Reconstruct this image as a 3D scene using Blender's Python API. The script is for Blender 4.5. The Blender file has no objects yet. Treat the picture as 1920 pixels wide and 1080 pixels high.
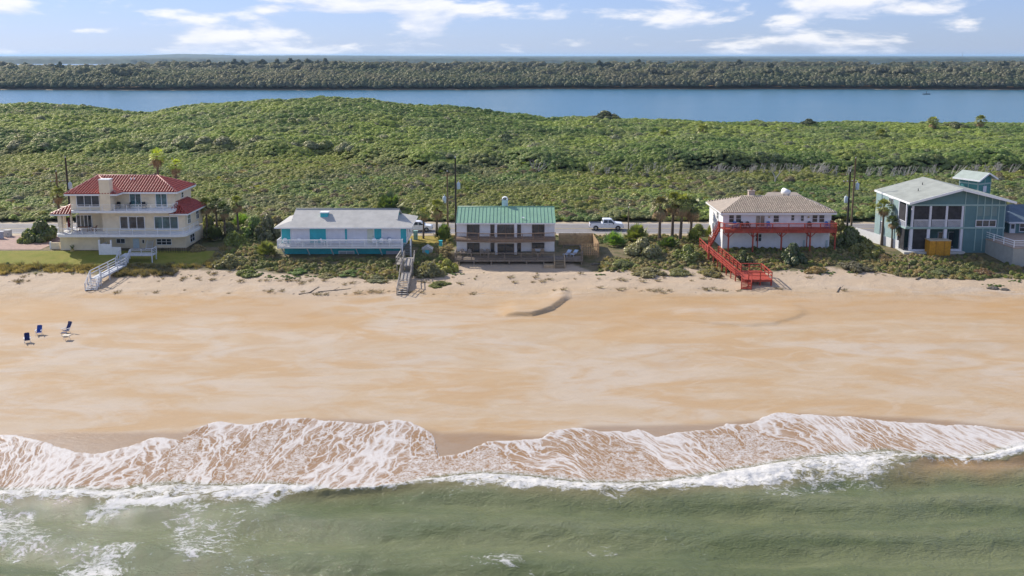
import bpy, math, random
import numpy as np
from mathutils import Vector
random.seed(7); RNG = np.random.default_rng(11)
S = bpy.context.scene
COL = S.collection
R = math.radians

# ------------------------------------------------------------------ camera
F = 1700.0; TH = R(8.8); PV = 367.0; CZ = 34.0
cam_d = bpy.data.cameras.new('camera'); cam = bpy.data.objects.new('camera', cam_d); COL.objects.link(cam)
cam.location = (0, 0, CZ); cam.rotation_euler = (R(90) - TH, 0, 0)
cam_d.sensor_width = 36; cam_d.lens = 36 * F / 1920; cam_d.shift_y = -(540 - PV) / 1920
cam_d.clip_start = 0.5; cam_d.clip_end = 120000
S.camera = cam
S.view_settings.view_transform = 'Standard'; S.view_settings.look = 'None'
S.view_settings.gamma = 1; S.view_settings.use_curve_mapping = False
S.view_settings.exposure = 0.78

# ------------------------------------------------------------------ sky and sun
SUN_EL = R(35); SUN_AZ = math.atan2(-0.77, 0.64)
w = bpy.data.worlds.new('World'); S.world = w; w.use_nodes = True
N = w.node_tree.nodes; L = w.node_tree.links; N.clear()
def nd(N, t, **k):
    n = N.new(t)
    for a, b in k.items():
        if a.startswith('i_'): n.inputs[a[2:].replace('_', ' ')].default_value = b
        elif a == 'ins':
            for q, vv in b.items(): n.inputs[q].default_value = vv
        else: setattr(n, a, b)
    return n
def math_n(N, L, op, a, b=None, c=None, clamp=False):
    n = N.new('ShaderNodeMath'); n.operation = op; n.use_clamp = clamp
    for i, q in enumerate((a, b, c)):
        if q is None: continue
        if isinstance(q, (int, float)): n.inputs[i].default_value = q
        else: L.new(q, n.inputs[i])
    return n.outputs[0]
def mixc(N, L, fac, a, b, mode='MIX'):
    n = N.new('ShaderNodeMix'); n.data_type = 'RGBA'; n.blend_type = mode
    for s, q in ((0, fac), (6, a), (7, b)):
        if isinstance(q, (int, float)): n.inputs[s].default_value = q
        elif isinstance(q, (tuple, list)): n.inputs[s].default_value = tuple(q) + ((1,) if len(q) == 3 else ())
        else: L.new(q, n.inputs[s])
    return n.outputs[2]
def ramp(N, L, fac, lo, hi, smooth=True):
    n = N.new('ShaderNodeMapRange'); n.interpolation_type = 'SMOOTHSTEP' if smooth else 'LINEAR'
    L.new(fac, n.inputs[0])
    for i, q in ((1, lo), (2, hi)):
        if isinstance(q, (int, float)): n.inputs[i].default_value = q
        else: L.new(q, n.inputs[i])
    return n.outputs[0]
def noise(N, L, vec, scale, detail=4, rough=.55, dist=0.0, out=0):
    n = N.new('ShaderNodeTexNoise'); n.inputs['Scale'].default_value = scale; n.inputs['Detail'].default_value = detail
    n.inputs['Roughness'].default_value = rough; n.inputs['Distortion'].default_value = dist
    if vec is not None: L.new(vec, n.inputs['Vector'])
    return n.outputs[out]
def mapping(N, L, vec, scale=(1, 1, 1), loc=(0, 0, 0), rot=(0, 0, 0)):
    n = N.new('ShaderNodeMapping'); n.inputs['Scale'].default_value = scale; n.inputs['Location'].default_value = loc
    n.inputs['Rotation'].default_value = rot; L.new(vec, n.inputs['Vector']); return n.outputs[0]

sky = nd(N, 'ShaderNodeTexSky', sky_type='NISHITA', sun_disc=False)
sky.sun_elevation = SUN_EL; sky.sun_rotation = SUN_AZ; sky.air_density = 1.0; sky.dust_density = 0.25; sky.ozone_density = 3.0; sky.altitude = 30
tc = nd(N, 'ShaderNodeTexCoord')
# the physical sky, its range compressed the way a thin bright haze evens out a real one
lo = mixc(N, L, 1.0, sky.outputs[0], (.1, .1, .1), 'MULTIPLY')
gm = nd(N, 'ShaderNodeGamma'); gm.inputs['Gamma'].default_value = 0.55; L.new(lo, gm.inputs['Color'])
skyc = mixc(N, L, 1.0, gm.outputs[0], (3.5, 4.25, 6.6), 'MULTIPLY')
def cloud(off):
    v1 = mapping(N, L, tc.outputs['Generated'], (8.0, 8.0, 30), (9.3, 1.7, off))
    return noise(N, L, v1, 1.0, 7, .56, .25)
c0 = cloud(0.0); c1 = cloud(0.25)
cov = noise(N, L, mapping(N, L, tc.outputs['Generated'], (2.6, 2.6, 9), (0.6, 0, 0)), 1.0, 2)
thr = math_n(N, L, 'SUBTRACT', 0.71, math_n(N, L, 'MULTIPLY', cov, 0.42))
dens = ramp(N, L, math_n(N, L, 'SUBTRACT', c0, thr), 0.0, 0.12)
lit = ramp(N, L, math_n(N, L, 'SUBTRACT', c0, c1), -0.10, 0.10)
cl_col = mixc(N, L, lit, (4.3, 4.7, 5.7), (6.5, 6.35, 6.3))
fin = mixc(N, L, math_n(N, L, 'MULTIPLY', dens, 0.8), skyc, cl_col)
bg = nd(N, 'ShaderNodeBackground'); bg.inputs['Strength'].default_value = 0.10; L.new(fin, bg.inputs['Color'])
wo = nd(N, 'ShaderNodeOutputWorld'); L.new(bg.outputs[0], wo.inputs['Surface'])
w.cycles.sampling_method = 'MANUAL'; w.cycles.sample_map_resolution = 512

sl = bpy.data.lights.new('sun', 'SUN'); sl.energy = 3.55; sl.angle = R(0.53); sl.color = (1, .93, .83)
sun = bpy.data.objects.new('sun', sl); COL.objects.link(sun); sun.location = (-80, 60, 90)
sd = Vector((0.77 * math.cos(SUN_EL), -0.64 * math.cos(SUN_EL), -math.sin(SUN_EL)))
sun.rotation_euler = sd.to_track_quat('-Z', 'Y').to_euler()
S.cycles.max_bounces = 6; S.cycles.diffuse_bounces = 3; S.cycles.glossy_bounces = 3; S.cycles.transmission_bounces = 4
S.cycles.transparent_max_bounces = 8; S.cycles.volume_bounces = 1
S.cycles.use_denoising = True
S.cycles.sample_clamp_indirect = 6

# ------------------------------------------------------------------ surveying: a measured picture point -> metres
FWD = (0, math.cos(TH), -math.sin(TH)); UPV = (0, math.sin(TH), math.cos(TH))
def gz(u, v, z):
    a = (u - 960) / F; b = (PV - v) / F
    dx, dy, dz = a, FWD[1] + b * UPV[1], FWD[2] + b * UPV[2]
    t = (z - CZ) / dz
    return (dx * t, dy * t, z)
def gy(u, v, y):
    a = (u - 960) / F; b = (PV - v) / F
    dy, dz = FWD[1] + b * UPV[1], FWD[2] + b * UPV[2]
    t = y / dy
    return (a * t, y, CZ + dz * t)

# ------------------------------------------------------------------ numpy noise
_tab = RNG.random((256, 256))
def vnoise(x, y, sc, seed=0):
    x = np.asarray(x, float) / sc + seed * 17.31; y = np.asarray(y, float) / sc + seed * 9.77
    xi = np.floor(x).astype(int); yi = np.floor(y).astype(int); fx = x - xi; fy = y - yi
    fx = fx * fx * (3 - 2 * fx); fy = fy * fy * (3 - 2 * fy)
    g = lambda i, j: _tab[i % 256, j % 256]
    return (g(xi, yi) * (1 - fx) + g(xi + 1, yi) * fx) * (1 - fy) + (g(xi, yi + 1) * (1 - fx) + g(xi + 1, yi + 1) * fx) * fy
def fbm(x, y, sc, o=4, seed=0):
    s = 0; a = 1; t = 0
    for i in range(o):
        s = s + a * vnoise(x, y, sc / 2 ** i, seed + i); t += a; a *= .5
    return s / t
def sst(a, b, x):
    t = np.clip((x - a) / (b - a), 0, 1); return t * t * (3 - 2 * t)

# ------------------------------------------------------------------ mesh building
def mesh_np(name, V, Fq, mat, smooth=True, attrs=None):
    V = np.asarray(V, np.float32); Fq = np.asarray(Fq, np.int32); k = Fq.shape[1]
    me = bpy.data.meshes.new(name); me.vertices.add(len(V)); me.vertices.foreach_set('co', V.ravel())
    me.loops.add(Fq.size); me.loops.foreach_set('vertex_index', Fq.ravel())
    me.polygons.add(len(Fq)); me.polygons.foreach_set('loop_start', np.arange(0, Fq.size, k, dtype=np.int32))
    me.polygons.foreach_set('loop_total', np.full(len(Fq), k, np.int32))
    me.polygons.foreach_set('use_smooth', np.full(len(Fq), smooth))
    for an, d in (attrs or {}).items():
        a = me.attributes.new(an, 'FLOAT', 'POINT'); a.data.foreach_set('value', np.asarray(d, np.float32).ravel())
    me.update(calc_edges=True)
    if mat: me.materials.append(mat)
    return me
def grid(xs, ys, hf):
    X, Y = np.meshgrid(xs, ys); Z = hf(X, Y)
    V = np.stack([X.ravel(), Y.ravel(), Z.ravel()], 1)
    nx, ny = len(xs), len(ys); i = np.arange((ny - 1) * nx).reshape(ny - 1, nx)[:, :-1].ravel()
    return X, Y, V, np.stack([i, i + 1, i + nx + 1, i + nx], 1)
def link(name, me, parent=None, **props):
    o = bpy.data.objects.new(name, me); COL.objects.link(o); o.parent = parent
    for k, v in props.items(): o[k] = v
    return o

class MB:
    def __init__(s): s.v = []; s.f = []
    def add(s, vs, fs):
        n = len(s.v); s.v += [tuple(q) for q in vs]; s.f += [tuple(i + n for i in q) for q in fs]; return s
    def box(s, x0, x1, y0, y1, z0, z1):
        x0, x1 = min(x0, x1), max(x0, x1); y0, y1 = min(y0, y1), max(y0, y1); z0, z1 = min(z0, z1), max(z0, z1)
        return s.add([(x0,y0,z0),(x1,y0,z0),(x1,y1,z0),(x0,y1,z0),(x0,y0,z1),(x1,y0,z1),(x1,y1,z1),(x0,y1,z1)],
                     [(0,3,2,1),(4,5,6,7),(0,1,5,4),(1,2,6,5),(2,3,7,6),(3,0,4,7)])
    def beam(s, p, q, wd, h, up=(0, 0, 1)):
        p = Vector(p); q = Vector(q); d = (q - p).normalized(); u = Vector(up)
        if abs(d.dot(u)) > .98: u = Vector((0, 1, 0))
        sx = d.cross(u).normalized() * (wd / 2); uz = sx.cross(d).normalized() * (h / 2)
        vs = [p - sx - uz, p + sx - uz, p + sx + uz, p - sx + uz, q - sx - uz, q + sx - uz, q + sx + uz, q - sx + uz]
        return s.add(vs, [(0,1,2,3),(7,6,5,4),(0,4,5,1),(1,5,6,2),(2,6,7,3),(3,7,4,0)])
    def tube(s, p, q, r0, r1=None, n=8, cap=True):
        r1 = r0 if r1 is None else r1
        p = Vector(p); q = Vector(q); d = (q - p).normalized(); u = Vector((0, 0, 1)) if abs(d.z) < .9 else Vector((1, 0, 0))
        a = d.cross(u).normalized(); b = d.cross(a)
        vs = []
        for c, r in ((p, r0), (q, r1)):
            for i in range(n):
                t = 2 * math.pi * i / n; vs.append(c + a * (r * math.cos(t)) + b * (r * math.sin(t)))
        fs = [(i, i + n, (i + 1) % n + n, (i + 1) % n) for i in range(n)]
        if cap: fs += [tuple(range(n)), tuple(range(2 * n - 1, n - 1, -1))]
        return s.add(vs, fs)
    def path(s, pts, rs, n=7):
        pts = [Vector(p) for p in pts]; base = len(s.v)
        for k, (p, r) in enumerate(zip(pts, rs)):
            d = (pts[min(k + 1, len(pts) - 1)] - pts[max(k - 1, 0)]).normalized(); u = Vector((1, 0, 0)) if abs(d.x) < .8 else Vector((0, 1, 0))
            a = d.cross(u).normalized(); b = d.cross(a)
            for i in range(n):
                t = 2 * math.pi * i / n; s.v.append(tuple(p + a * (r * math.cos(t)) + b * (r * math.sin(t))))
        for k in range(len(pts) - 1):
            o = base + k * n
            s.f += [(o + i, o + i + n, o + (i + 1) % n + n, o + (i + 1) % n) for i in range(n)]
        s.f.append(tuple(base + (len(pts) - 1) * n + i for i in range(n))); return s
    def prism(s, pts, vec):
        n = len(pts); vec = Vector(vec); a = [Vector(p) for p in pts]; b = [p + vec for p in a]
        return s.add(a + b, [tuple(range(n)), tuple(range(2 * n - 1, n - 1, -1))] + [(i, i + n, (i + 1) % n + n, (i + 1) % n) for i in range(n)])
    def poly(s, pts): return s.add(pts, [tuple(range(len(pts)))])
    def lathe(s, c, prof, n=12):
        vs = [(c[0] + r * math.cos(2 * math.pi * i / n), c[1] + r * math.sin(2 * math.pi * i / n), c[2] + z) for r, z in prof for i in range(n)]
        fs = [(k * n + i, k * n + (i + 1) % n, (k + 1) * n + (i + 1) % n, (k + 1) * n + i) for k in range(len(prof) - 1) for i in range(n)]
        fs += [tuple(range(n - 1, -1, -1)), tuple((len(prof) - 1) * n + i for i in range(n))]
        return s.add(vs, fs)
    def mesh(s, name, mat, origin=(0, 0, 0), smooth=False):
        me = bpy.data.meshes.new(name); o = origin
        me.from_pydata([(x - o[0], y - o[1], z - o[2]) for x, y, z in s.v], [], s.f)
        if smooth: me.polygons.foreach_set('use_smooth', [True] * len(me.polygons))
        if mat: me.materials.append(mat)
        me.update(); return me
class Thing:
    def __init__(s, name, label, cat, loc=(0, 0, 0), group=None):
        s.loc = tuple(loc); s.o = link(name, None); s.o.location = s.loc; s.o['label'] = label; s.o['category'] = cat; s.o.empty_display_size = .2
        if group: s.o['group'] = group
    def p(s, name, mb, mat, parent=None, smooth=False, kind=None):
        o = link(name, mb.mesh(name, mat, s.loc, smooth), parent or s.o)
        if kind: o['kind'] = kind
        return o
def single(name, label, cat, mb, mat, loc=(0, 0, 0), smooth=False, group=None):
    o = link(name, mb.mesh(name, mat, loc, smooth)); o.location = loc; o['label'] = label; o['category'] = cat
    if group: o['group'] = group
    return o
def copy_tree(o, parent=None, loc=None, rz=None, sc=None, label=None):
    c = o.copy(); COL.objects.link(c); c.parent = parent
    if loc is not None: c.location = loc
    if rz is not None: c.rotation_euler = (0, 0, rz)
    if sc is not None: c.scale = sc if isinstance(sc, tuple) else (sc, sc, sc)
    if label: c['label'] = label
    for ch in list(o.children): copy_tree(ch, c)
    return c

# ------------------------------------------------------------------ materials
MATS = {}
def mat(name, col, rough=.6, var=.12, scale=3.0, bump=0.0, bscale=30.0, lines=None, spec=.3, metal=0.0, dirt=0.0, dirtc=(.2, .16, .11)):
    """painted or natural surface: base colour varied by noise, optional stains, optional siding lines (axis, pitch, depth)"""
    if name in MATS: return MATS[name]
    m = bpy.data.materials.new(name); m.use_nodes = True; MATS[name] = m
    N = m.node_tree.nodes; L = m.node_tree.links; b = N['Principled BSDF']
    b.inputs['Roughness'].default_value = rough; b.inputs['Specular IOR Level'].default_value = spec; b.inputs['Metallic'].default_value = metal
    g = N.new('ShaderNodeNewGeometry').outputs['Position']
    n1 = noise(N, L, g, scale, 5, .6)
    f = ramp(N, L, n1, .3, .7)
    c = mixc(N, L, f, tuple(q * (1 - var) for q in col), tuple(min(1, q * (1 + var)) for q in col))
    if dirt:
        n2 = noise(N, L, mapping(N, L, g, (1.4, 1.4, .35)), 1.3, 6, .65)
        c = mixc(N, L, math_n(N, L, 'MULTIPLY', ramp(N, L, n2, .48, .75), dirt), c, dirtc)
    L.new(c, b.inputs['Base Color'])
    hgt = None
    if bump: hgt = math_n(N, L, 'MULTIPLY', noise(N, L, g, bscale, 3), bump)
    if lines:
        ax, pitch, dep = lines
        sp = N.new('ShaderNodeSeparateXYZ'); L.new(g, sp.inputs[0])
        fr = math_n(N, L, 'FRACT', math_n(N, L, 'DIVIDE', sp.outputs[ax], pitch))
        gr = math_n(N, L, 'MULTIPLY', ramp(N, L, fr, 0.0, .15), dep)
        hgt = gr if hgt is None else math_n(N, L, 'ADD', gr, hgt)
    if hgt is not None:
        bn = N.new('ShaderNodeBump'); bn.inputs['Distance'].default_value = 1.0; bn.inputs['Strength'].default_value = 1.0
        L.new(hgt, bn.inputs['Height']); L.new(bn.outputs[0], b.inputs['Normal'])
    return m
def glass(name, col=(.045, .058, .068), rough=.05):
    if name in MATS: return MATS[name]
    m = mat(name, col, rough, .5, .9, spec=.55); return m
def leafmat(name, mode):
    """foliage: colour from the instance, or from the object's own colour"""
    m = bpy.data.materials.new(name); m.use_nodes = True; N = m.node_tree.nodes; L = m.node_tree.links; N.clear()
    if mode == 'inst':
        a = nd(N, 'ShaderNodeAttribute', attribute_type='INSTANCER', attribute_name='tint'); c = a.outputs['Color']
    else:
        a = nd(N, 'ShaderNodeObjectInfo'); c = a.outputs['Color']
    g = N.new('ShaderNodeNewGeometry')
    rnd = g.outputs['Random Per Island']
    hsv = nd(N, 'ShaderNodeHueSaturation'); L.new(c, hsv.inputs['Color'])
    L.new(math_n(N, L, 'MULTIPLY_ADD', rnd, .04, .492), hsv.inputs['Hue'])
    n1 = noise(N, L, g.outputs['Position'], .45, 3)
    L.new(math_n(N, L, 'ADD', math_n(N, L, 'MULTIPLY_ADD', rnd, .42, .58), math_n(N, L, 'MULTIPLY', n1, .5)), hsv.inputs['Value'])
    d = nd(N, 'ShaderNodeBsdfDiffuse'); L.new(hsv.outputs[0], d.inputs[0])
    t = nd(N, 'ShaderNodeBsdfTranslucent'); L.new(mixc(N, L, 1.0, hsv.outputs[0], (1.25, 1.2, .6), 'MULTIPLY'), t.inputs[0])
    gl = nd(N, 'ShaderNodeBsdfGlossy'); gl.inputs['Roughness'].default_value = .5; gl.inputs[0].default_value = (.95, .9, .72, 1)
    m1 = nd(N, 'ShaderNodeMixShader', ins={0: .45}); L.new(d.outputs[0], m1.inputs[1]); L.new(t.outputs[0], m1.inputs[2])
    m2 = nd(N, 'ShaderNodeMixShader', ins={0: .075}); L.new(m1.outputs[0], m2.inputs[1]); L.new(gl.outputs[0], m2.inputs[2])
    o = nd(N, 'ShaderNodeOutputMaterial'); L.new(m2.outputs[0], o.inputs[0]); MATS[name] = m
    return m
LEAF_I = leafmat('leaf_mass', 'inst'); LEAF_O = leafmat('leaf', 'obj')
# ------------------------------------------------------------------ terrain
_hy = [-400, 40, 60, 66, 72, 79, 100, 119, 126, 130, 133, 137, 150, 160, 166]
_hz = [-8, -2.2, -.9, -.4, -.05, .35, 1.6, 2.4, 2.75, 3.15, 3.6, 4.1, 4.2, 4.2, 4.5]
SIL = [(-500,192),(0,192),(100,192),(170,200),(280,210),(340,197),(420,189),(520,183),(600,181),(700,187),(800,194),(900,204),(960,213),(1030,222),(1100,217),(1200,223),(1300,227),(1500,231),(1640,229),(1760,230),(1880,234),(1920,231),(2400,230)]
YR = 385.0
_rp = [gy(u, v, YR) for u, v in SIL]; _rx = [p[0] for p in _rp]; _rz = [p[2] - 3.7 for p in _rp]
SCX = [gz(u, v, 2.1) for u, v in ((905, 575), (950, 592), (1000, 590), (1035, 581), (1056, 567), (1075, 560))]
_sx = [p[0] for p in SCX]; _sy = [p[1] for p in SCX]
SC2 = [gz(u, v, 2.0) for u, v in ((1240, 590), (1330, 604), (1400, 608), (1450, 606), (1520, 588))]
_s2x = [p[0] for p in SC2]; _s2y = [p[1] for p in SC2]
def hterr(x, y):
    x = np.asarray(x, float); y = np.asarray(y, float)
    z = np.interp(y, _hy, _hz)
    # smoothed profile so the slope never shows a crease
    z = (z + np.interp(y - 1.5, _hy, _hz) + np.interp(y + 1.5, _hy, _hz)) / 3
    bm = sst(84, 95, y) * (1 - sst(134, 138, y))
    z = z + (fbm(x, y * 1.8, 14, 4, 3) - .5) * .35 * bm + (fbm(x, y, 3.5, 3, 5) - .5) * .22 * sst(112, 122, y) * (1 - sst(134, 138, y))
    # foot-trampled upper beach
    z = z + (fbm(x, y, .9, 2, 9) - .5) * .10 * sst(113, 120, y) * (1 - sst(130, 134, y))
    # little bluffs cut by the last high tide
    for sx, sy, hh, wdt in ((_sx, _sy, .40, 9.0), (_s2x, _s2y, .13, 7.0)):
        yc = np.interp(x, sx, sy) + (vnoise(x, x * 0, .8, 4) - .5) * .3
        env = sst(sx[0] + 1.5, sx[0] + 4.5, x) * (1 - sst(sx[-1] - 1.6, sx[-1], x))
        dd = y - yc
        z = z + env * hh * (sst(-.25, .15, dd) - sst(.5, wdt, dd)) 
    z = z - .85 * sst(-11, -8.5, x) * (1 - sst(12.5, 14.5, x)) * sst(127, 131.5, y) * (1 - sst(135.6, 137.0, y))
    # scrub land rising to the ridge
    zr = np.interp(x * YR / np.maximum(y, 150), _rx, _rz) * .6 + np.interp(x, _rx, _rz) * .4
    t = np.clip((y - 166) / (YR - 166), 0, 1)
    up = t ** 1.25 * (3 - 2 * t ** 1.25) * .5 + t * .0
    up = np.clip(up * 1.0 + .5 * t ** 2.2, 0, 1) if False else sst(0, 1, t) * .55 + t ** 2 * .45
    zh = 4.5 + (zr - 4.5) * up + (fbm(x, y, 55, 3, 21) - .45) * 5.0 * np.sin(np.pi * np.clip(t, 0, 1)) * .8
    zh = zh + (fbm(x, y, 17, 2, 25) - .5) * 1.6 * sst(.05, .2, t)
    fall = sst(YR, 455, y)
    zh = zh * (1 - fall) + (-1.5) * fall
    return np.where(y > 166, zh, z)
def hz(x, y): return float(hterr(np.array([x]), np.array([y]))[0])

# shoreline survey (metres), from measured picture points
EDGE = [(-260,812),(0,815),(40,816),(75,824),(110,834),(150,846),(190,846),(250,832),(280,822),(310,819),(338,824),(360,807),(390,796),(415,793),(440,795),(470,797.5),(500,792),(530,789),(565,787),(600,789),(640,794),(670,796),(695,797),(715,792),(740,790),(770,794),(795,802),(810,812),(818,830),(824,851),(845,848),(870,844),(890,835),(915,827),(940,825),(960,822),(990,821),(1015,819),(1030,810),(1045,804),(1070,802),(1100,806),(1135,809),(1180,809),(1195,804),(1215,810),(1232,820),(1260,812),(1300,807),(1330,806),(1355,802),(1362,796),(1385,797),(1410,795),(1425,786),(1450,780),(1500,780),(1540,782),(1580,784),(1620,787),(1660,791),(1710,795),(1750,797),(1790,797),(1830,800),(1860,804),(1885,807),(1920,810),(2200,800)]
BTOP = [(-260,922),(0,918),(100,916),(165,916),(215,919),(260,910),(320,904),(375,908),(430,910),(500,906),(550,910),(600,913),(620,919),(700,916),(750,909),(800,897),(850,890),(900,886),(960,889),(1010,894),(1050,898),(1080,902),(1160,905),(1240,902),(1310,891),(1360,882),(1410,875),(1460,865),(1510,857),(1560,852),(1610,849),(1660,845),(1700,849),(1740,852),(1780,857),(1820,856),(1855,849),(1885,842),(1920,834),(2200,815)]
BBOT = [(-260,948),(0,945),(90,939),(150,940),(250,942),(310,941),(375,937),(435,941),(480,935),(625,927),(750,919),(850,914),(925,915),(960,922),(1020,925),(1110,930),(1210,930),(1270,927),(1335,919),(1395,920),(1450,912),(1505,902),(1570,891),(1620,897),(1680,877),(1750,862),(1820,870),(1875,864),(1920,855),(2200,835)]
def shore(pts, z):
    q = [gz(u, v, z) for u, v in pts]; return [p[0] for p in q], [p[1] for p in q]
_ex, _ey = shore(EDGE, .3); _tx, _ty = shore(BTOP, .15); _bx, _by = shore(BBOT, .1)
WETL = [(-260,806),(80,807),(330,808),(560,786),(740,788),(830,808),(1010,812),(1100,800),(1360,794),(1500,778),(1700,784),(1920,800),(2200,796)]
_wx, _wy = shore(WETL, .35)
yE = lambda x: np.interp(x, _ex, _ey); yT = lambda x: np.interp(x, _tx, _ty); yB = lambda x: np.interp(x, _bx, _by); yW = lambda x: np.interp(x, _wx, _wy)

# ---- sand
def sand_mat():
    m = bpy.data.materials.new('sand'); m.use_nodes = True; N = m.node_tree.nodes; L = m.node_tree.links; b = N['Principled BSDF']
    g = N.new('ShaderNodeNewGeometry').outputs['Position']
    big = noise(N, L, mapping(N, L, g, (.05, .12, 1)), 1.0, 4, .55, .8)
    mid = noise(N, L, mapping(N, L, g, (.085, .20, 1), rot=(0, 0, .12)), 1.0, 5, .58, 1.0)
    fine = noise(N, L, g, 9, 6, .7)
    sp = N.new('ShaderNodeSeparateXYZ'); L.new(g, sp.inputs[0])
    pale = (.475, .39, .295); tan = (.455, .345, .225); orange = (.44, .295, .155)
    c = mixc(N, L, ramp(N, L, big, .38, .62), pale, tan)
    c = mixc(N, L, math_n(N, L, 'MULTIPLY', ramp(N, L, mid, .44, .64), .85), c, orange)
    blot = noise(N, L, mapping(N, L, g, (.17, .36, 1), (3, 9, 0), (0, 0, -.1)), 1.0, 5, .6, 1.2)
    c = mixc(N, L, math_n(N, L, 'MULTIPLY', ramp(N, L, blot, .50, .66), .42), c, (.43, .28, .145))
    c = mixc(N, L, math_n(N, L, 'MULTIPLY', ramp(N, L, blot, .48, .34), .45), c, (.50, .41, .31))
    band = math_n(N, L, 'MULTIPLY', ramp(N, L, sp.outputs[1], 99, 109), math_n(N, L, 'SUBTRACT', 1.0, ramp(N, L, sp.outputs[1], 114, 121)))
    bandn = math_n(N, L, 'MULTIPLY', band, ramp(N, L, noise(N, L, mapping(N, L, g, (.045, .09, 1), (4, 2, 0)), 1.0, 3, .5, .6), .30, .60))
    c = mixc(N, L, math_n(N, L, 'MULTIPLY', bandn, .55), c, (.42, .245, .09))
    dry = ramp(N, L, math_n(N, L, 'ADD', sp.outputs[1], math_n(N, L, 'MULTIPLY', mid, 6.0)), 121, 126)
    c = mixc(N, L, math_n(N, L, 'MULTIPLY', dry, .8), c, (.48, .375, .265))
    c = mixc(N, L, math_n(N, L, 'MULTIPLY', ramp(N, L, fine, .42, .75), .28), c, (.34, .25, .16))
    c = mixc(N, L, math_n(N, L, 'MULTIPLY', ramp(N, L, noise(N, L, mapping(N, L, g, (.7, 3.2, 1), (2, 5, 0)), 1.0, 6, .7), .5, .75), .12), c, (.37, .26, .16))
    wet = nd(N, 'ShaderNodeAttribute', attribute_name='wet').outputs['Fac']
    c = mixc(N, L, math_n(N, L, 'MULTIPLY', wet, .55), c, (.22, .13, .065))
    soil = nd(N, 'ShaderNodeAttribute', attribute_name='soil').outputs['Fac']
    sc_ = mixc(N, L, ramp(N, L, noise(N, L, g, .5, 6, .65), .4, .62), (.20, .155, .085), (.105, .105, .042))
    c = mixc(N, L, math_n(N, L, 'MULTIPLY', soil, ramp(N, L, math_n(N, L, 'ADD', noise(N, L, g, 1.6, 5, .7), math_n(N, L, 'MULTIPLY', soil, .35)), .5, .68)), c, sc_)
    L.new(c, b.inputs['Base Color'])
    L.new(math_n(N, L, 'MULTIPLY_ADD', wet, -.45, .85), b.inputs['Roughness'])
    b.inputs['Specular IOR Level'].default_value = .25
    h = math_n(N, L, 'ADD', math_n(N, L, 'MULTIPLY', fine, .03), math_n(N, L, 'MULTIPLY', noise(N, L, mapping(N, L, g, (1.0, 2.6, 1)), 1.1, 4, .6, .5), .10))
    h = math_n(N, L, 'ADD', h, math_n(N, L, 'MULTIPLY', math_n(N, L, 'MULTIPLY', noise(N, L, g, 2.4, 6, .72), ramp(N, L, sp.outputs[1], 110, 121)), .34))
    bn = N.new('ShaderNodeBump'); bn.inputs['Distance'].default_value = .8; bn.inputs['Strength'].default_value = .55
    L.new(h, bn.inputs['Height']); L.new(bn.outputs[0], b.inputs['Normal'])
    return m
SAND = sand_mat()
VEG = [(-300,515),(0,514),(130,511),(230,518),(330,507),(420,509),(480,511),(560,514),(650,519),(740,524),(800,515),(850,508),(870,490),(1060,488),(1090,500),(1130,508),(1200,512),(1290,505),(1350,512),(1450,510),(1560,505),(1650,512),(1700,520),(1800,522),(1920,520),(2300,520)]
_vx, _vy = shore(VEG, 2.9)
yV = lambda x: np.interp(x, _vx, _vy)
xs = np.concatenate([np.linspace(-160, -86, 40)[:-1], np.arange(-86, 86, .34), np.linspace(86, 160, 40)])
ys = np.concatenate([np.linspace(40, 66, 30)[:-1], np.arange(66, 140.3, .30)])
X, Y, V, Q = grid(xs, ys, hterr)
wetv = 1 - sst(-.7, .35, (Y - yW(X) + (fbm(X, Y, 6, 3, 31) - .5) * .9))
link('beach', mesh_np('beach', V, Q, SAND, True, {'wet': wetv, 'soil': sst(-.6, .8, Y - yV(X) + (fbm(X, Y, 2.2, 3, 33) - .5) * 2.6)}), kind='structure')

def ground_mat():
    m = bpy.data.materials.new('dune_soil'); m.use_nodes = True; N = m.node_tree.nodes; L = m.node_tree.links; b = N['Principled BSDF']
    g = N.new('ShaderNodeNewGeometry').outputs['Position']
    a = noise(N, L, g, .35, 6, .6, .4); f = noise(N, L, g, 5, 5, .7)
    c = mixc(N, L, ramp(N, L, a, .40, .62), (.17, .15, .07), (.12, .135, .045))
    c = mixc(N, L, math_n(N, L, 'MULTIPLY', ramp(N, L, f, .5, .75), .5), c, (.30, .23, .14))
    L.new(c, b.inputs['Base Color']); b.inputs['Roughness'].default_value = .9; b.inputs['Specular IOR Level'].default_value = .1
    bn = N.new('ShaderNodeBump'); bn.inputs['Distance'].default_value = .3; L.new(f, bn.inputs['Height']); L.new(bn.outputs[0], b.inputs['Normal'])
    return m
SOIL = ground_mat()
xs = np.concatenate([np.linspace(-330, -100, 70)[:-1], np.arange(-100, 100, 1.0), np.linspace(100, 330, 70)])
ys = np.concatenate([np.arange(139.8, 166, .75), np.arange(166, 462, 2.5)])
X, Y, V, Q = grid(xs, ys, lambda x, y: hterr(x, y) - .004)
link('ground', mesh_np('ground', V, Q, SOIL, True), kind='structure')

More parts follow.
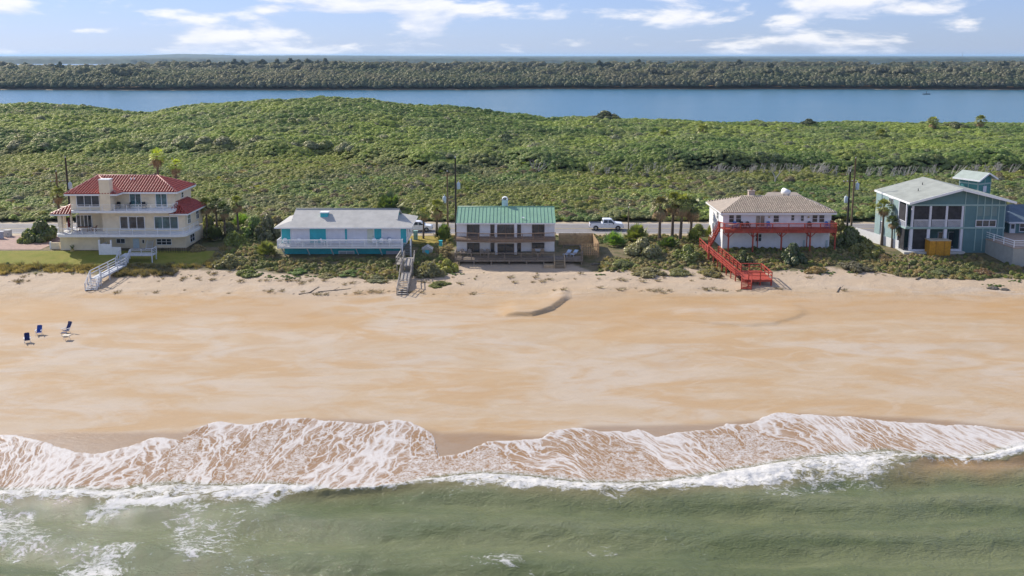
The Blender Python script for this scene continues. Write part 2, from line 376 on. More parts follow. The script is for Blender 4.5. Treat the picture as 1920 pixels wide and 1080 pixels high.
# ---- lawn, road, shoulders, driveway
def sheet(name, polyfn, m, dz, **k):
    me = polyfn
    return link(name, me, kind='structure')
def strip(name, x0, x1, y0, y1, m, dz, nx=60, ny=6, mask=None):
    xs = np.linspace(x0, x1, nx); ys = np.linspace(y0, y1, ny)
    X, Y, V, Q = grid(xs, ys, lambda x, y: hterr(x, y) + dz)
    if mask is not None:
        keep = mask(V[:, 0], V[:, 1]); Q = Q[keep[Q].all(1)]
    return link(name, mesh_np(name, V, Q, m, True), kind='structure')
ASPH = mat('asphalt', (.22, .205, .195), .85, .10, .5, .004, 40, dirt=.3, dirtc=(.18, .165, .15))
SHLD = mat('sandy_shoulder', (.42, .34, .23), .9, .2, .8, .01, 8)
YRD0, YRD1 = 150.6, 159.6
strip('road_shoulder', -170, 170, YRD0 - 1.8, YRD1 + 1.6, SHLD, .02, 300, 8)
strip('road', -170, 170, YRD0, YRD1, ASPH, .035, 300, 10)
WLINE = mat('road_paint_white', (.75, .75, .72), .6, .1); YLINE = mat('road_paint_yellow', (.62, .45, .08), .6, .1)
strip('road_edge_line', -170, 170, YRD0 + .35, YRD0 + .5, WLINE, .041, 300, 2)
strip('road_edge_line', -170, 170, YRD1 - .5, YRD1 - .35, WLINE, .041, 300, 2)
strip('road_centre_line', -170, 170, 155.0, 155.13, YLINE, .041, 300, 2)
def lawn_mat(name, c1, c2):
    m = mat(name, c1, .9, .0); N = m.node_tree.nodes; L = m.node_tree.links; b = N['Principled BSDF']
    g = N.new('ShaderNodeNewGeometry').outputs['Position']
    c = mixc(N, L, ramp(N, L, noise(N, L, g, .7, 5, .65), .35, .65), c1, c2)
    c = mixc(N, L, math_n(N, L, 'MULTIPLY', ramp(N, L, noise(N, L, g, 14, 4, .7), .4, .7), .4), c, tuple(q * .5 for q in c1))
    L.new(c, b.inputs['Base Color'])
    bn = N.new('ShaderNodeBump'); bn.inputs['Distance'].default_value = .12; L.new(noise(N, L, g, 18, 4, .7), bn.inputs['Height']); L.new(bn.outputs[0], b.inputs['Normal'])
    return m
LAWN = lawn_mat('lawn_grass', (.23, .24, .026), (.30, .27, .045))
YEL = lawn_mat('dry_lawn_grass', (.40, .30, .05), (.32, .26, .06))
def in_lawn(x, y):
    e0 = 130.6 + (vnoise(x, y, 1.3, 2) - .5) * .9
    return (y > e0) & (x < -45.5 + (vnoise(x, y, 1.7, 8) - .5) * 2) & (y < 137.5)
strip('lawn', -110, -44, 130, 138, LAWN, .03, 300, 60, in_lawn)
PINK = mat('brick_drive', (.36, .24, .19), .85, .15, 2, .01, 20, lines=(0, .4, .01))
strip('driveway', -92, -73.4, 138.2, 148.8, PINK, .03, 20, 10)
strip('grass_verge', -19, -10.2, 142.5, 148.4, YEL, .03, 20, 12)
strip('sandy_driveway', 33, 43.5, 140.5, 149, SHLD, .03, 20, 10)
strip('driveway', 62, 66.5, 139, 148.8, ASPH, .03, 10, 10)

# ---- river, far land, lagoon
def water_far(name, c, bumpscale=.35, bs=.25):
    m = bpy.data.materials.new(name); m.use_nodes = True; N = m.node_tree.nodes; L = m.node_tree.links; b = N['Principled BSDF']
    g = N.new('ShaderNodeNewGeometry').outputs['Position']
    b.inputs['Base Color'].default_value = c + (1,); b.inputs['Roughness'].default_value = .22; b.inputs['IOR'].default_value = 1.33
    n = noise(N, L, mapping(N, L, g, (.4, 1, 1)), bumpscale, 5, .6)
    pt = noise(N, L, mapping(N, L, g, (.006, .02, 1)), 1, 3, .5)
    bn = N.new('ShaderNodeBump'); bn.inputs['Distance'].default_value = 1.0; L.new(math_n(N, L, 'MULTIPLY_ADD', pt, bs, .12), bn.inputs['Strength'])
    L.new(n, bn.inputs['Height']); L.new(bn.outputs[0], b.inputs['Normal'])
    return m
RIV = water_far('river_water', (.03, .13, .19), .5, .55)
def rect(name, x0, x1, y0, y1, z, m):
    return link(name, mesh_np(name, [(x0, y0, z), (x1, y0, z), (x1, y1, z), (x0, y1, z)], [(0, 1, 2, 3)], m, False), kind='structure')
rect('river', -2500, 2500, 425, 1200, 0.0, RIV)
FARL = mat('far_soil', (.10, .085, .05), .95, .2, .02)
def shore_y(x): return 905 + 14 * np.sin(x / 140.) + (fbm(x, x * 0, 90, 3, 41) - .5) * 40 + np.where(x > 0, 6, 0)
xs = np.linspace(-2400, 2400, 500); ys = np.concatenate([np.linspace(0, 30, 6), np.linspace(45, 1000, 10)])
X, Y0 = np.meshgrid(xs, ys); Y = Y0 + shore_y(X); Z = np.interp(Y0, [0, 5, 30, 1000], [-.6, .5, 1.6, 2.2])
i = np.arange((len(ys) - 1) * 500).reshape(len(ys) - 1, 500)[:, :-1].ravel()
link('far_shore', mesh_np('far_shore', np.stack([X.ravel(), Y.ravel(), Z.ravel()], 1), np.stack([i, i + 1, i + 501, i + 500], 1), mat('shore_mud', (.26, .17, .09), .9, .25, .05), True), kind='structure')
rect('lagoon', -9000, 9000, 1890, 3800, .3, water_far('lagoon_water', (.16, .24, .32), .05, .1))
# land to the horizon: a gently uneven dark-green canopy seen from kilometres away
FCAN = mat('distant_canopy', (.04, .055, .03), .95, .35, .01)
ys = np.concatenate([np.arange(3600, 6000, 25), np.geomspace(6000, 60000, 50)]); xs = np.linspace(-1, 1, 700)
X, Yg = np.meshgrid(xs, ys); Xw = X * (Yg * .75 + 800)
hill = 26 * np.exp(-((Xw / Yg + .36) / .05) ** 2) * sst(6000, 9000, Yg) + 14 * np.exp(-((Xw / Yg + .22) / .12) ** 2) * sst(5000, 9000, Yg)
Z = 13 + 9 * fbm(Xw, Yg, 160, 3, 51) + (fbm(Xw, Yg * .3, 28, 2, 53) - .5) * 9 + hill
Z = np.where(Yg < 3700 + (fbm(Xw, Xw * 0, 500, 2, 55) - .5) * 160, .2, Z); Z[Yg > 20000] -= 0
i = np.arange((len(ys) - 1) * 700).reshape(len(ys) - 1, 700)[:, :-1].ravel()
link('distant_land', mesh_np('distant_land', np.stack([Xw.ravel(), Yg.ravel(), Z.ravel()], 1), np.stack([i, i + 1, i + 701, i + 700], 1), FCAN, True), kind='structure')

# ---- sea with breaker and swash
def sea_mat():
    m = bpy.data.materials.new('sea_water'); m.use_nodes = True; N = m.node_tree.nodes; L = m.node_tree.links; N.clear()
    g = N.new('ShaderNodeNewGeometry').outputs['Position']
    at = lambda n: nd(N, 'ShaderNodeAttribute', attribute_name=n).outputs['Fac']
    foam, sandy, streak = at('foam'), at('sandy'), at('streak')
    wv = N.new('ShaderNodeVectorMath'); wv.operation = 'SCALE'
    nz = N.new('ShaderNodeTexNoise'); nz.inputs['Scale'].default_value = .55; nz.inputs['Detail'].default_value = 3; L.new(g, nz.inputs['Vector'])
    sb = N.new('ShaderNodeVectorMath'); sb.operation = 'SUBTRACT'; L.new(nz.outputs['Color'], sb.inputs[0]); sb.inputs[1].default_value = (.5, .5, .5)
    L.new(sb.outputs[0], wv.inputs[0]); wv.inputs['Scale'].default_value = 2.4
    ad = N.new('ShaderNodeVectorMath'); L.new(g, ad.inputs[0]); L.new(wv.outputs[0], ad.inputs[1]); gw = ad.outputs[0]
    # streaky lacework left by the backwash, and rounder froth in the breaker
    fl = N.new('ShaderNodeCombineXYZ'); L.new(at('flow_u'), fl.inputs[0]); L.new(at('flow_v'), fl.inputs[1])
    wv2 = N.new('ShaderNodeVectorMath'); wv2.operation = 'SCALE'; L.new(sb.outputs[0], wv2.inputs[0]); wv2.inputs['Scale'].default_value = 1.3
    fa = N.new('ShaderNodeVectorMath'); L.new(fl.outputs[0], fa.inputs[0]); L.new(wv2.outputs[0], fa.inputs[1]); fw = fa.outputs[0]
    def lace(sc, loc, wmul, woff):
        v = N.new('ShaderNodeTexVoronoi'); v.feature = 'DISTANCE_TO_EDGE'; L.new(mapping(N, L, fw, sc, loc), v.inputs['Vector']); v.inputs['Scale'].default_value = 1.0
        wd = math_n(N, L, 'MULTIPLY_ADD', math_n(N, L, 'ADD', foam, math_n(N, L, 'MULTIPLY', math_n(N, L, 'SUBTRACT', noise(N, L, g, 1.6, 5, .7), .5), .75)), wmul, woff)
        return math_n(N, L, 'SUBTRACT', 1.0, ramp(N, L, v.outputs[0], 0.0, math_n(N, L, 'MULTIPLY', wd, 1.15)))
    fine_n = noise(N, L, g, 5.5, 6, .72)
    l1 = lace((1.5, .30, 1), (0, 0, 0), .62, -.10); l2 = lace((2.7, .8, 1), (5, 2, 0), .55, -.13)
    lac = math_n(N, L, 'MAXIMUM', l1, math_n(N, L, 'MULTIPLY', l2, .6))
    lac = math_n(N, L, 'MULTIPLY', lac, ramp(N, L, math_n(N, L, 'ADD', fine_n, math_n(N, L, 'MULTIPLY', foam, .4)), .38, .66))
    veil = math_n(N, L, 'MULTIPLY', ramp(N, L, math_n(N, L, 'ADD', foam, math_n(N, L, 'MULTIPLY', math_n(N, L, 'SUBTRACT', noise(N, L, mapping(N, L, fw, (.9, .3, 1), (2, 7, 0)), 1.0, 6, .65), .5), 1.2)), .14, .80), .24)
    lac = math_n(N, L, 'MAXIMUM', math_n(N, L, 'MULTIPLY', lac, .92), veil)
    s2 = noise(N, L, mapping(N, L, gw, (1.5, 3.0, 1), rot=(0, 0, -.5)), 1.0, 9, .70)
    pat = math_n(N, L, 'ADD', math_n(N, L, 'MULTIPLY', s2, .78), math_n(N, L, 'MULTIPLY', fine_n, .22))
    thr = math_n(N, L, 'SUBTRACT', .80, math_n(N, L, 'MULTIPLY', foam, .62))
    fr2 = ramp(N, L, math_n(N, L, 'SUBTRACT', pat, thr), -.05, .10)
    fm = math_n(N, L, 'ADD', math_n(N, L, 'MULTIPLY', lac, streak), math_n(N, L, 'MULTIPLY', fr2, math_n(N, L, 'SUBTRACT', 1.0, streak)))
    fm = math_n(N, L, 'MULTIPLY', fm, math_n(N, L, 'MULTIPLY_ADD', fine_n, .75, .46, True))
    fm = math_n(N, L, 'MULTIPLY', fm, ramp(N, L, foam, .02, .12))
    # water
    b = N.new('ShaderNodeBsdfPrincipled')
    murk = noise(N, L, mapping(N, L, g, (.05, .16, 1)), 1.0, 4, .55, .5)
    gc = mixc(N, L, ramp(N, L, murk, .35, .65), (.106, .126, .050), (.160, .172, .078))
    wc = mixc(N, L, sandy, gc, (.30, .18, .085))
    L.new(mixc(N, L, fm, wc, (.67, .655, .63)), b.inputs['Base Color'])
    L.new(math_n(N, L, 'MULTIPLY_ADD', fm, .62, .07), b.inputs['Roughness'])
    b.inputs['IOR'].default_value = 1.33
    L.new(math_n(N, L, 'MULTIPLY_ADD', math_n(N, L, 'MAXIMUM', fm, sandy), -.32, .5), b.inputs['Specular IOR Level'])
    rip = math_n(N, L, 'ADD', math_n(N, L, 'MULTIPLY', noise(N, L, mapping(N, L, gw, (.8, 1.7, 1)), .8, 5, .58), .20), math_n(N, L, 'MULTIPLY', noise(N, L, mapping(N, L, g, (1, 2, 1)), 3.6, 5, .62), .11))
    rip = math_n(N, L, 'MULTIPLY', rip, math_n(N, L, 'MULTIPLY_ADD', sandy, -.8, 1.0))
    hh = math_n(N, L, 'ADD', rip, math_n(N, L, 'MULTIPLY', math_n(N, L, 'MULTIPLY', fm, pat), .05))
    bn = N.new('ShaderNodeBump'); bn.inputs['Distance'].default_value = 1.0; bn.inputs['Strength'].default_value = .8
    L.new(hh, bn.inputs['Height']); L.new(bn.outputs[0], b.inputs['Normal'])
    o = N.new('ShaderNodeOutputMaterial'); L.new(b.outputs[0], o.inputs[0]); return m
SEA = sea_mat()
def sea_fields(X, Y):
    e, t, bo = yE(X), yT(X), yB(X)
    t = np.minimum(t, e - .3); bo = np.minimum(bo, t - .4)
    ter = hterr(X, Y)
    dE = e - Y + (fbm(X, Y, 1.6, 4, 61) - .5) * .9        # >0 inside the water
    dT = Y - t                                             # >0 landward of the breaker's front
    dB = Y - bo                                            # <0 open sea
    wz = .23 * np.sin((Y + 4 * fbm(X, Y, 26, 2, 63) + .07 * X) * 2 * np.pi / 5.2) + .42 * (fbm(X, Y * 1.8, 6, 3, 65) - .5) + .15 * (fbm(X, Y * 2, 1.6, 3, 67) - .5)
    off = 1 - sst(-2.5, 0, dB)
    z = wz * (.35 + .65 * off) * (1 - sst(-1, .3, dT))
    crest = np.exp(-((dB - .25 * (t - bo)) / np.maximum(.75 * (t - bo), .45)) ** 2) * (.30 + .25 * fbm(X, X * 0, 9, 2, 69)) * (1 - sst(-.2, .5, dT))
    froth = (fbm(X, Y, .7, 3, 71) - .5) * .28 * sst(-.5, .3, dB) * (1 - sst(-.3, .3, dT))
    z = z + crest + froth + .1 * (1 - sst(-1, .5, dT))
    zs = np.maximum(ter + .03 + .012 * np.exp(-(dE / .45) ** 2), .08)
    z = z * (1 - sst(-.6, .3, dT)) + zs * sst(-.6, .3, dT)
    z = np.where(dE < 0, ter - .03 - .25 * np.clip(-dE, 0, 1), z)
    # foam cover, with painted glints on the open sea
    sw = sst(0, .3, dT)                                     # swash sheet
    rel = np.clip((Y - t) / np.maximum(e - t, .5), 0, 1)
    patch = fbm(X, Y * .6, 9, 3, 73)
    lobe = sst(.40, .62, fbm(X + ((fbm(X, X * 0, 11, 2, 87) - .5) * 3.2 + .35) * (Y - e) * .55, Y * .12, 2.6, 3, 75))
    f_sw = .29 + .20 * rel ** 1.3 + (patch - .5) * .75 + (lobe - .5) * .36 + .05 * sst(.1, .45, -X / np.maximum(Y, 1)) + .07 * sst(16, 30, X)
    f_sw = np.maximum(f_sw, .17)
    f_sw = f_sw + .34 * np.exp(-(dE / .30) ** 2) + .13 * np.exp(-(dE / 1.2) ** 2)
    f_br = .40 + .28 * np.exp(-((dB - .55 * (t - bo)) / np.maximum(.6 * (t - bo), .4)) ** 2) + (fbm(X, Y, 4, 3, 77) - .5) * .4
    u = X / np.maximum(Y, 1)
    left = sst(-.12, -.42, u) if False else sst(.15, .43, -u)
    f_op_glint = .10 + .10 * sst(.45, .65, fbm(X, Y, 4, 3, 145)) + .40 * left * sst(.30, .62, fbm(X * .8, Y, 5, 3, 79)) + .40 * sst(.38, .62, fbm(X, Y, 2.2, 3, 81)) * np.exp(-((Y - 57.2) / 3.2) ** 2) * np.exp(-((X - 3) / 7.5) ** 2)  # open-sea flecks: foam bits, and sun glitter painted as foam
    f_op_glint = f_op_glint + .42 * np.exp(dB / 1.0) * sst(.35, .65, fbm(X, Y * .5, 2.5, 3, 83)) + .25 * np.exp(-((X - 24) / 9) ** 2) * np.exp(-((dB + 1.5) / 1.6) ** 2)
    kb = sst(-.35, .15, dB + (fbm(X, Y, 1.4, 3, 85) - .5) * .9)
    f = f_op_glint * (1 - kb) + f_br * kb
    f = f * (1 - sw) + f_sw * sw
    sandy = np.maximum(sst(-.2, 1.0, dT), .75 * sst(27, 37, X) * sst(-4.2, -1.0, dB) * (1 - kb))
    sandy = np.maximum(sandy, .25 * sst(-1.5, 0, dB))
    shear = (fbm(X, X * 0, 11, 2, 87) - .5) * 3.2 + .35
    fu = X + shear * (Y - e) * .55 + (fbm(X, Y, 5, 2, 89) - .5) * 1.6
    return z, np.clip(f, 0, 1.15), sandy, sw, fu, e - Y
xs = np.concatenate([np.linspace(-90, -53, 60)[:-1], np.arange(-53, 53, .13), np.linspace(53, 90, 60)])
ys = np.concatenate([np.linspace(47, 53, 14)[:-1], np.arange(53, 84.5, .125)])
X, Y = np.meshgrid(xs, ys); Z, fo, sa, st, fu, fv = sea_fields(X, Y)
keep = (yE(X) - Y) > -1.2
nx, ny = len(xs), len(ys); i = np.arange((ny - 1) * nx).reshape(ny - 1, nx)[:, :-1].ravel()
Q = np.stack([i, i + 1, i + nx + 1, i + nx], 1); Q = Q[keep.ravel()[Q].any(1)]
link('sea', mesh_np('sea', np.stack([X.ravel(), Y.ravel(), Z.ravel()], 1), Q, SEA, True, {'foam': fo, 'sandy': sa, 'streak': st, 'flow_u': fu, 'flow_v': fv}), kind='structure')
xs = np.linspace(-300, 300, 120); ys = np.linspace(-300, 47.0, 100)
X, Y, V, Q = grid(xs, ys, lambda x, y: .12 * np.sin((y + .07 * x) * 2 * np.pi / 5.2) - .02)
link('open_sea', mesh_np('open_sea', V, Q, SEA, True, {'foam': V[:, 0] * 0 + .1, 'sandy': V[:, 0] * 0, 'streak': V[:, 0] * 0}), kind='structure')
# ================================================================== building kit
WHITE = mat('white_paint', (.76, .76, .74), .5, .05, 2, dirt=.12, dirtc=(.5, .48, .42))
WTRIM = mat('white_trim', (.80, .80, .79), .45, .04, 2)
GLASS = glass('window_glass'); GLASST = glass('teal_window_glass', (.05, .12, .13)); DARK = mat('near_black', (.022, .02, .018), .8, .3, 1.5)
SCREEN = mat('insect_screen', (.035, .034, .038), .6, .35, 1.2)
GREYW = mat('weathered_boards', (.33, .30, .26), .85, .2, 3, .004, 30, dirt=.5, dirtc=(.2, .18, .16))
BROWNW = mat('brown_stained_wood', (.21, .145, .10), .75, .2, 4, .003, 30, dirt=.3)
BLACKM = mat('black_metal', (.02, .02, .022), .5, .1)

def face(ax, pos):
    """maps wall coordinates (along, outward, up) to the world: walls facing -Y, +X or -X"""
    if ax == '-y': return lambda a, o, c: (a, pos - o, c)
    if ax == '+x': return lambda a, o, c: (pos + o, a, c)
    return lambda a, o, c: (pos - o, a, c)
def fbox(mb, fc, a0, a1, o0, o1, c0, c1):
    p, q = fc(a0, o0, c0), fc(a1, o1, c1); mb.box(p[0], q[0], p[1], q[1], p[2], q[2])
def window(T, fc, a0, a1, c0, c1, n=2, rows=1, fw=.09, fm=None, gm=None, name='window', parent=None, sill=True):
    a0, a1 = min(a0, a1), max(a0, a1); c0, c1 = min(c0, c1), max(c0, c1); fm = fm or WTRIM; gm = gm or GLASS
    m = MB()
    fbox(m, fc, a0, a0 + fw, .0, .07, c0, c1); fbox(m, fc, a1 - fw, a1, .0, .07, c0, c1)
    fbox(m, fc, a0 + fw, a1 - fw, .0, .068, c0, c0 + fw); fbox(m, fc, a0 + fw, a1 - fw, .0, .068, c1 - fw, c1)
    W = (a1 - a0 - 2 * fw) / n; H = (c1 - c0 - 2 * fw) / rows
    for i in range(1, n): x = a0 + fw + W * i; fbox(m, fc, x - fw * .4, x + fw * .4, .0, .066, c0 + fw, c1 - fw)
    for j in range(1, rows): z = c0 + fw + H * j; fbox(m, fc, a0 + fw, a1 - fw, .0, .058, z - fw * .3, z + fw * .3)
    wn = T.p(name, m, fm, parent)
    for i in range(n):
        for j in range(rows):
            g = MB(); e = fw * .42
            fbox(g, fc, a0 + fw + W * i + (e if i else 0), a0 + fw + W * (i + 1) - (e if i < n - 1 else 0), .004, .03 + .003 * (i % 2), c0 + fw + H * j + (e if j else 0), c0 + fw + H * (j + 1) - (e if j < rows - 1 else 0))
            T.p('pane', g, gm, wn)
    return wn
def railing(T, pts, h, m, rails=(.0,), spacing=1.5, pw=.08, rw=.06, balus=0.0, parent=None, skip=(), posttop=0.05, endpost=True, cap=None):
    """posts and rails each a mesh of their own; thin balusters joined"""
    done = set(); bal = MB()
    for k in range(len(pts) - 1):
        if k in skip: continue
        a, b = Vector(pts[k]), Vector(pts[k + 1]); d = b - a; n = max(1, round(d.length / spacing))
        hr = MB(); hr.beam(a + Vector((0, 0, h)), b + Vector((0, 0, h)), cap or rw * 1.5, rw); T.p('handrail', hr, m, parent)
        for r in rails:
            if r <= 0: continue
            q = MB(); q.beam(a + Vector((0, 0, h * r)), b + Vector((0, 0, h * r)), rw * .7, rw * .8); T.p('rail', q, m, parent)
        for i in range(n + 1):
            p = a + d * (i / n); key = (round(p.x, 2), round(p.y, 2))
            if key in done: continue
            done.add(key); q = MB(); q.box(p.x - pw / 2, p.x + pw / 2, p.y - pw / 2, p.y + pw / 2, p.z, p.z + h + posttop); T.p('railing_post', q, m, parent)
        if balus:
            nb = int(d.length / balus)
            for i in range(1, nb):
                p = a + d * (i / nb); bal.box(p.x - .018, p.x + .018, p.y - .018, p.y + .018, p.z + h * .1, p.z + h)
    if bal.v: T.p('balusters', bal, m, parent, kind='stuff')
def stairs(T, top, bot, side, wd, n, m, rail=None, railh=.95, parent=None, tread=.28, closed=False):
    """TOP, BOT: centre points; SIDE: unit vector across"""
    top, bot, s = Vector(top), Vector(bot), Vector(side).normalized()
    d = (bot - top); fd = Vector((d.x, d.y, 0)).normalized()
    for i in range(n):
        p = top + d * ((i + .5) / n); q = MB(); q.beam(p - s * wd / 2, p + s * wd / 2, max(tread, Vector((d.x, d.y, 0)).length / n * .8), .05); T.p('tread', q, m, parent)
    for e in (-1, 1):
        q = MB(); q.beam(top + s * e * (wd / 2 + .03) + Vector((0, 0, -.12)), bot + s * e * (wd / 2 + .03) + Vector((0, 0, -.12)), .05, .25); T.p('stringer', q, m, parent)
        if rail and e in rail:
            a = top + s * e * (wd / 2 + .08); b = bot + s * e * (wd / 2 + .08); k = max(2, round(d.length / 1.6))
            q = MB(); q.beam(a + Vector((0, 0, railh)), b + Vector((0, 0, railh)), .09, .06); T.p('handrail', q, m, parent)
            q = MB(); q.beam(a + Vector((0, 0, railh * .5)), b + Vector((0, 0, railh * .5)), .04, .09); T.p('rail', q, m, parent)
            for i in range(k + 1):
                p = a + (b - a) * (i / k); q = MB(); q.box(p.x - .05, p.x + .05, p.y - .05, p.y + .05, p.z - .5, p.z + railh + .04); T.p('railing_post', q, m, parent)
def in_poly(px, py, poly):
    c = False; n = len(poly)
    for i in range(n):
        x1, y1 = poly[i]; x2, y2 = poly[(i + 1) % n]
        if (y1 > py) != (y2 > py) and px < (x2 - x1) * (py - y1) / (y2 - y1) + x1: c = not c
    return c
def tile_field(mb, pts, tw=.44, tl=.45, r=.165):
    """barrel tiles laid in courses over the sloping face PTS (first edge = eave)"""
    P = [Vector(p) for p in pts]; e = (P[1] - P[0]).normalized(); nrm = (P[1] - P[0]).cross(P[2] - P[0]).normalized()
    if nrm.z < 0: nrm = -nrm
    s = nrm.cross(e).normalized()
    if s.z < 0: s = -s
    pl = [((p - P[0]).dot(e), (p - P[0]).dot(s)) for p in P]
    x0, x1 = min(q[0] for q in pl), max(q[0] for q in pl); y1 = max(q[1] for q in pl)
    for j in range(int(y1 / tl) + 1):
        for i in range(int((x1 - x0) / tw) + 1):
            cx, cy = x0 + (i + .5) * tw, j * tl + tl * .45
            if not in_poly(cx, cy, pl): continue
            base = P[0] + e * cx + s * (j * tl - .03); up = s * (tl * 1.06); k = random.uniform(-.012, .012)
            vs = []
            for tt, lift, rr in ((0, .055, r * 1.08), (1, .012, r * .9)):
                for a in (0, 45, 90, 135, 180):
                    vs.append(base + up * tt + e * (rr * math.cos(R(a)) + k) + nrm * (rr * .95 * math.sin(R(a)) + lift))
            mb.add(vs, [(q, q + 1, q + 6, q + 5) for q in range(4)] + [(0, 4, 3, 2, 1)])
def slab(mb, pts, t=.12):
    n = Vector((0, 0, -t)); mb.prism([Vector(p) for p in pts], n)
def roof_faces(T, faces, m, tm=None, name='roof', th=.14, tw=.44, tl=.45, r=.165, fascia=None):
    """faces: polygons with the eave edge first"""
    q = MB()
    for f in faces: slab(q, f, th)
    ro = T.p(name, q, m)
    if tm:
        t = MB()
        for f in faces: tile_field(t, f, tw, tl, r)
        T.p('roof_tiles', t, tm, ro, kind='stuff')
    return ro
def ridge(T, a, b, m, parent, r=.14, name='ridge_cap'):
    q = MB(); q.tube(Vector(a) + Vector((0, 0, .05)), Vector(b) + Vector((0, 0, .05)), r, r, 8); T.p(name, q, m, parent, True)
def fascia(T, pts, m, parent, h=.22, w=.06):
    for a, b in zip(pts[:-1], pts[1:]):
        q = MB(); q.beam(Vector(a) - Vector((0, 0, h * .5)), Vector(b) - Vector((0, 0, h * .5)), w, h); T.p('fascia', q, m, parent)

def chair(name, label, loc, rz, m, fm, kind='adirondack', sc=1.0):
    T = Thing(name, label, 'chair')
    L4 = [(-.27, -.3), (.27, -.3), (-.27, .3), (.27, .3)]
    for i, (x, y) in enumerate(L4):
        q = MB(); q.box(x - .03, x + .03, y - .03, y + .03, 0, .42 if y > 0 else .62); T.p('leg', q, fm)
    q = MB(); q.beam((0, -.33, .42), (0, .32, .34), .54, .05, (0, 0, 1)); T.p('seat', q, m)
    if kind == 'adirondack':
        for i in range(5):
            x = -.22 + .11 * i; q = MB(); q.beam((x, .26, .3), (x, .56, 1.0 - .05 * abs(i - 2)), .095, .03, (0, 1, 0)); T.p('back_slat', q, m)
    else:
        q = MB(); q.beam((0, .28, .36), (0, .5, .95), .54, .05, (0, 1, 0)); T.p('backrest', q, m)
    for sx in (-.31, .31):
        q = MB(); q.box(sx - .06, sx + .06, -.4, .36, .60, .635); T.p('armrest', q, m)
    T.o.location = loc; T.o.rotation_euler = (0, 0, rz); T.o.scale = (sc, sc, sc)
    return T.o
def table(name, label, loc, rz, m, wd, dp, h=.74, n=None):
    T = Thing(name, label, 'table')
    for i in range(5 if dp > .5 else 3):
        k = 5 if dp > .5 else 3; y = -dp / 2 + dp / k * (i + .5); q = MB(); q.box(-wd / 2, wd / 2, y - dp / k * .46, y + dp / k * .46, h - .04, h); T.p('top_plank', q, m)
    for x in (-wd / 2 + .1, wd / 2 - .1):
        for y in (-dp / 2 + .08, dp / 2 - .08):
            q = MB(); q.box(x - .04, x + .04, y - .04, y + .04, 0, h - .041); T.p('leg', q, m)
    T.o.location = loc; T.o.rotation_euler = (0, 0, rz); return T.o

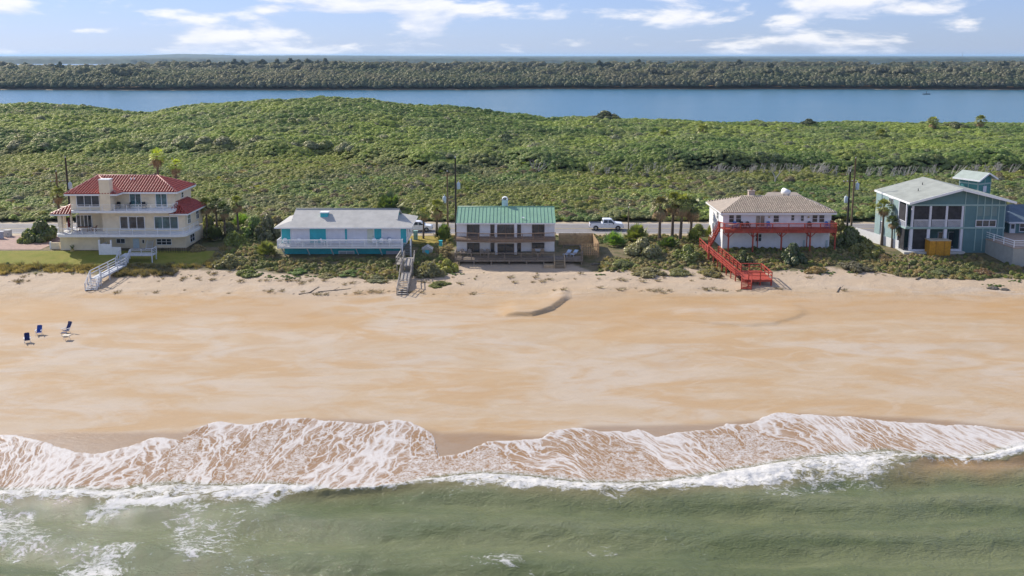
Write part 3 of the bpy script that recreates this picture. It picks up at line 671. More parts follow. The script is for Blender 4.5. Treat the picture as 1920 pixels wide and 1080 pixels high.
# ================================================================== house with red tile roof
Z6 = lambda x, y: (80 + x * .17591, 310 + y * .17591)
def rx(zf, x, y, Y): p = gy(*zf(x, y), Y); return p[0], p[2]
def rr(zf, x0, y0, x1, y1, Y):
    a = gy(*zf(x0, y0), Y); b = gy(*zf(x1, y1), Y); c = gy(*zf(x0, y1), Y); d = gy(*zf(x1, y0), Y)
    return (a[0] + c[0]) / 2, (b[0] + d[0]) / 2, a[2], b[2]
CREAM = mat('cream_stucco', (.80, .68, .48), .8, .06, 1.2, .004, 25, dirt=.10, dirtc=(.45, .38, .28))
REDT = mat('red_roof_tile', (.33, .055, .038), .5, .3, 5, spec=.4, dirt=.25, dirtc=(.42, .16, .12))
REDB = mat('red_roof_base', (.20, .04, .03), .6, .2)
RIDGE = mat('pale_ridge_mortar', (.5, .26, .21), .6, .2)
def house_red():
    T = Thing('red_roof_house', 'cream three-storey house with red barrel-tile roofs and curved white balconies', 'house', (-60, 140, 4))
    YB, YW, YU, YK = 138.0, 139.3, 140.2, 147.2       # bay, main wall, upper recess wall, back
    xl = rx(Z6, 185, 700, YW)[0]; xr = rx(Z6, 1523, 700, YW)[0]
    zg = 3.5; zd1 = rx(Z6, 700, 737, YB - 1.4)[1]; zd2 = rx(Z6, 700, 482, YB - .6)[1]; ze = rx(Z6, 1425, 287, YU - .9)[1]
    xul = rx(Z6, 292, 350, YB)[0]; xur = rx(Z6, 1412, 350, YU)[0]
    xbay = rx(Z6, 725, 350, YB)[0]; xp = rx(Z6, 638, 600, YW)[0]
    # walls: ground floor, middle floor beside the covered porch, upper floor
    q = MB(); q.box(xl + .3, xr, YW, YK, zg - .6, zd1 - .3); T.p('ground_floor_wall', q, CREAM)
    q = MB(); q.box(rx(Z6, 188, 850, YB)[0], rx(Z6, 612, 850, YB)[0], YB, YW - .002, zg - .6, zd1 - .32); T.p('plinth_wall', q, CREAM)
    q = MB(); q.box(xp, xr, YW, YK, zd1, zd2 - .25); q.box(xl + 1.9, xp, YW + 2.6, YK, zd1, zd2 - .25); T.p('middle_floor_wall', q, CREAM)
    q = MB(); q.box(xul, xur, YU, YK, zd2, ze); T.p('upper_floor_wall', q, CREAM)
    q = MB(); q.box(xul + .003, xbay, YB, YU - .002, zd2 + .004, ze - .01); T.p('bay_wall', q, CREAM)
    # covered porch: corner column, inner columns
    for px, y in ((170, YB - .1), (205, YW + 2.2)):
        x = rx(Z6, px + 12, 620, y)[0]; q = MB(); q.box(x - .28, x + .28, y, y + .5, zd1, zd2 - .1); T.p('porch_column', q, CREAM)
    x = rx(Z6, 300, 560, YB + .2)[0]; q = MB(); q.box(x - .12, x + .12, YB + .2, YB + .45, zd1, zd2 - .2); T.p('porch_column', q, CREAM)
    # floor slabs with rounded ends
    def slabpts(x0, x1, yf, yb, rad):
        pts = [(x0, yb)]
        for a in range(180, 271, 15): pts.append((x0 + rad + rad * math.cos(R(a)), yf + rad + rad * math.sin(R(a))))
        for a in range(270, 361, 15): pts.append((x1 - rad + rad * math.cos(R(a)), yf + rad + rad * math.sin(R(a))))
        pts.append((x1, yb)); return pts
    def balcony(name, x0, x1, yf, yb, zt, th, rad, h, nm):
        pts = slabpts(x0, x1, yf, yb, rad); q = MB(); q.prism([(a, b, zt) for a, b in pts], (0, 0, -th)); d = T.p(name, q, WHITE)
        rp = slabpts(x0 + .12, x1 - .12, yf + .12, yb - .6, rad)
        # rails follow the curve as continuous bars
        for f in (1.0, .76, .52, .28):
            q = MB()
            for a, b in zip(rp[:-1], rp[1:]): q.beam((a[0], a[1], zt + h * f), (b[0], b[1], zt + h * f), .06 if f == 1 else .035, .055 if f == 1 else .035)
            T.p('handrail' if f == 1 else 'rail', q, WTRIM, d)
        L = [0]
        for a, b in zip(rp[:-1], rp[1:]): L.append(L[-1] + math.dist(a, b))
        n = round(L[-1] / 1.9)
        for i in range(n + 1):
            s = L[-1] * i / n; k = max(j for j in range(len(L)) if L[j] <= s + 1e-6); k = min(k, len(rp) - 2); t = (s - L[k]) / max(L[k + 1] - L[k], 1e-6)
            x = rp[k][0] + (rp[k + 1][0] - rp[k][0]) * t; y = rp[k][1] + (rp[k + 1][1] - rp[k][1]) * t
            q = MB(); q.box(x - .03, x + .03, y - .03, y + .03, zt, zt + h * .98); T.p('railing_post', q, WTRIM, d)
        return d
    x0 = rx(Z6, 125, 740, YB - 1.4)[0]; x1 = rx(Z6, 1522, 740, YB - 1.4)[0]
    balcony('middle_balcony', x0, x1, YB - 1.5, YW + 4, zd1, .42, 1.2, .95, 12)
    x0 = rx(Z6, 285, 482, YB - .8)[0]; x1 = rx(Z6, 1375, 482, YB - .8)[0]
    balcony('upper_balcony', x0, x1, YB - .9, YU + .5, zd2, .36, .8, .9, 9)
    # windows
    fB, fW, fU = face('-y', YB), face('-y', YW), face('-y', YU)
    a = rr(Z6, 358, 308, 608, 445, YB); window(T, fB, a[0], a[1], a[3], a[2], 3, 1, .1)
    for x0_, x1_, n in ((928, 1052, 2), (1203, 1328, 2)):
        a = rr(Z6, x0_, 300, x1_, 430, YU); window(T, fU, a[0], a[1], zd2 + .05, a[2], n, 1, .09, gm=GLASST)
    a = rr(Z6, 825, 543, 915, 705, YW); window(T, fW, a[0], a[1], zd1 + .25, a[2], 1, 1, .1)
    a = rr(Z6, 918, 543, 1092, 705, YW); window(T, fW, a[0], a[1], zd1 + .25, a[2], 2, 1, .1)
    a = rr(Z6, 1190, 543, 1448, 705, YW); window(T, fW, a[0], a[1], zd1 + .25, a[2], 3, 1, .1, gm=GLASST)
    fP = face('-y', YW + 2.6); a = rr(Z6, 360, 525, 530, 680, YW + 2.6); window(T, fP, a[0], a[1], zd1 + .05, a[2], 4, 1, .12, name='sliding_door')
    for q4 in ((785, 780, 880, 832, 2), (1060, 788, 1087, 832, 1)):
        a = rr(Z6, *q4[:4], YW); window(T, fW, a[0], a[1], a[3], a[2], q4[4], 1, .06)
    a = rr(Z6, 1213, 780, 1376, 848, YW); window(T, fW, a[0], a[1], a[3], a[2], 3, 2, .08)
    a = rr(Z6, 965, 780, 1030, 885, YW); d = MB(); fbox(d, fW, a[0], a[1], .002, .05, zg - .3, a[2]); T.p('door', d, mat('pale_blue_door', (.55, .66, .72), .5, .05))
    fS = face('+x', xr)
    def side(zx, zy0, zy1, y0, y1, n=2, rows=2, pos=None):
        zz0 = gy(*Z6(zx, zy1), (y0 + y1) / 2)[2]; zz1 = gy(*Z6(zx, zy0), (y0 + y1) / 2)[2]
        window(T, fS if pos is None else face('+x', pos), y0, y1, zz0, zz1, n, rows, .07)
    side(1562, 515, 620, 140.4, 141.7); side(1662, 465, 570, 144.2, 145.5); side(1590, 728, 812, 141.0, 143.0)
    side(1478, 285, 345, 142.8, 143.7, 1, 2, xur)
    # roofs
    zr = gy(*Z6(600, 106), 144.2)[2]
    RL = (rx(Z6, 600, 106, 144.2)[0], 144.0, zr); RR = (rx(Z6, 1225, 106, 144.2)[0], 144.0, zr)
    el = rx(Z6, 225, 298, YB - .7)[0]; er = rx(Z6, 1428, 287, YU - .9)[0]; eb = rx(Z6, 790, 290, YB - .7)[0]
    A = (el, YB - .7, ze); Bq = (eb, YB - .7, ze); M = (eb + .02, YU - .8, ze); E = (er, YU - .8, ze); E2 = (er, YK + .8, ze); A2 = (el, YK + .8, ze)
    ro = roof_faces(T, [[A, Bq, RL], [Bq, M, RL], [M, E, RR, RL], [E, E2, RR], [E2, A2, RL, RR], [A2, A, RL]], REDB, REDT)
    for a_, b_ in ((RL, RR), (RL, A), (RL, Bq), (RR, E), (RR, E2), (RL, A2)): ridge(T, a_, b_, RIDGE, ro, .11)
    fascia(T, [A2, A, Bq, M, E, E2], WTRIM, ro, .26)
    # skirt roof over the porch end
    zs = rx(Z6, 85, 522, YB - .4)[1]; sl0 = rx(Z6, 82, 522, YB - .4)[0]; zt = rx(Z6, 290, 412, YB + .6)[1]
    p0 = (sl0, YB - .5, zs); p1 = (xul - .02, YB - .5, zs); p2 = (xul - .02, YB + 1.6, zt); p3 = (xul - .02, YK - 1.5, zt); p4 = (sl0, YK + .3, zs)
    r2 = roof_faces(T, [[p0, p1, p2], [p4, p0, p2, p3]], REDB, REDT, 'porch_roof'); fascia(T, [p4, p0, p1], WTRIM, r2, .22); ridge(T, p0, p2, RIDGE, r2, .09)
    # side wing roof
    zs = rx(Z6, 1540, 517, YW - .5)[1]; s0 = rx(Z6, 1350, 517, YW - .5)[0]; s1 = rx(Z6, 1548, 517, YW - .5)[0]; zt = rx(Z6, 1418, 386, YW + 1.6)[1]
    xt = xur + .03; p0 = (s0, YW - .5, zs); p1 = (s1, YW - .5, zs); pa = (rx(Z6, 1418, 386, YW + 1.2)[0], YW + 1.2, zt); pb = (pa[0], YK - 1.5, zt); p3 = (s1, YK + .4, zs)
    r3 = roof_faces(T, [[p0, p1, pa], [p1, p3, pb, pa], [(s0, YK + .4, zs), p0, pa, pb]], REDB, REDT, 'wing_roof'); fascia(T, [p0, p1, p3], WTRIM, r3, .24); ridge(T, p1, pa, REDT, r3, .1); ridge(T, pa, pb, REDT, r3, .1)
    # chimney and roof vents
    a = rr(Z6, 605, 158, 716, 480, YB - .75); q = MB(); q.box(a[0], a[1], YB - .75, YB + .45, zd2 + .003, a[2]); ch = T.p('chimney', q, CREAM)
    q = MB(); q.box(a[0] - .06, a[1] + .06, YB - .81, YB + .51, a[2] - .02, a[2] + .12); T.p('chimney_cap', q, WHITE, ch)
    for dx in (-.25, .25):
        x, y, z = rx(Z6, 958, 133, 142.5)[0] + dx, 142.6, ze + (zr - ze) * .72; q = MB(); q.tube((x, y, z - .1), (x, y - .1, z + .35), .13, .1, 8); T.p('roof_vent', q, WTRIM, ro)
    return T, dict(zd1=zd1, zd2=zd2, YB=YB, YU=YU, YW=YW, xr=xr)
H1, h1 = house_red()
for i, (zx, lab) in enumerate(((800, 'black patio chair on the upper balcony beside the chimney'), (900, 'middle black patio chair on the upper balcony of red-roofed house'), (1078, 'black patio chair on the upper balcony just right of glass door'))):
    chair('patio_chair', lab, (rx(Z6, zx, 420, h1['YU'] - .9)[0], h1['YU'] - .75, h1['zd2'] + .004), (.2, -.9, .6)[i], BLACKM, BLACKM, 'sling')
# porch dining set, closed parasol
WOODT = mat('teak', (.25, .12, .06), .6, .2, 4)
px, py, pz = rx(Z6, 430, 680, h1['YB'] + .8)[0], h1['YB'] + .9, h1['zd1'] + .004
table('dining_table', 'brown wooden dining table in the covered porch of cream house', (px, py, pz), 0, WOODT, 1.8, .9)
chair('wooden_armchair', 'brown wooden armchair at the porch dining table', (px + 1.6, py, pz), -1.57, WOODT, WOODT, 'sling')
def parasol_closed(loc, label, m):
    T = Thing('closed_parasol', label, 'parasol', loc); x, y, z = loc
    q = MB(); q.tube((x, y, z), (x, y, z + 2.3), .03, .03, 8); T.p('pole', q, WTRIM)
    q = MB(); q.lathe((x, y, z), [(.05, .75), (.16, .85), (.2, 1.2), (.12, 1.9), (.03, 2.35)], 9); T.p('canopy', q, m, smooth=True)
    q = MB(); q.lathe((x, y, z), [(.3, 0), (.3, .06), (.08, .1)], 12); T.p('base', q, BLACKM)
parasol_closed((rx(Z6, 280, 640, 138.4)[0], 138.4, pz), 'closed maroon parasol on the covered porch of cream house', mat('maroon_cloth', (.16, .03, .035), .85, .2, 5))
# ground-floor surroundings of the red-roofed house
def enclosure():
    T = Thing('patio_wall', 'low white patio enclosure wall with posts under the curved balcony', 'wall', (-58, 136.5, 3.6))
    a = rr(Z6, 605, 848, 832, 955, 135.6); q = MB(); q.box(a[0], a[1], 135.6, 135.78, 3.2, a[2] - .35); T.p('front_panel', q, WHITE)
    q = MB(); q.box(a[0], a[0] + 1.75, 135.602, 135.76, a[2] - .3492, a[2] + .1); T.p('raised_panel', q, WHITE)
    for x in (a[0], a[0] + 1.8):
        q = MB(); q.box(x - .09, x + .09, 135.55, 135.83, 3.2, a[2] + .75); T.p('post', q, WTRIM)
    q = MB(); q.box(a[0], a[0] + .15, 135.79, 138.0, 3.2, a[2]); T.p('return_panel', q, WHITE)
enclosure()
def low_wall():
    T = Thing('garden_wall', 'short cream garden wall at the corner of the red-roofed house', 'wall', (-70, 138, 3.6))
    a = rr(Z6, 82, 825, 188, 915, 138.6); q = MB(); q.box(a[0], a[1] - .05, 138.6, 138.8, 3.2, a[2]); T.p('panel', q, CREAM)
    q = MB(); q.box(a[0] - .1, a[0] + .12, 138.56, 138.84, 3.2, a[2] + .15); T.p('post', q, WTRIM)
low_wall()
def black_fence():
    T = Thing('metal_fence', 'thin black metal fence along the base of cream house', 'fence', (-54, 136, 3.8))
    z0 = 3.75; pts = [(rx(Z6, 1190, 900, 136.6)[0], 136.6, z0), (rx(Z6, 1540, 900, 136.6)[0], 136.6, z0), (rx(Z6, 1700, 830, 143)[0], 143, z0 + .2)]
    railing(T, pts, 1.0, BLACKM, (.12,), 1.4, .04, .03, .34)
black_fence()
q = MB(); x, y = rx(Z6, 312, 880, 137.2)[0], 137.3
def urn():
    T = Thing('urn_planter', 'yellowish urn planter with a small plant against the cream plinth', 'planter', (x, y, 3.6))
    a = MB(); a.lathe((x, y, 3.55), [(.22, 0), (.3, .15), (.34, .5), (.22, .8), (.27, .9)], 12); T.p('pot', a, mat('ochre_clay', (.45, .34, .13), .7, .2), smooth=True)
    a = MB()
    for i in range(14):
        t = random.uniform(0, 6.28); a.beam((x, y, 4.4), (x + .35 * math.cos(t), y + .35 * math.sin(t), 4.8 + random.uniform(0, .25)), .09, .01)
    T.p('foliage', a, mat('plant_green', (.07, .11, .03), .7, .3, 9))
urn()
# spiral of white boards under the balcony (outdoor shower stair)
def white_steps():
    T = Thing('white_side_steps', 'narrow white steps climbing to the curved balcony of cream house', 'stairs', (rx(Z6, 1130, 850, 138.4)[0], 138.4, 3.8))
    xx = T.loc[0]
    for i in range(8):
        a = MB(); a.box(xx - .45, xx + .45, 138.2 + .11 * i, 138.45 + .11 * i, 3.85 + .2 * i, 3.9 + .2 * i); T.p('tread', a, WTRIM)
    for sx in (-.48, .48):
        a = MB(); a.beam((xx + sx, 138.1, 3.8), (xx + sx, 139.2, 5.4), .05, .16); T.p('stringer', a, WTRIM)
white_steps()

# white beach walk of the red-roofed house
Z1 = lambda x, y: (x / 3.725, 270 + y / 3.724)
SHADEW = mat('shaded_white_boards', (.60, .61, .62), .75, .12, 4, dirt=.45, dirtc=(.38, .36, .33))  # white boards: blue-grey shade put into the colour, plus stains
def white_walk():
    zt = 4.55
    a = gz(*Z1(905, 775), zt); b = gz(*Z1(1055, 785), zt); c = gz(*Z1(845, 843), 3.75); d = gz(*Z1(668, 935), 3.6); e = gz(*Z1(636, 1020), hz(*gz(*Z1(636, 1020), 2.4)[:2]) + .05)
    T = Thing('beach_walkway', 'white wooden walkway and steps leading from cream house to the sand', 'walkway', (d[0], d[1], 2.9))
    wd = 1.3
    # platform
    px0, px1, py0, py1 = a[0] - 1.2, b[0], a[1] - .5, a[1] + 1.3
    for i in range(9):
        q = MB(); yy = py0 + (py1 - py0) * i / 9; q.box(px0, px1, yy + .01, yy + (py1 - py0) / 9 - .01, zt - .05, zt); T.p('deck_board', q, SHADEW)
    for x in (px0 + .1, px1 - .1):
        for y in (py0 + .1, py1 - .1): q = MB(); q.box(x - .07, x + .07, y - .07, y + .07, 2.9, zt - .051); T.p('pile', q, SHADEW)
    railing(T, [(px0 + 1.6, py0 + .05, zt), (px1 - .05, py0 + .05, zt), (px1 - .05, py1, zt)], 1.0, SHADEW, (.25, .5, .75), 1.6, .1, .09)
    # short steep flight
    top = Vector((px0 + .7, py0, zt)); C_ = Vector(c); D_ = Vector(d); E_ = Vector(e)
    f = (C_ - top); sd_ = Vector((-f.y, f.x, 0)).normalized()
    stairs(T, top, C_, sd_, wd, 6, SHADEW, (-1, 1), .9)
    f = D_ - C_; sd_ = Vector((-f.y, f.x, 0)).normalized(); n = 16
    for i in range(n):
        p0, p1 = C_ + f * (i / n), C_ + f * ((i + .93) / n); q = MB(); q.prism([p0 - sd_ * wd / 2, p1 - sd_ * wd / 2, p1 + sd_ * wd / 2, p0 + sd_ * wd / 2], (0, 0, -.05)); T.p('deck_board', q, SHADEW)
    for s in (-1, 1):
        q = MB(); q.beam(C_ + sd_ * s * wd * .5 - Vector((0, 0, .15)), D_ + sd_ * s * wd * .5 - Vector((0, 0, .15)), .06, .2); T.p('stringer', q, SHADEW)
        for i in range(4):
            p = C_ + f * (i / 3) + sd_ * s * (wd / 2 + .06); q = MB(); q.box(p.x - .06, p.x + .06, p.y - .06, p.y + .06, hz(p.x, p.y) - .3, p.z + 1.0); T.p('railing_post', q, SHADEW)
        for hh in (.55, .97):
            q = MB(); q.beam(C_ + sd_ * s * (wd / 2 + .12) + Vector((0, 0, hh)), D_ + sd_ * s * (wd / 2 + .12) + Vector((0, 0, hh)), .05, .12); T.p('handrail' if hh > .9 else 'rail', q, SHADEW)
    f = E_ - D_; sd_ = Vector((-f.y, f.x, 0)).normalized()
    stairs(T, D_, E_, sd_, wd, 8, SHADEW, (-1, 1), .95)
white_walk()

# ================================================================== turquoise house
Z2 = lambda x, y: (480 + x * .20372, 340 + y * .20372)
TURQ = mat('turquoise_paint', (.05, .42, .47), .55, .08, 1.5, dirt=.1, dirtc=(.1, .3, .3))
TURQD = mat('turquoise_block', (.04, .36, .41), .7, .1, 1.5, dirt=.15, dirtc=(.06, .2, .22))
SIDING = mat('white_board_siding', (.74, .74, .78), .6, .04, 1.5, lines=(0, .3, .012))
SHING = mat('pale_grey_shingle', (.45, .435, .395), .85, .10, .8, .01, 14, dirt=.15, dirtc=(.3, .29, .26))
def house_turq():
    YW = 136.8; YK = 145.2; YD = 134.2
    T = Thing('turquoise_house', 'white and turquoise raised beach house with pale grey dutch-hip roof', 'house', (-27, 138, 4))
    xl = rx(Z2, 232, 480, YW)[0]; xr = rx(Z2, 1385, 480, YW)[0]; zd = rx(Z2, 700, 600, YD)[1]; ze = rx(Z2, 900, 424, YW - .8)[1]
    q = MB(); q.box(xl, xr, YW, YK, zd - .1, ze); T.p('wall', q, SIDING)
    x0 = rx(Z2, 262, 670, YW - .9)[0]; x1 = rx(Z2, 1335, 670, YW - .9)[0]
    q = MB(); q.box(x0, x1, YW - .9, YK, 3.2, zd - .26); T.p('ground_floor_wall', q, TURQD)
    f = face('-y', YW)
    for k, (a0, b0, a1, b1) in enumerate(((237, 437, 318, 560), (495, 437, 645, 560), (1090, 435, 1155, 560), (1332, 435, 1384, 575))):
        a = rr(Z2, a0, b0, a1, b1, YW); q = MB(); fbox(q, f, a[0], a[1], .003, .06, zd + .05, a[2]); sh = T.p('storm_shutter', q, TURQ)
        fr = MB(); fbox(fr, f, a[0] - .09, a[0] - .002, .003, .075, zd + .05, a[2] + .08); fbox(fr, f, a[1] + .002, a[1] + .09, .003, .075, zd + .05, a[2] + .08); T.p('shutter_frame', fr, WTRIM, sh)
    a = rr(Z2, 820, 440, 838, 560, YW); q = MB(); fbox(q, f, a[0], a[1], .003, .05, zd + .05, a[2]); T.p('turquoise_post', q, TURQ)
    a = rr(Z2, 1025, 440, 1086, 560, YW); q = MB(); fbox(q, f, a[0], a[1], .003, .05, zd + .05, a[2]); d = T.p('door', q, mat('pale_cream_door', (.62, .64, .52), .5, .06))
    q = MB(); fbox(q, f, a[1] - .14, a[1] - .08, .051, .1, zd + 1.0, zd + 1.1); T.p('handle', q, BLACKM, d)
    fS = face('+x', xr); window(T, fS, 137.6, 138.4, zd + .6, ze - .4, 1, 2, .07); window(T, fS, 140, 141.4, zd + .8, ze - .4, 2, 2, .07)
    # lower louvred opening and pale doors
    fG = face('-y', YW - .9); a = rr(Z2, 762, 640, 905, 700, YW - .9); window(T, fG, a[0], a[1], a[3], a[2], 2, 1, .07, gm=mat('grey_panel', (.32, .36, .38), .6, .1))
    a = rr(Z2, 1198, 640, 1325, 715, YW - .9); q = MB(); fbox(q, fG, a[0], a[1], .003, .05, 3.3, a[2]); T.p('garage_door', q, mat('lavender_grey_door', (.42, .42, .48), .6, .06, lines=(2, .3, .01)))
    # deck
    dx0 = rx(Z2, 195, 608, YD)[0]; dx1 = rx(Z2, 1345, 606, YD)[0]
    n = 14
    dk = MB(); dk.box(dx0, dx1, YD, YD + .08, zd - .3, zd - .04); dk.box(dx0, dx1, YD + .081, YW - .002, zd - .2, zd - .06); dko = T.p('deck_frame', dk, WHITE)
    for i in range(n):
        y0 = YD - .03 + (YW - YD) * i / n; q = MB(); q.box(dx0 - .03, dx1 + .03, y0, y0 + (YW - YD) / n - .012, zd - .04, zd); T.p('deck_board', q, mat('pale_deck_board', (.62, .60, .58), .7, .08, 3), dko)
    railing(T, [(dx0 + .05, YW - .3, zd), (dx0 + .05, YD + .05, zd), (dx1 - .05, YD + .05, zd)], .98, WTRIM, (.1,), 1.95, .13, .08, .13, dko)
    for px in (240, 470, 690, 920, 1140, 1330):
        x = rx(Z2, px, 660, YD + .5)[0]; q = MB(); q.beam((x, YD + .3, zd - .25), (x + .35, YW - 1.0, 3.4), .14, .14); T.p('deck_brace', q, mat('pale_blue_post', (.45, .55, .56), .6, .1), dko)
    # dutch-hip roof: lower skirt all round, steeper gable roof above
    yf, yb = YW - .9, YK + .9; el = rx(Z2, 168, 432, yf)[0]; er = rx(Z2, 1427, 423, yf)[0]
    zr = gy(*Z2(850, 254), 141)[2]; yc = (yf + yb) / 2
    gl = gy(*Z2(388, 256), 141)[0]; gr = gy(*Z2(1302, 253), 141)[0]; hs = ze + (zr - ze) * .42; ins = (yb - yf) / 2 * .42
    A, B_, C_, D_ = (el, yf, ze), (er, yf, ze), (er, yb, ze), (el, yb, ze)
    a1, b1, c1, d1 = (gl, yf + ins, hs), (gr, yf + ins, hs), (gr, yb - ins, hs), (gl, yb - ins, hs)
    rL, rR = (gl, yc, zr), (gr, yc, zr)
    ro = roof_faces(T, [[A, B_, b1, a1], [C_, D_, d1, c1], [B_, C_, c1, b1], [D_, A, a1, d1], [(gl - .35, yf + ins, hs + .0), (gr + .35, yf + ins, hs + .0), (gr + .35, yc, zr), (gl - .35, yc, zr)], [(gr + .35, yb - ins, hs), (gl - .35, yb - ins, hs), (gl - .35, yc, zr), (gr + .35, yc, zr)]], SHING, None, th=.1)
    for xx, nm in ((gl, 0), (gr, 0)):
        q = MB(); q.prism([(xx - .05, yf + ins + .3, hs - .05), (xx - .05, yb - ins - .3, hs - .05), (xx - .05, yc, zr - .14)], (.1, 0, 0)); T.p('gable_panel', q, TURQ, ro)
    fascia(T, [D_, A, B_, C_], WTRIM, ro, .2)
    ridge(T, (gl - .35, yc, zr), (gr + .35, yc, zr), mat('ridge_shingle', (.3, .31, .29), .8, .1), ro, .1)
    a = rr(Z2, 595, 290, 662, 352, 138.9); q = MB(); q.box(a[0], a[1], 138.7, 139.8, ze + .2, a[2]); ch = T.p('chimney', q, TURQ)
    q = MB(); q.box(a[0] - .1, a[1] + .1, 138.6, 139.9, a[2], a[2] + .14); T.p('chimney_cap', q, WTRIM, ch)
    # flight from the deck to the ground beside the wall
    tx = rx(Z2, 1392, 590, 135.4)[0]
    stairs(T, (tx, 136.2, zd), (tx, 133.4, 4.35), (1, 0, 0), 1.1, 7, mat('dark_grey_boards', (.2, .2, .2), .8, .2, 4), (1,), .95)
    for px, py in ((dx1 + .02, YD), (tx + .65, YD)):
        q = MB(); q.box(px - .1, px + .1, py - .1, py + .1, 3.6, zd + 1.15); T.p('gate_post', q, WTRIM)
    return zd, YD, YW
zd, YD, YW2 = house_turq()
y = YD + 1.0
for zx, wdt, lab in ((505, 2.2, 'long white picnic table on the turquoise house deck, nearer the chimney end'), (760, 2.6, 'longest white table on the turquoise house deck, near its middle')):
    table('deck_table', lab, (rx(Z2, zx, 590, y)[0], y, zd + .004), 0, WTRIM, wdt, .85, .78)
for i, (zx, rz, lab) in enumerate(((270, .3, 'white deck chair at the end of the turquoise house deck next to bushes'), (385, -.2, 'white deck chair between the first deck table and the bushes'), (625, 1.2, 'white deck chair between the two tables on turquoise house deck'), (1090, .2, 'white deck chair in front of the turquoise house door'), (1150, -.1, 'white deck chair, middle of three near the deck stairs'), (1220, -.3, 'white deck chair closest to the turquoise house stairs'))):
    chair('deck_chair', lab, (rx(Z2, zx, 590, y + .1)[0], y + .1, zd + .004), rz, WTRIM, WTRIM)
BLUEP = mat('blue_plastic', (.03, .16, .42), .4, .08)
chair('deck_chair', 'grey-blue deck chair against the white siding of turquoise house', (rx(Z2, 1225, 540, YW2 - .6)[0], YW2 - .7, zd + .004), .1, mat('grey_blue_paint', (.3, .36, .45), .5, .1), WTRIM)
chair('deck_chair', 'turquoise deck chair in front of the turquoise shutter', (rx(Z2, 1130, 540, YW2 - .6)[0], YW2 - .7, zd + .004), -.2, TURQ, TURQ)

# grey beach stairs
def grey_stairs():
    zt = 4.35
    p0 = Vector(gz(*Z2(1412, 700), zt)); p1 = Vector(gz(*Z2(1398, 775), zt)); p2 = Vector(gz(*Z2(1382, 835), 3.55)); p3 = Vector(gz(*Z2(1370, 905), 3.45))
    e = gz(*Z2(1345, 1048), 2.35); p4 = Vector((e[0], e[1], hz(e[0], e[1]) + .05))
    T = Thing('beach_stairs', 'weathered grey wooden stairs from the turquoise house down to sand', 'stairs', p3)
    def deck(a, b, wd, n):
        f = b - a; s = Vector((-f.y, f.x, 0)).normalized()
        for i in range(n):
            q0, q1 = a + f * (i / n), a + f * ((i + .92) / n); q = MB(); q.prism([q0 - s * wd / 2, q1 - s * wd / 2, q1 + s * wd / 2, q0 + s * wd / 2], (0, 0, -.05)); T.p('deck_board', q, GREYW)
        for sg in (-1, 1):
            for t in (0, 1):
                p = a + f * t + s * sg * (wd / 2 + .07); q = MB(); q.box(p.x - .07, p.x + .07, p.y - .07, p.y + .07, hz(p.x, p.y) - .3, p.z + 1.02); T.p('railing_post', q, GREYW)
            for hh in (.5, .98):
                q = MB(); q.beam(a + s * sg * (wd / 2 + .15) + Vector((0, 0, hh)), b + s * sg * (wd / 2 + .15) + Vector((0, 0, hh)), .05, .13); T.p('handrail' if hh > .9 else 'rail', q, GREYW)
        return s
    s = deck(p0, p1, 1.25, 9); stairs(T, p1, p2, s, 1.25, 5, GREYW, (-1, 1), .95); s = deck(p2, p3, 1.25, 6); stairs(T, p3, p4, s, 1.25, 7, GREYW, (-1, 1), .95)
    a, b = gz(*Z2(1290, 765), zt), gz(*Z2(1375, 705), zt)
    for i in range(7):
        q = MB(); y0 = a[1] + (b[1] - a[1]) * i / 7; q.box(a[0], b[0], y0, y0 + (b[1] - a[1]) / 7 * .92, zt - .04, zt + .01); T.p('deck_board', q, GREYW)
    railing(T, [(b[0], a[1], zt), (a[0], a[1], zt), (a[0] + .1, b[1] + .5, zt)], .98, GREYW, (.5,), 1.6, .11, .1)
    for x in (a[0] + .1, b[0] - .1): q = MB(); q.box(x - .08, x + .08, a[1] + .1, a[1] + .26, 2.8, zt - .05); T.p('pile', q, GREYW)
grey_stairs()
def utility_box(name, label, u, v, wd, dp, h, m, peaked=False, z=4.2):
    x, y, _ = gz(u, v, z); T = Thing(name, label, 'utility box', (x, y, hz(x, y)))
    z0 = hz(x, y) - .05; q = MB(); q.box(x - wd / 2, x + wd / 2, y - dp / 2, y + dp / 2, z0, z0 + h); T.p('cabinet', q, m)
    if peaked:
        q = MB(); q.prism([(x - wd / 2 - .12, y - dp / 2 - .12, z0 + h), (x + wd / 2 + .12, y - dp / 2 - .12, z0 + h), (x, y - dp / 2 - .12, z0 + h + .55)], (0, dp + .24, 0)); T.p('roof', q, SHING)
        q = MB(); q.box(x - .3, x + .3, y - dp / 2 - .03, y - dp / 2 - .001, z0 + .1, z0 + h - .1); T.p('door', q, TURQ)
    else:
        q = MB(); q.box(x - wd / 2 - .04, x + wd / 2 + .04, y - dp / 2 - .04, y + dp / 2 + .04, z0 + h + .001, z0 + h + .06); T.p('lid', q, m)
        q = MB(); q.box(x + wd * .2, x + wd * .28, y - dp / 2 - .03, y - dp / 2 - .001, z0 + h * .4, z0 + h * .6); T.p('handle', q, BLACKM)
PTEAL = mat('pale_teal_metal', (.28, .46, .42), .5, .08)
utility_box('utility_cabinet', 'pale teal utility cabinet on the dry grass beside turquoise house', *Z2(1470, 535), .65, .55, 1.5, PTEAL)
utility_box('pump_shed', 'small pump shed with grey peaked roof beside the beach stairs', *Z2(1578, 655), 1.5, 1.3, .9, mat('shed_boards', (.3, .33, .3), .8, .15), True)
utility_box('utility_cabinet', 'narrow turquoise utility cabinet in shrubs next to green-roofed house', 780 + 200 * .2315, 280 + 795 * .2315, .5, .5, 1.2, TURQ)
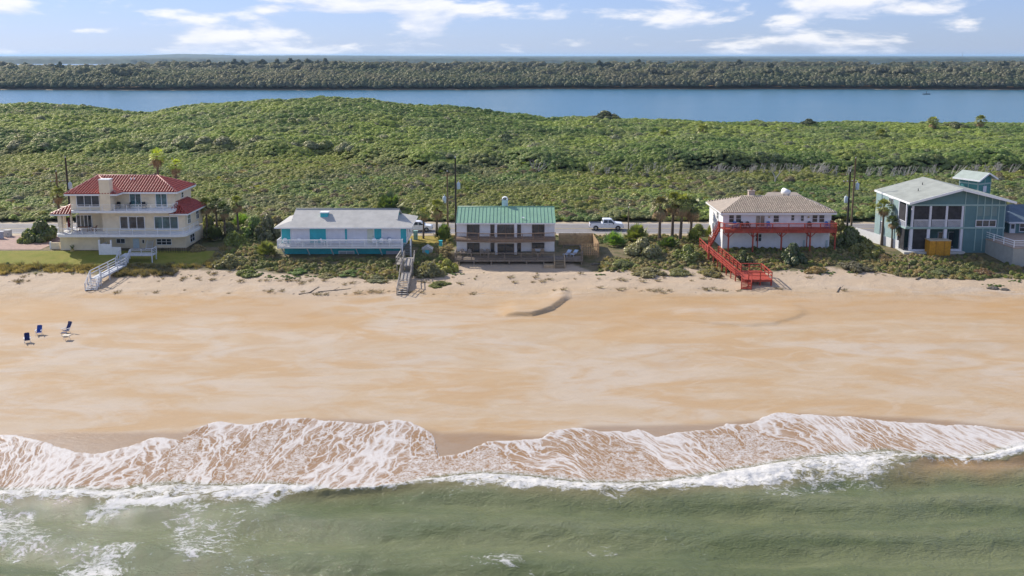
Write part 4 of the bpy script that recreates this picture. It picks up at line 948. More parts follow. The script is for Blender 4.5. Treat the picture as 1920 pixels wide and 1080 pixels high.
utility_box('utility_cabinet', 'pale concrete utility box by the road at the photo edge', 15, 443, 1.0, .8, 1.1, mat('pale_concrete', (.5, .49, .45), .8, .1))
# ================================================================== green-roofed house
Z3 = lambda x, y: (780 + x * .23155, 280 + y * .23155)
GREENM = mat('green_metal_roof', (.215, .37, .245), .45, .07, .7, spec=.4, dirt=.15, dirtc=(.2, .36, .28))
WBLOCK = mat('white_stucco', (.82, .81, .80), .75, .05, 1.3, .004, 18, dirt=.15, dirtc=(.5, .46, .42))
DECKW = mat('aged_brown_deck', (.22, .18, .14), .85, .22, 3, .004, 30, dirt=.5, dirtc=(.32, .28, .23))
def house_green():
    YW, YK = 137.2, 146.0; YC = 136.5; YBL = 135.0; YDK = 133.6
    T = Thing('green_roof_house', 'two-storey white house with green standing-seam metal roof and brown balconies', 'house', (-1.5, 138, 4))
    xl = rx(Z3, 328, 680, YW)[0]; xr = rx(Z3, 1122, 680, YW)[0]
    ze = rx(Z3, 700, 597, YW - .7)[1]; zb = rx(Z3, 700, 728, YBL)[1]; zd = rx(Z3, 700, 893, YDK)[1]
    q = MB(); q.box(xl, xr, YW, YK, zb - .2, ze - .05); T.p('upper_wall', q, WBLOCK)
    q = MB(); q.box(xl, xr, YW + .002, YK, 3.3, zb - .205); T.p('lower_wall', q, WBLOCK)
    c0, c1 = rx(Z3, 640, 680, YC)[0], rx(Z3, 818, 680, YC)[0]
    f, fc = face('-y', YW), face('-y', YC)
    FR = mat('brown_window_frame', (.16, .11, .085), .5, .15)
    # projecting centre bay, two storeys
    for nm, z0, z1 in (('upper_bay', zb - .19, ze - .06), ('lower_bay', zd, zb - .21)):
        q = MB(); q.box(c0, c1, YC, YW - .002, z0, z1); T.p(nm, q, WBLOCK)
    for (a0, b0, a1, b1, n, row) in ((412, 603, 514, 715, 2, 1), (603, 603, 633, 705, 1, 1), (820, 603, 850, 700, 1, 1), (940, 603, 1040, 715, 2, 1)):
        a = rr(Z3, a0, b0, a1, b1, YW); window(T, f, a[0], a[1], zb + .05, a[2], n, 1, .08, fm=FR)
    for (a0, b0, a1, b1, n, low) in ((414, 757, 515, 840, 2, 1), (604, 757, 633, 860, 1, 1), (820, 757, 850, 858, 1, 1), (937, 755, 1040, 803, 1, 0)):
        a = rr(Z3, a0, b0, a1, b1, YW); window(T, f, a[0], a[1], zd + .08 if low else a[3], a[2], n, 1, .08, fm=FR)
    a = rr(Z3, 657, 608, 795, 725, YC); window(T, fc, a[0], a[1], zb + .05, a[2], 2, 1, .1, fm=FR, name='sliding_door')
    a = rr(Z3, 660, 762, 795, 868, YC); window(T, fc, a[0], a[1], zd + .05, a[2], 2, 1, .1, fm=FR, name='sliding_door')
    # upper balcony, bowed out over the bay
    m1, m2 = rx(Z3, 600, 730, YBL)[0], rx(Z3, 860, 730, YBL)[0]
    bp = [(xl, YW - .003), (xl, YBL), (m1, YBL - .8), (m2, YBL - .8), (xr, YBL), (xr, YW - .003)]
    q = MB(); q.prism([(x, y, zb) for x, y in bp], (0, 0, -.2)); bo = T.p('balcony_floor', q, BROWNW)
    for a_, b_ in zip(bp[1:-2], bp[2:-1]):
        q = MB(); q.beam((a_[0], a_[1] - .03, zb - .16), (b_[0], b_[1] - .03, zb - .16), .06, .36); T.p('fascia', q, BROWNW, bo)
    railing(T, [(x, y + .06, zb) for x, y in bp[1:-1]], 1.0, BROWNW, (.12,), 2.0, .12, .09, .16, bo)
    # lower deck with planks, posts and a dark panel set back below
    xd = rx(Z3, 1352, 890, YDK)[0]; dk = MB(); dk.box(xl - .1, xd, YDK + .02, YDK + .1, zd - .32, zd - .05); do = T.p('deck_frame', dk, DECKW)
    n = 20
    for i in range(n):
        y0 = YDK + (YW - YDK) * i / n; q = MB(); q.box(xl - .1, xd, y0, y0 + (YW - YDK) / n - .012, zd - .045, zd); T.p('deck_board', q, DECKW, do)
    for i in range(22):
        y0 = YW + .02 + (143.0 - YW) * i / 22; q = MB(); q.box(xr + .02, xd, y0, y0 + .25, zd - .045, zd); T.p('deck_board', q, DECKW, do)
    s0, s1 = rx(Z3, 1120, 900, YDK)[0], rx(Z3, 1200, 900, YDK)[0]
    railing(T, [(xl - .05, YW - .2, zd), (xl - .05, YDK + .06, zd), (s0, YDK + .06, zd)], 1.0, DECKW, (.12,), 2.5, .12, .1, .17, do)
    railing(T, [(s1, YDK + .06, zd), (xd - .06, YDK + .06, zd), (xd - .06, 139.5, zd), (xr + 1.5, 139.5, zd)], 1.0, DECKW, (.12,), 2.2, .12, .1, .17, do)
    for px in (470, 610, 755, 895, 1036, 1340, 345):
        x = rx(Z3, px, 930, YDK + .2)[0]; q = MB(); q.box(x - .1, x + .1, YDK + .12, YDK + .32, 2.6, zd - .05); T.p('deck_post', q, DECKW, do)
    sk = MB(); sk.box(xl + .9, s0 + 2, YDK + 1.4, YDK + 1.5, 2.7, zd - .06); T.p('under_deck_dark_panel', sk, DARK, do)  # near-black panel set back beneath the deck
    e = YDK - 1.5; ze2 = hz((s0 + s1) / 2, e) + .12
    stairs(T, ((s0 + s1) / 2, YDK, zd - .05), ((s0 + s1) / 2, e, ze2), (1, 0, 0), s1 - s0 - .1, 5, mat('new_pine_boards', (.42, .32, .2), .7, .15, 4), (-1, 1), .9, do)
    q = MB(); q.box(s0 - 1.6, s0 - .1, e + .1, e + .16, ze2 - .2, ze2 + .35); q.box(s0 - 1.6, s0 - .1, e + .161, e + 1.4, ze2 + .25, ze2 + .3); T.p('step_box', q, mat('new_pine_boards', (.42, .32, .2)), do)
    # standing-seam roof: one panel and one seam at a time
    yf = YW - .75; yr = 141.6; el, er = rx(Z3, 323, 596, yf)[0], rx(Z3, 1130, 594, yf)[0]
    zr = gy(*Z3(720, 466), yr)[2]; n = 27; wdt = (er - el) / n
    q = MB(); q.prism([(el + .02, yf + .02, ze - .1), (el + .02, yr, zr - .1), (el + .02, 2 * yr - yf, ze - .1)], (er - el - .04, 0, 0)); ro = T.p('roof', q, mat('roof_deck', (.5, .5, .48), .7, .1))
    pan = MB(); L_ = Vector((0, yr - yf, zr - ze)); pan.prism([(0, 0, 0), (wdt - .015, 0, 0), (wdt - .015, L_.y, L_.z), (0, L_.y, L_.z)], (0, 0, -.03))
    pm = pan.mesh('roof_panel', GREENM); sm_ = MB(); sm_.beam((0, -.02, .03), (0, L_.y, L_.z + .03), .04, .085); sm = sm_.mesh('roof_seam', GREENM)
    for i in range(n):
        o = link('roof_panel', pm, ro); o.location = (el + i * wdt - T.loc[0], yf - T.loc[1], ze + .03 - T.loc[2])
    for i in range(n + 1):
        o = link('roof_seam', sm, ro); o.location = (el + i * wdt - T.loc[0], yf - T.loc[1], ze + .03 - T.loc[2])
    q = MB(); q.prism([(el, yr, zr), (er, yr, zr), (er, 2 * yr - yf, ze), (el, 2 * yr - yf, ze)], (0, 0, -.03)); T.p('rear_roof_sheet', q, GREENM, ro)
    q = MB(); q.tube((el, yr, zr + .03), (er, yr, zr + .03), .12, .12, 8); T.p('ridge_cap', q, GREENM, ro, True)
    fascia(T, [(el, yf - .02, ze), (er, yf - .02, ze)], WTRIM, ro, .18)
    for xx in (xl, xr - .15):
        q = MB(); q.prism([(xx, yf + .8, ze - .06), (xx, yr, zr - .16), (xx, 2 * yr - yf - .8, ze - .06)], (.15, 0, 0)); T.p('gable_wall', q, WBLOCK)
    x, y = rx(Z3, 720, 440, yr + .9)[0], yr + .9
    z0 = zr - .6; zt = gy(*Z3(720, 408), y)[2]
    q = MB(); q.box(x - .48, x + .48, y - .45, y + .45, z0, zt); ch = T.p('chimney', q, mat('pale_aqua_paint', (.50, .66, .66), .6, .06))
    q = MB()
    for k in range(7):
        t0, t1 = R(180 * k / 7), R(180 * (k + 1) / 7); q.prism([(x + .5 * math.cos(t0), y - .46, zt + .5 * math.sin(t0)), (x + .5 * math.cos(t1), y - .46, zt + .5 * math.sin(t1)), (x + .4 * math.cos(t1), y - .46, zt + .4 * math.sin(t1)), (x + .4 * math.cos(t0), y - .46, zt + .4 * math.sin(t0))], (0, .92, 0))
    T.p('arched_cap', q, WTRIM, ch)
    q = MB(); q.tube((x, y, zt), (x, y, zt + .25), .2, .16, 10); T.p('flue', q, mat('dull_steel', (.3, .3, .3), .4, .1, metal=.6), ch)
    vx = rx(Z3, 868, 555, yf + 1.2)[0]; q = MB(); q.beam((vx - .25, yf + 1.2, ze + .68), (vx + .2, yf + 1.0, ze + .62), .18, .12); T.p('roof_vent', q, WTRIM, ro)
    return zd, YDK, YW, xr, xd
zd3, YDK, YW3, xr3, xd3 = house_green()
WICK = mat('weathered_teak', (.42, .29, .17), .7, .15, 5)
TANC = mat('tan_plastic', (.46, .38, .30), .6, .08)
for zx, m_, lab in ((375, TANC, 'tan chair at the far end of the green-roofed house lower deck'), (432, TANC, 'tan chair in front of the first lower window of green-roofed house'), (535, TANC, 'tan chair just right of the first lower window, green-roofed house'), (578, TANC, 'tan chair beside the narrow lower window of green-roofed house'),
                    (955, WICK, 'orange-brown wooden chair under the short lower window, left of a pair'), (1022, WICK, 'orange-brown wooden chair under the short lower window, right of a pair')):
    chair('deck_chair', lab, (rx(Z3, zx, 850, YW3 - .9)[0], YW3 - .9, zd3 + .004), random.uniform(-.2, .2), m_, m_)
def sun_lounger(loc, rz, label):
    T = Thing('sun_lounger', label, 'lounger')
    FR = WTRIM
    for x in (-.3, .3):
        q = MB(); q.box(x - .03, x + .03, -1.0, 1.0, .28, .34); T.p('frame_rail', q, FR)
        for y in (-.8, .8): q = MB(); q.box(x - .025, x + .025, y - .025, y + .025, 0, .279); T.p('leg', q, FR)
    q = MB(); q.box(-.31, .31, -1.0, .3, .341, .40); T.p('cushion', q, mat('pale_blue_cushion', (.45, .55, .66), .8, .1))
    q = MB(); q.beam((0, .3, .38), (0, .95, .72), .62, .06); T.p('backrest', q, mat('pale_blue_cushion', (.45, .55, .66)))
    T.o.location = loc; T.o.rotation_euler = (0, 0, rz)
for i, lab in enumerate(('pale blue sun lounger on the side deck, left of two', 'pale blue sun lounger on the side deck, right of two')):
    sun_lounger((rx(Z3, 1225 + 55 * i, 840, 136.6)[0], 136.4, zd3 + .004), -.5, lab)
TIMB = mat('tan_fence_boards', (.40, .27, .15), .75, .18, 3, .003, 30)
def picket_fence(name, label, pts, h, m, bw=.15, gap=.015, cat='fence', zf=None, capm=None, thick=.03):
    c = Vector(pts[0]); T = Thing(name, label, cat, c)
    unit = MB(); unit.box(-.5, .5, -.5, .5, 0, 1); um = unit.mesh('board', m)
    for a, b in zip(pts[:-1], pts[1:]):
        a, b = Vector(a), Vector(b); d = b - a; n = max(1, int(d.length / (bw + gap))); ang = math.atan2(d.y, d.x)
        for i in range(n):
            p = a + d * ((i + .5) / n); o = link('board', um, T.o); o.location = p - c; o.rotation_euler = (0, 0, ang); o.scale = (bw, thick, h * (1 + random.uniform(-.008, .008)))
        nn = max(1, round(d.length / 2.4)); off = Vector((-d.y, d.x, 0)).normalized() * .07
        for i in range(nn + 1):
            p = a + d * (i / nn) + off; q = MB(); q.box(p.x - .05, p.x + .05, p.y - .05, p.y + .05, p.z - .4, p.z + h * .97); T.p('post', q, m)
        for hh in (.25, .75):
            q = MB(); q.beam(a + off * .55 + Vector((0, 0, h * hh)), b + off * .55 + Vector((0, 0, h * hh)), .04, .09); T.p('rail', q, m)
    return T
fa = gz(*Z3(1157, 768), 4.3); fb = gz(*Z3(1430, 768), 4.3); fc_ = gz(*Z3(1472, 852), 4.0); fd = gz(*Z3(1338, 852), 4.0)
hgt = (768 - 672) / 4.319 / 11.6
picket_fence('board_fence', 'tall tan board fence beside the green-roofed house, facing the road', [(fa[0], fa[1], 4.2), (fb[0], fb[1], 4.2), (fc_[0] + .1, fc_[1] + .2, 4.0)], hgt, TIMB)
picket_fence('slatted_fence', 'shorter slatted tan fence with open gaps beside the side deck', [(fd[0], fd[1], 3.9), (fc_[0], fc_[1], 3.9)], (852 - 757) / 4.319 / 12.0, TIMB, .14, .13)

# ================================================================== white house with red deck
Z4 = lambda x, y: (1200 + x / 4.0, 290 + y / 4.0)
REDD = mat('red_deck_paint', (.36, .055, .032), .7, .22, 2, dirt=.5, dirtc=(.46, .15, .10))
CTILE = mat('cream_grey_roof_tile', (.42, .34, .26), .55, .25, 3, spec=.4, dirt=.6, dirtc=(.17, .145, .12))
CBASE = mat('roof_underlay_brown', (.12, .095, .075), .8, .2)
def house_white():
    YW, YK, YDK = 139.2, 149.0, 136.6
    T = Thing('white_house', 'white stucco house with pale tiled hip roof above a red deck', 'house', (40, 142, 4))
    xl = rx(Z4, 623, 470, YW)[0]; xr = rx(Z4, 1436, 470, YW)[0]; ze = rx(Z4, 1000, 438, YW - .6)[1]; zd = rx(Z4, 1000, 566, YDK)[1]
    q = MB(); q.box(xl, xr, YW, YK, zd - .1, ze - .04); T.p('upper_wall', q, WBLOCK)
    x0 = rx(Z4, 600, 660, YW)[0]; q = MB(); q.box(xl + .02, rx(Z4, 1420, 640, YW)[0], YW + .003, YK - .02, rx(Z4, 1000, 684, YW)[1] - 1.6, zd - .105); T.p('lower_wall', q, WBLOCK)
    for px in (1225, 1397):
        x = rx(Z4, px, 700, YW)[0]; q = MB(); q.box(x - .12, x + .12, YW - .2, YW + .05, 3.0, zd - 2.1); T.p('pile', q, mat('pale_blue_post', (.45, .55, .56)))
    f = face('-y', YW)
    for a0, b0, a1, b1, n, rows in ((665, 450, 706, 510, 1, 2), (716, 450, 760, 510, 1, 2), (865, 455, 936, 552, 2, 1), (998, 452, 1044, 508, 1, 2), (1131, 450, 1159, 495, 1, 2), (1203, 453, 1231, 500, 1, 2), (1289, 450, 1333, 508, 1, 2), (1340, 450, 1384, 508, 1, 2)):
        a = rr(Z4, a0, b0, a1, b1, YW); dr = n == 2; window(T, f, a[0], a[1], zd + .05 if dr else a[3], a[2], n, rows, .07, name='sliding_door' if dr else 'window', gm=mat('curtained_glass', (.22, .2, .17), .1, .3, 1.5, spec=.6) if dr else GLASS)
    a = rr(Z4, 865, 592, 912, 652, YW); window(T, f, a[0], a[1], a[3], a[2], 2, 2, .07)
    for px in (968, 1263):
        a = rr(Z4, px - 6, 462, px + 6, 474, YW); q = MB(); fbox(q, f, a[0], a[1], .002, .12, a[3], a[2]); T.p('wall_lamp', q, mat('brass_fixture', (.4, .3, .15), .4, .1))
    fS = face('-x', xl); window(T, fS, 142.2, 143.4, ze - 1.7, ze - .5, 2, 2, .07)
    # roof
    yf, yb = YW - .65, YK + .65; el, er = rx(Z4, 608, 438, yf)[0], rx(Z4, 1477, 438, yf)[0]
    yr = 143.9; zr = gy(*Z4(980, 312), yr)[2]; rL = (gy(*Z4(775, 312), yr)[0], yr, zr); rR = (gy(*Z4(1192, 312), yr)[0], yr, zr)
    A, B_, C_, D_ = (el, yf, ze), (er, yf, ze), (er, yb, ze), (el, yb, ze)
    ro = roof_faces(T, [[A, B_, rR, rL], [B_, C_, rR], [C_, D_, rL, rR]], CBASE, CTILE, tw=.34, tl=.4)
    q = MB(); slab(q, [D_, A, rL], .13); T.p('side_slope', q, mat('flat_tan_shingle', (.36, .30, .24), .85, .12, 1.5, .01, 12), ro)
    for a_, b_ in ((rL, rR), (rR, B_), (rR, C_)): ridge(T, a_, b_, mat('pale_ridge_tile', (.45, .38, .3), .6, .2), ro, .1)
    ridge(T, rL, A, mat('dark_ridge_tile', (.2, .16, .13), .6, .2), ro, .09)
    fascia(T, [D_, A, B_, C_], WTRIM, ro, .24)
    q = MB(); g0 = gy(*Z4(930, 296), 147.5)
    q.prism([(gy(*Z4(895, 300), 147)[0], 145.2, zr - .35), (gy(*Z4(1205, 300), 147)[0], 145.2, zr - .35), (gy(*Z4(1165, 294), 148)[0], 147.6, zr + .12), (gy(*Z4(955, 294), 148)[0], 147.6, zr + .12)], (0, 0, -.2)); T.p('rear_roof', q, mat('flat_tan_shingle', (.36, .30, .24)), ro)
    x = gy(*Z4(836, 300), 144.6)[0]; q = MB(); q.box(x - .5, x + .45, 144.3, 145.1, zr - .8, zr + .75); ch = T.p('chimney', q, mat('pale_brick', (.5, .4, .34), .8, .15, 4, lines=(2, .2, .015)))
    q = MB(); q.box(x - .58, x + .53, 144.22, 145.18, zr + .751, zr + .87); T.p('chimney_cap', q, mat('mortar_cap', (.4, .34, .28), .8, .1), ch)
    q = MB(); q.tube((x, 144.7, zr + .871), (x, 144.7, zr + 1.1), .2, .2, 8); T.p('flue', q, mat('clay_flue', (.3, .17, .1), .8, .1), ch)
    a = gy(*Z4(1070, 270), 145.8); b = gy(*Z4(1118, 290), 144.9); q = MB(); A1 = Vector(a); B1 = Vector(b); q.tube(A1, B1, .5, .5, 16); t = T.p('solar_water_tank', q, WTRIM, ro, True)
    for k in (.25, .75):
        p = A1 + (B1 - A1) * k; q = MB(); q.box(p.x - .06, p.x + .06, p.y - .3, p.y + .3, p.z - 1.1, p.z - .35); T.p('tank_cradle', q, BLACKM, t)
    # red deck: planks, beam, posts with Y braces
    dx0, dx1 = rx(Z4, 636, 560, YDK)[0], rx(Z4, 1477, 560, YDK)[0]
    q = MB(); q.box(dx0, dx1, YDK, YDK + .08, zd - .45, zd - .05); do = T.p('deck_beam', q, REDD)
    n = 13
    for i in range(n):
        y0 = YDK - .02 + (YW - YDK) * i / n; q = MB(); q.box(dx0 - .6 if y0 > YDK + 1.2 else dx0, dx1, y0, y0 + (YW - YDK) / n - .012, zd - .05, zd); T.p('deck_board', q, REDD, do)
    q = MB(); q.box(dx1 - .1, dx1, YDK + .081, YW, zd - .45, zd - .055); T.p('deck_beam', q, REDD, do)
    railing(T, [(dx0 - .55, YW - 1.0, zd), (dx0, YDK + .05, zd), (dx1 - .05, YDK + .05, zd), (dx1 - .05, YW, zd)], 1.0, REDD, (.1,), 2.3, .13, .1, .16, do, cap=.2)
    for k, px in enumerate((663, 846, 1060, 1275, 1462)):
        x = rx(Z4, px, 650, YDK + .3)[0]; q = MB(); q.box(x - .1, x + .1, YDK + .2, YDK + .4, 2.9, zd - .06); T.p('deck_post', q, REDD, do)
        for s in ((-1, 1) if k < 4 else (-1,)):
            q = MB(); q.beam((x, YDK + .3, zd - 1.2), (x + s * .95, YDK + .3, zd - .3), .09, .1); T.p('knee_brace', q, REDD, do)
        q = MB(); q.beam((x, YDK + .3, zd - 1.4), (x, YW - .4, zd - .3), .09, .1, (1, 0, 0)); T.p('knee_brace', q, REDD, do)
    for px in (880, 1250):
        x = rx(Z4, px, 660, YW - .6)[0]; q = MB(); q.box(x - .07, x + .07, YW - .7, YW - .56, 2.9, zd - .06); T.p('deck_post', q, REDD, do)
    # side stairs down from the deck's end
    tp = Vector((dx0 - .1, YW - .3, zd)); bt = Vector(gz(*Z4(532, 700), 4.75)); s = Vector((0, 1, 0))
    tp = Vector((rx(Z4, 590, 560, YW - .4)[0], YW - .6, zd)); bt = Vector((rx(Z4, 520, 690, YW - .6)[0], YW - .6, 4.75))
    stairs(T, tp, bt, (0, 1, 0), 1.1, 11, REDD, (-1, 1), 1.0, do)
    return zd, YDK, YW, bt
zd4, YDK4, YW4, bt4 = house_white()
BLKP = mat('black_plastic', (.02, .02, .022), .45, .1)
for zx, m_, lab in ((712, BLUEP, 'blue deck chair on the red deck by the round table'), (765, BLKP, 'black deck chair on the red deck, first right of blue chair'), (808, BLKP, 'black deck chair on the red deck, beside the sliding door'), (963, BLUEP, 'blue deck chair on the red deck, right of the sliding door'), (1268, BLKP, 'black deck chair alone near the far end of red deck'), (1402, BLUEP, 'blue deck chair at the far end of the red deck')):
    chair('deck_chair', lab, (rx(Z4, zx, 560, YW4 - .8)[0], YW4 - .9, zd4 + .004), random.uniform(-.25, .25), m_, m_)
def round_table(loc, label):
    T = Thing('round_table', label, 'table', loc); x, y, z = loc
    q = MB(); q.lathe((x, y, z), [(.62, .70), (.64, .72), (.64, .75), (.6, .76)], 20); T.p('table_top', q, mat('tan_table', (.5, .36, .28), .6, .1))
    q = MB(); q.lathe((x, y, z), [(.3, 0), (.28, .05), (.06, .1), (.05, .7)], 12); T.p('pedestal', q, BLACKM)
round_table((rx(Z4, 700, 560, YDK4 + .9)[0] - .2, YDK4 + .9, zd4 + .004), 'round tan table at the stair end of the red deck')
def red_walk():
    z1 = 4.7
    T = Thing('red_beach_walk', 'bright red wooden walk with landing platform and steps down to sand', 'walkway', gz(1400, 515, 3.3))
    a = Vector((bt4.x + .1, bt4.y, 4.72)); b = Vector(gz(*Z4(548, 735), z1)); 
    # landing at the foot of the deck stairs
    x0, x1 = b.x - .8, b.x + .6; y0, y1 = b.y - .4, bt4.y + .7; n = 12
    for i in range(n):
        yy = y0 + (y1 - y0) * i / n; q = MB(); q.box(x0, x1, yy, yy + (y1 - y0) / n - .015, z1 - .05, z1); T.p('deck_board', q, REDD)
    railing(T, [(x0, y1, z1), (x0, y0, z1)], 1.0, REDD, (.5,), 1.6, .11, .09)
    for x in (x0, x1):
        for yy in (y0 + .1, y1 - .1): q = MB(); q.box(x - .08, x + .08, yy - .08, yy + .08, 3.2, z1 - .051); T.p('pile', q, REDD)
    c = Vector((x1 - .5, y0 + .3, z1)); d = Vector(gz(*Z4(752, 905), 3.45))
    f = d - c; s = Vector((-f.y, f.x, 0)).normalized(); n = 24; wd = 1.3
    for i in range(n):
        p0, p1 = c + f * (i / n), c + f * ((i + .93) / n); q = MB(); q.prism([p0 - s * wd / 2, p1 - s * wd / 2, p1 + s * wd / 2, p0 + s * wd / 2], (0, 0, -.05)); T.p('deck_board', q, REDD)
    for sg in (-1, 1):
        k = 6; dd = d if sg < 0 else c + f * .86
        for i in range(k + 1):
            p = c + (dd - c) * (i / k) + s * sg * (wd / 2 + .06); q = MB(); q.box(p.x - .07, p.x + .07, p.y - .07, p.y + .07, hz(p.x, p.y) - .3, p.z + 1.0); T.p('railing_post', q, REDD)
        for hh in (.3, .62, .98):
            q = MB(); q.beam(c + s * sg * (wd / 2 + .13) + Vector((0, 0, hh)), dd + s * sg * (wd / 2 + .13) + Vector((0, 0, hh)), .06 if hh < .9 else .12, .13 if hh < .9 else .08); T.p('handrail' if hh > .9 else 'rail', q, REDD)
    # platform
    zp = 3.45; pf0 = gz(*Z4(815, 937), zp); pf1 = gz(*Z4(992, 937), zp); yb = gz(*Z4(800, 868), zp)[1]; xa, xb = gz(*Z4(745, 900), zp)[0], pf1[0]; yf = pf0[1]; n = 12
    for i in range(n):
        yy = yf + (yb - yf) * i / n; q = MB(); q.box(xa, xb, yy, yy + (yb - yf) / n - .015, zp - .05, zp); T.p('deck_board', q, REDD)
    q = MB(); q.box(xa, xb, yf - .06, yf - .001, zp - .3, zp - .01); T.p('deck_beam', q, REDD)
    for x in (pf0[0], (pf0[0] + xb) / 2, xb - .1):
        for yy in (yf + .1, yb - .1): q = MB(); q.box(x - .09, x + .09, yy - .09, yy + .09, hz(x, yy) - .4, zp - .051); T.p('pile', q, REDD)
    railing(T, [(xa + .3, yb, zp), (xb - .05, yb, zp), (xb - .05, yf + .05, zp), (pf0[0], yf + .05, zp)], 1.0, REDD, (.55,), 2.0, .12, .1, cap=.16)
    # steps to the sand
    e = gz(*Z4(796, 1022), 2.3); sx0 = gz(*Z4(775, 925), zp)[0]; top = Vector(((sx0 + xa) / 2 + .35, yf + .3, zp)); bot = Vector((e[0], e[1], hz(e[0], e[1]) + .06))
    f = bot - top; s = Vector((-f.y, f.x, 0)).normalized()
    stairs(T, top, bot, s, 1.15, 8, REDD, (-1, 1), .95)
red_walk()

# ================================================================== teal gabled house
Z5 = lambda x, y: (1560 + x / 4.0, 290 + y / 4.0)
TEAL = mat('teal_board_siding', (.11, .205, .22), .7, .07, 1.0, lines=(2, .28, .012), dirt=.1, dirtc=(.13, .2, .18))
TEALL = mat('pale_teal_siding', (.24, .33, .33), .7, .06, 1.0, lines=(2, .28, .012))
SEAF = mat('seafoam_trim', (.30, .42, .40), .55, .05)
GSH = mat('grey_green_shingle', (.30, .315, .28), .85, .12, .7, .012, 10, dirt=.15, dirtc=(.24, .25, .23))
SHADET = mat('shaded_white_trim', (.62, .63, .68), .5, .04)  # white trim with its bluish shade mixed into the colour
def house_teal():
    YW, YK, YP = 136.6, 148.3, 139.4
    T = Thing('teal_house', 'teal gabled house with screened porches, white columns and a lookout tower', 'house', (66, 140, 4))
    xl = rx(Z5, 550, 560, YW)[0]; xr = rx(Z5, 1292, 560, YW)[0]
    zl = rx(Z5, 585, 360, YW - 1)[1]; zp = rx(Z5, 985, 254, YW - 1)[1]; xp = rx(Z5, 985, 254, YW - 1)[0]
    eL = rx(Z5, 585, 360, YW - 1)[0]; eR = rx(Z5, 1387, 352, YW - 1)[0]; sl = (zp - zl) / (xp - eL); zrr = zp - sl * (eR - xp); zrr = rx(Z5, 1385, 353, YW - 1)[1]
    zm = rx(Z5, 780, 548, YW)[1]; zg = rx(Z5, 780, 722, YW)[1]; zt = rx(Z5, 780, 378, YW)[1]
    xs_ = rx(Z5, 983, 560, YW)[0]
    zat = lambda x: zp - (abs(x - xp) * (sl if x < xp else (zp - zrr) / (eR - xp)))
    # side wall, back, inner walls, solid front bay
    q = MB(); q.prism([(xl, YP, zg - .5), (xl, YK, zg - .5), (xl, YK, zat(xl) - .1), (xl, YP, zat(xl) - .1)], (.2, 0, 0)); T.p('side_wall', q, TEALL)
    q = MB(); q.box(xl + .201, xs_, YP, YP + .2, zg - .4, zt + .3); T.p('porch_back_wall', q, mat('porch_teal_boards', (.105, .20, .19), .7, .1))  # plain teal, close to the front siding colour
    q = MB(); q.prism([(xs_, YW, zg - .5), (xr, YW, zg - .5), (xr, YW, zat(xr) - .1), (xs_, YW, zat(xs_) - .1)], (0, YK - YW, 0)); T.p('front_bay', q, TEAL)
    q = MB(); q.prism([(xl, YW + .01, zt), (xs_ - .002, YW + .01, zt), (xs_ - .002, YW + .01, zat(xs_) - .1), (xp, YW + .01, zp - .1) if xp < xs_ else (xs_ - .002, YW + .01, zat(xs_) - .1), (xl, YW + .01, zat(xl) - .1)][:5] if xp < xs_ else [(xl, YW + .01, zt), (xs_ - .002, YW + .01, zt), (xs_ - .002, YW + .01, zat(xs_) - .1), (xl, YW + .01, zat(xl) - .1)], (0, .25, 0)); T.p('gable_wall', q, TEAL)
    q = MB(); q.box(xl, xs_ - .002, YW + .02, YP - .002, zm - .22, zm + .05); T.p('porch_floor', q, SEAF)
    q = MB(); q.box(xl - .3, xs_ + .2, YW - .8, YP - .002, zg - .35, zg); T.p('patio_slab', q, mat('pale_concrete', (.5, .49, .45)))
    # columns and screens, two storeys
    cols = (592, 738, 860, 977)
    for k in range(4):
        x = rx(Z5, cols[k] + (0 if k else 18), 620, YW)[0] if False else rx(Z5, (592, 720, 847, 970)[k], 630, YW)[0]
        q = MB(); q.box(x - .22, x + .22, YW - .05, YW + .35, zg, zm - .221); T.p('column', q, SHADET)
    for k, px in enumerate((606, 739, 861, 980)):
        x = rx(Z5, px, 450, YW)[0]; q = MB(); q.box(x - .16, x + .16, YW - .02, YW + .25, zm + .051, zt - .002); T.p('porch_post', q, SHADET)
    for a0, a1 in ((618, 728), (750, 853), (872, 974)):
        a = rr(Z5, a0, 390, a1, 490, YW); q = MB(); q.box(a[0], a[1], YW + .10, YW + .13, a[3], a[2] + .1); sc = T.p('screen_panel', q, SCREEN)
        b = rr(Z5, a0 - 2, 492, a1 + 2, 542, YW); q = MB(); q.box(b[0], b[1], YW + .02, YW + .10, b[2] - .02, b[2] + .09); T.p('handrail', q, SHADET, sc)
        bb = MB(); nb = 13
        for i in range(nb): x = b[0] + (b[1] - b[0]) * (i + .5) / nb; bb.box(x - .04, x + .04, YW + .04, YW + .08, zm + .06, b[2] - .021)
        T.p('balusters', bb, SHADET, sc, kind='stuff')
        q = MB(); q.box(b[0], b[1], YW + .135, YW + .15, zm + .06, b[2]); T.p('lower_screen', q, SCREEN, sc)
    # side openings of the porch
    fx = face('-x', xl)
    for z0, z1, m_ in ((zm + .95, zt - .05, SCREEN), (zg + .1, zm - .3, SCREEN)):
        q = MB(); q.box(xl + .05, xl + .08, YW + .36, YP - .01, z0, z1); T.p('screen_panel', q, m_)
    q = MB(); q.box(xl, xl + .1, YW + .36, YP - .01, zm + .85, zm + .945); T.p('handrail', q, SHADET)
    bb = MB()
    for i in range(12): yy = YW + .5 + .2 * i; bb.box(xl + .03, xl + .07, yy, yy + .07, zm + .06, zm + .849)
    T.p('balusters', bb, SHADET, kind='stuff')
    # lower storey: dark screened bay and sliding doors
    a = rr(Z5, 610, 567, 706, 700, YW); q = MB(); q.box(a[0], a[1], YW + .12, YW + .15, zg + .25, zm - .25); T.p('screen_panel', q, SCREEN)
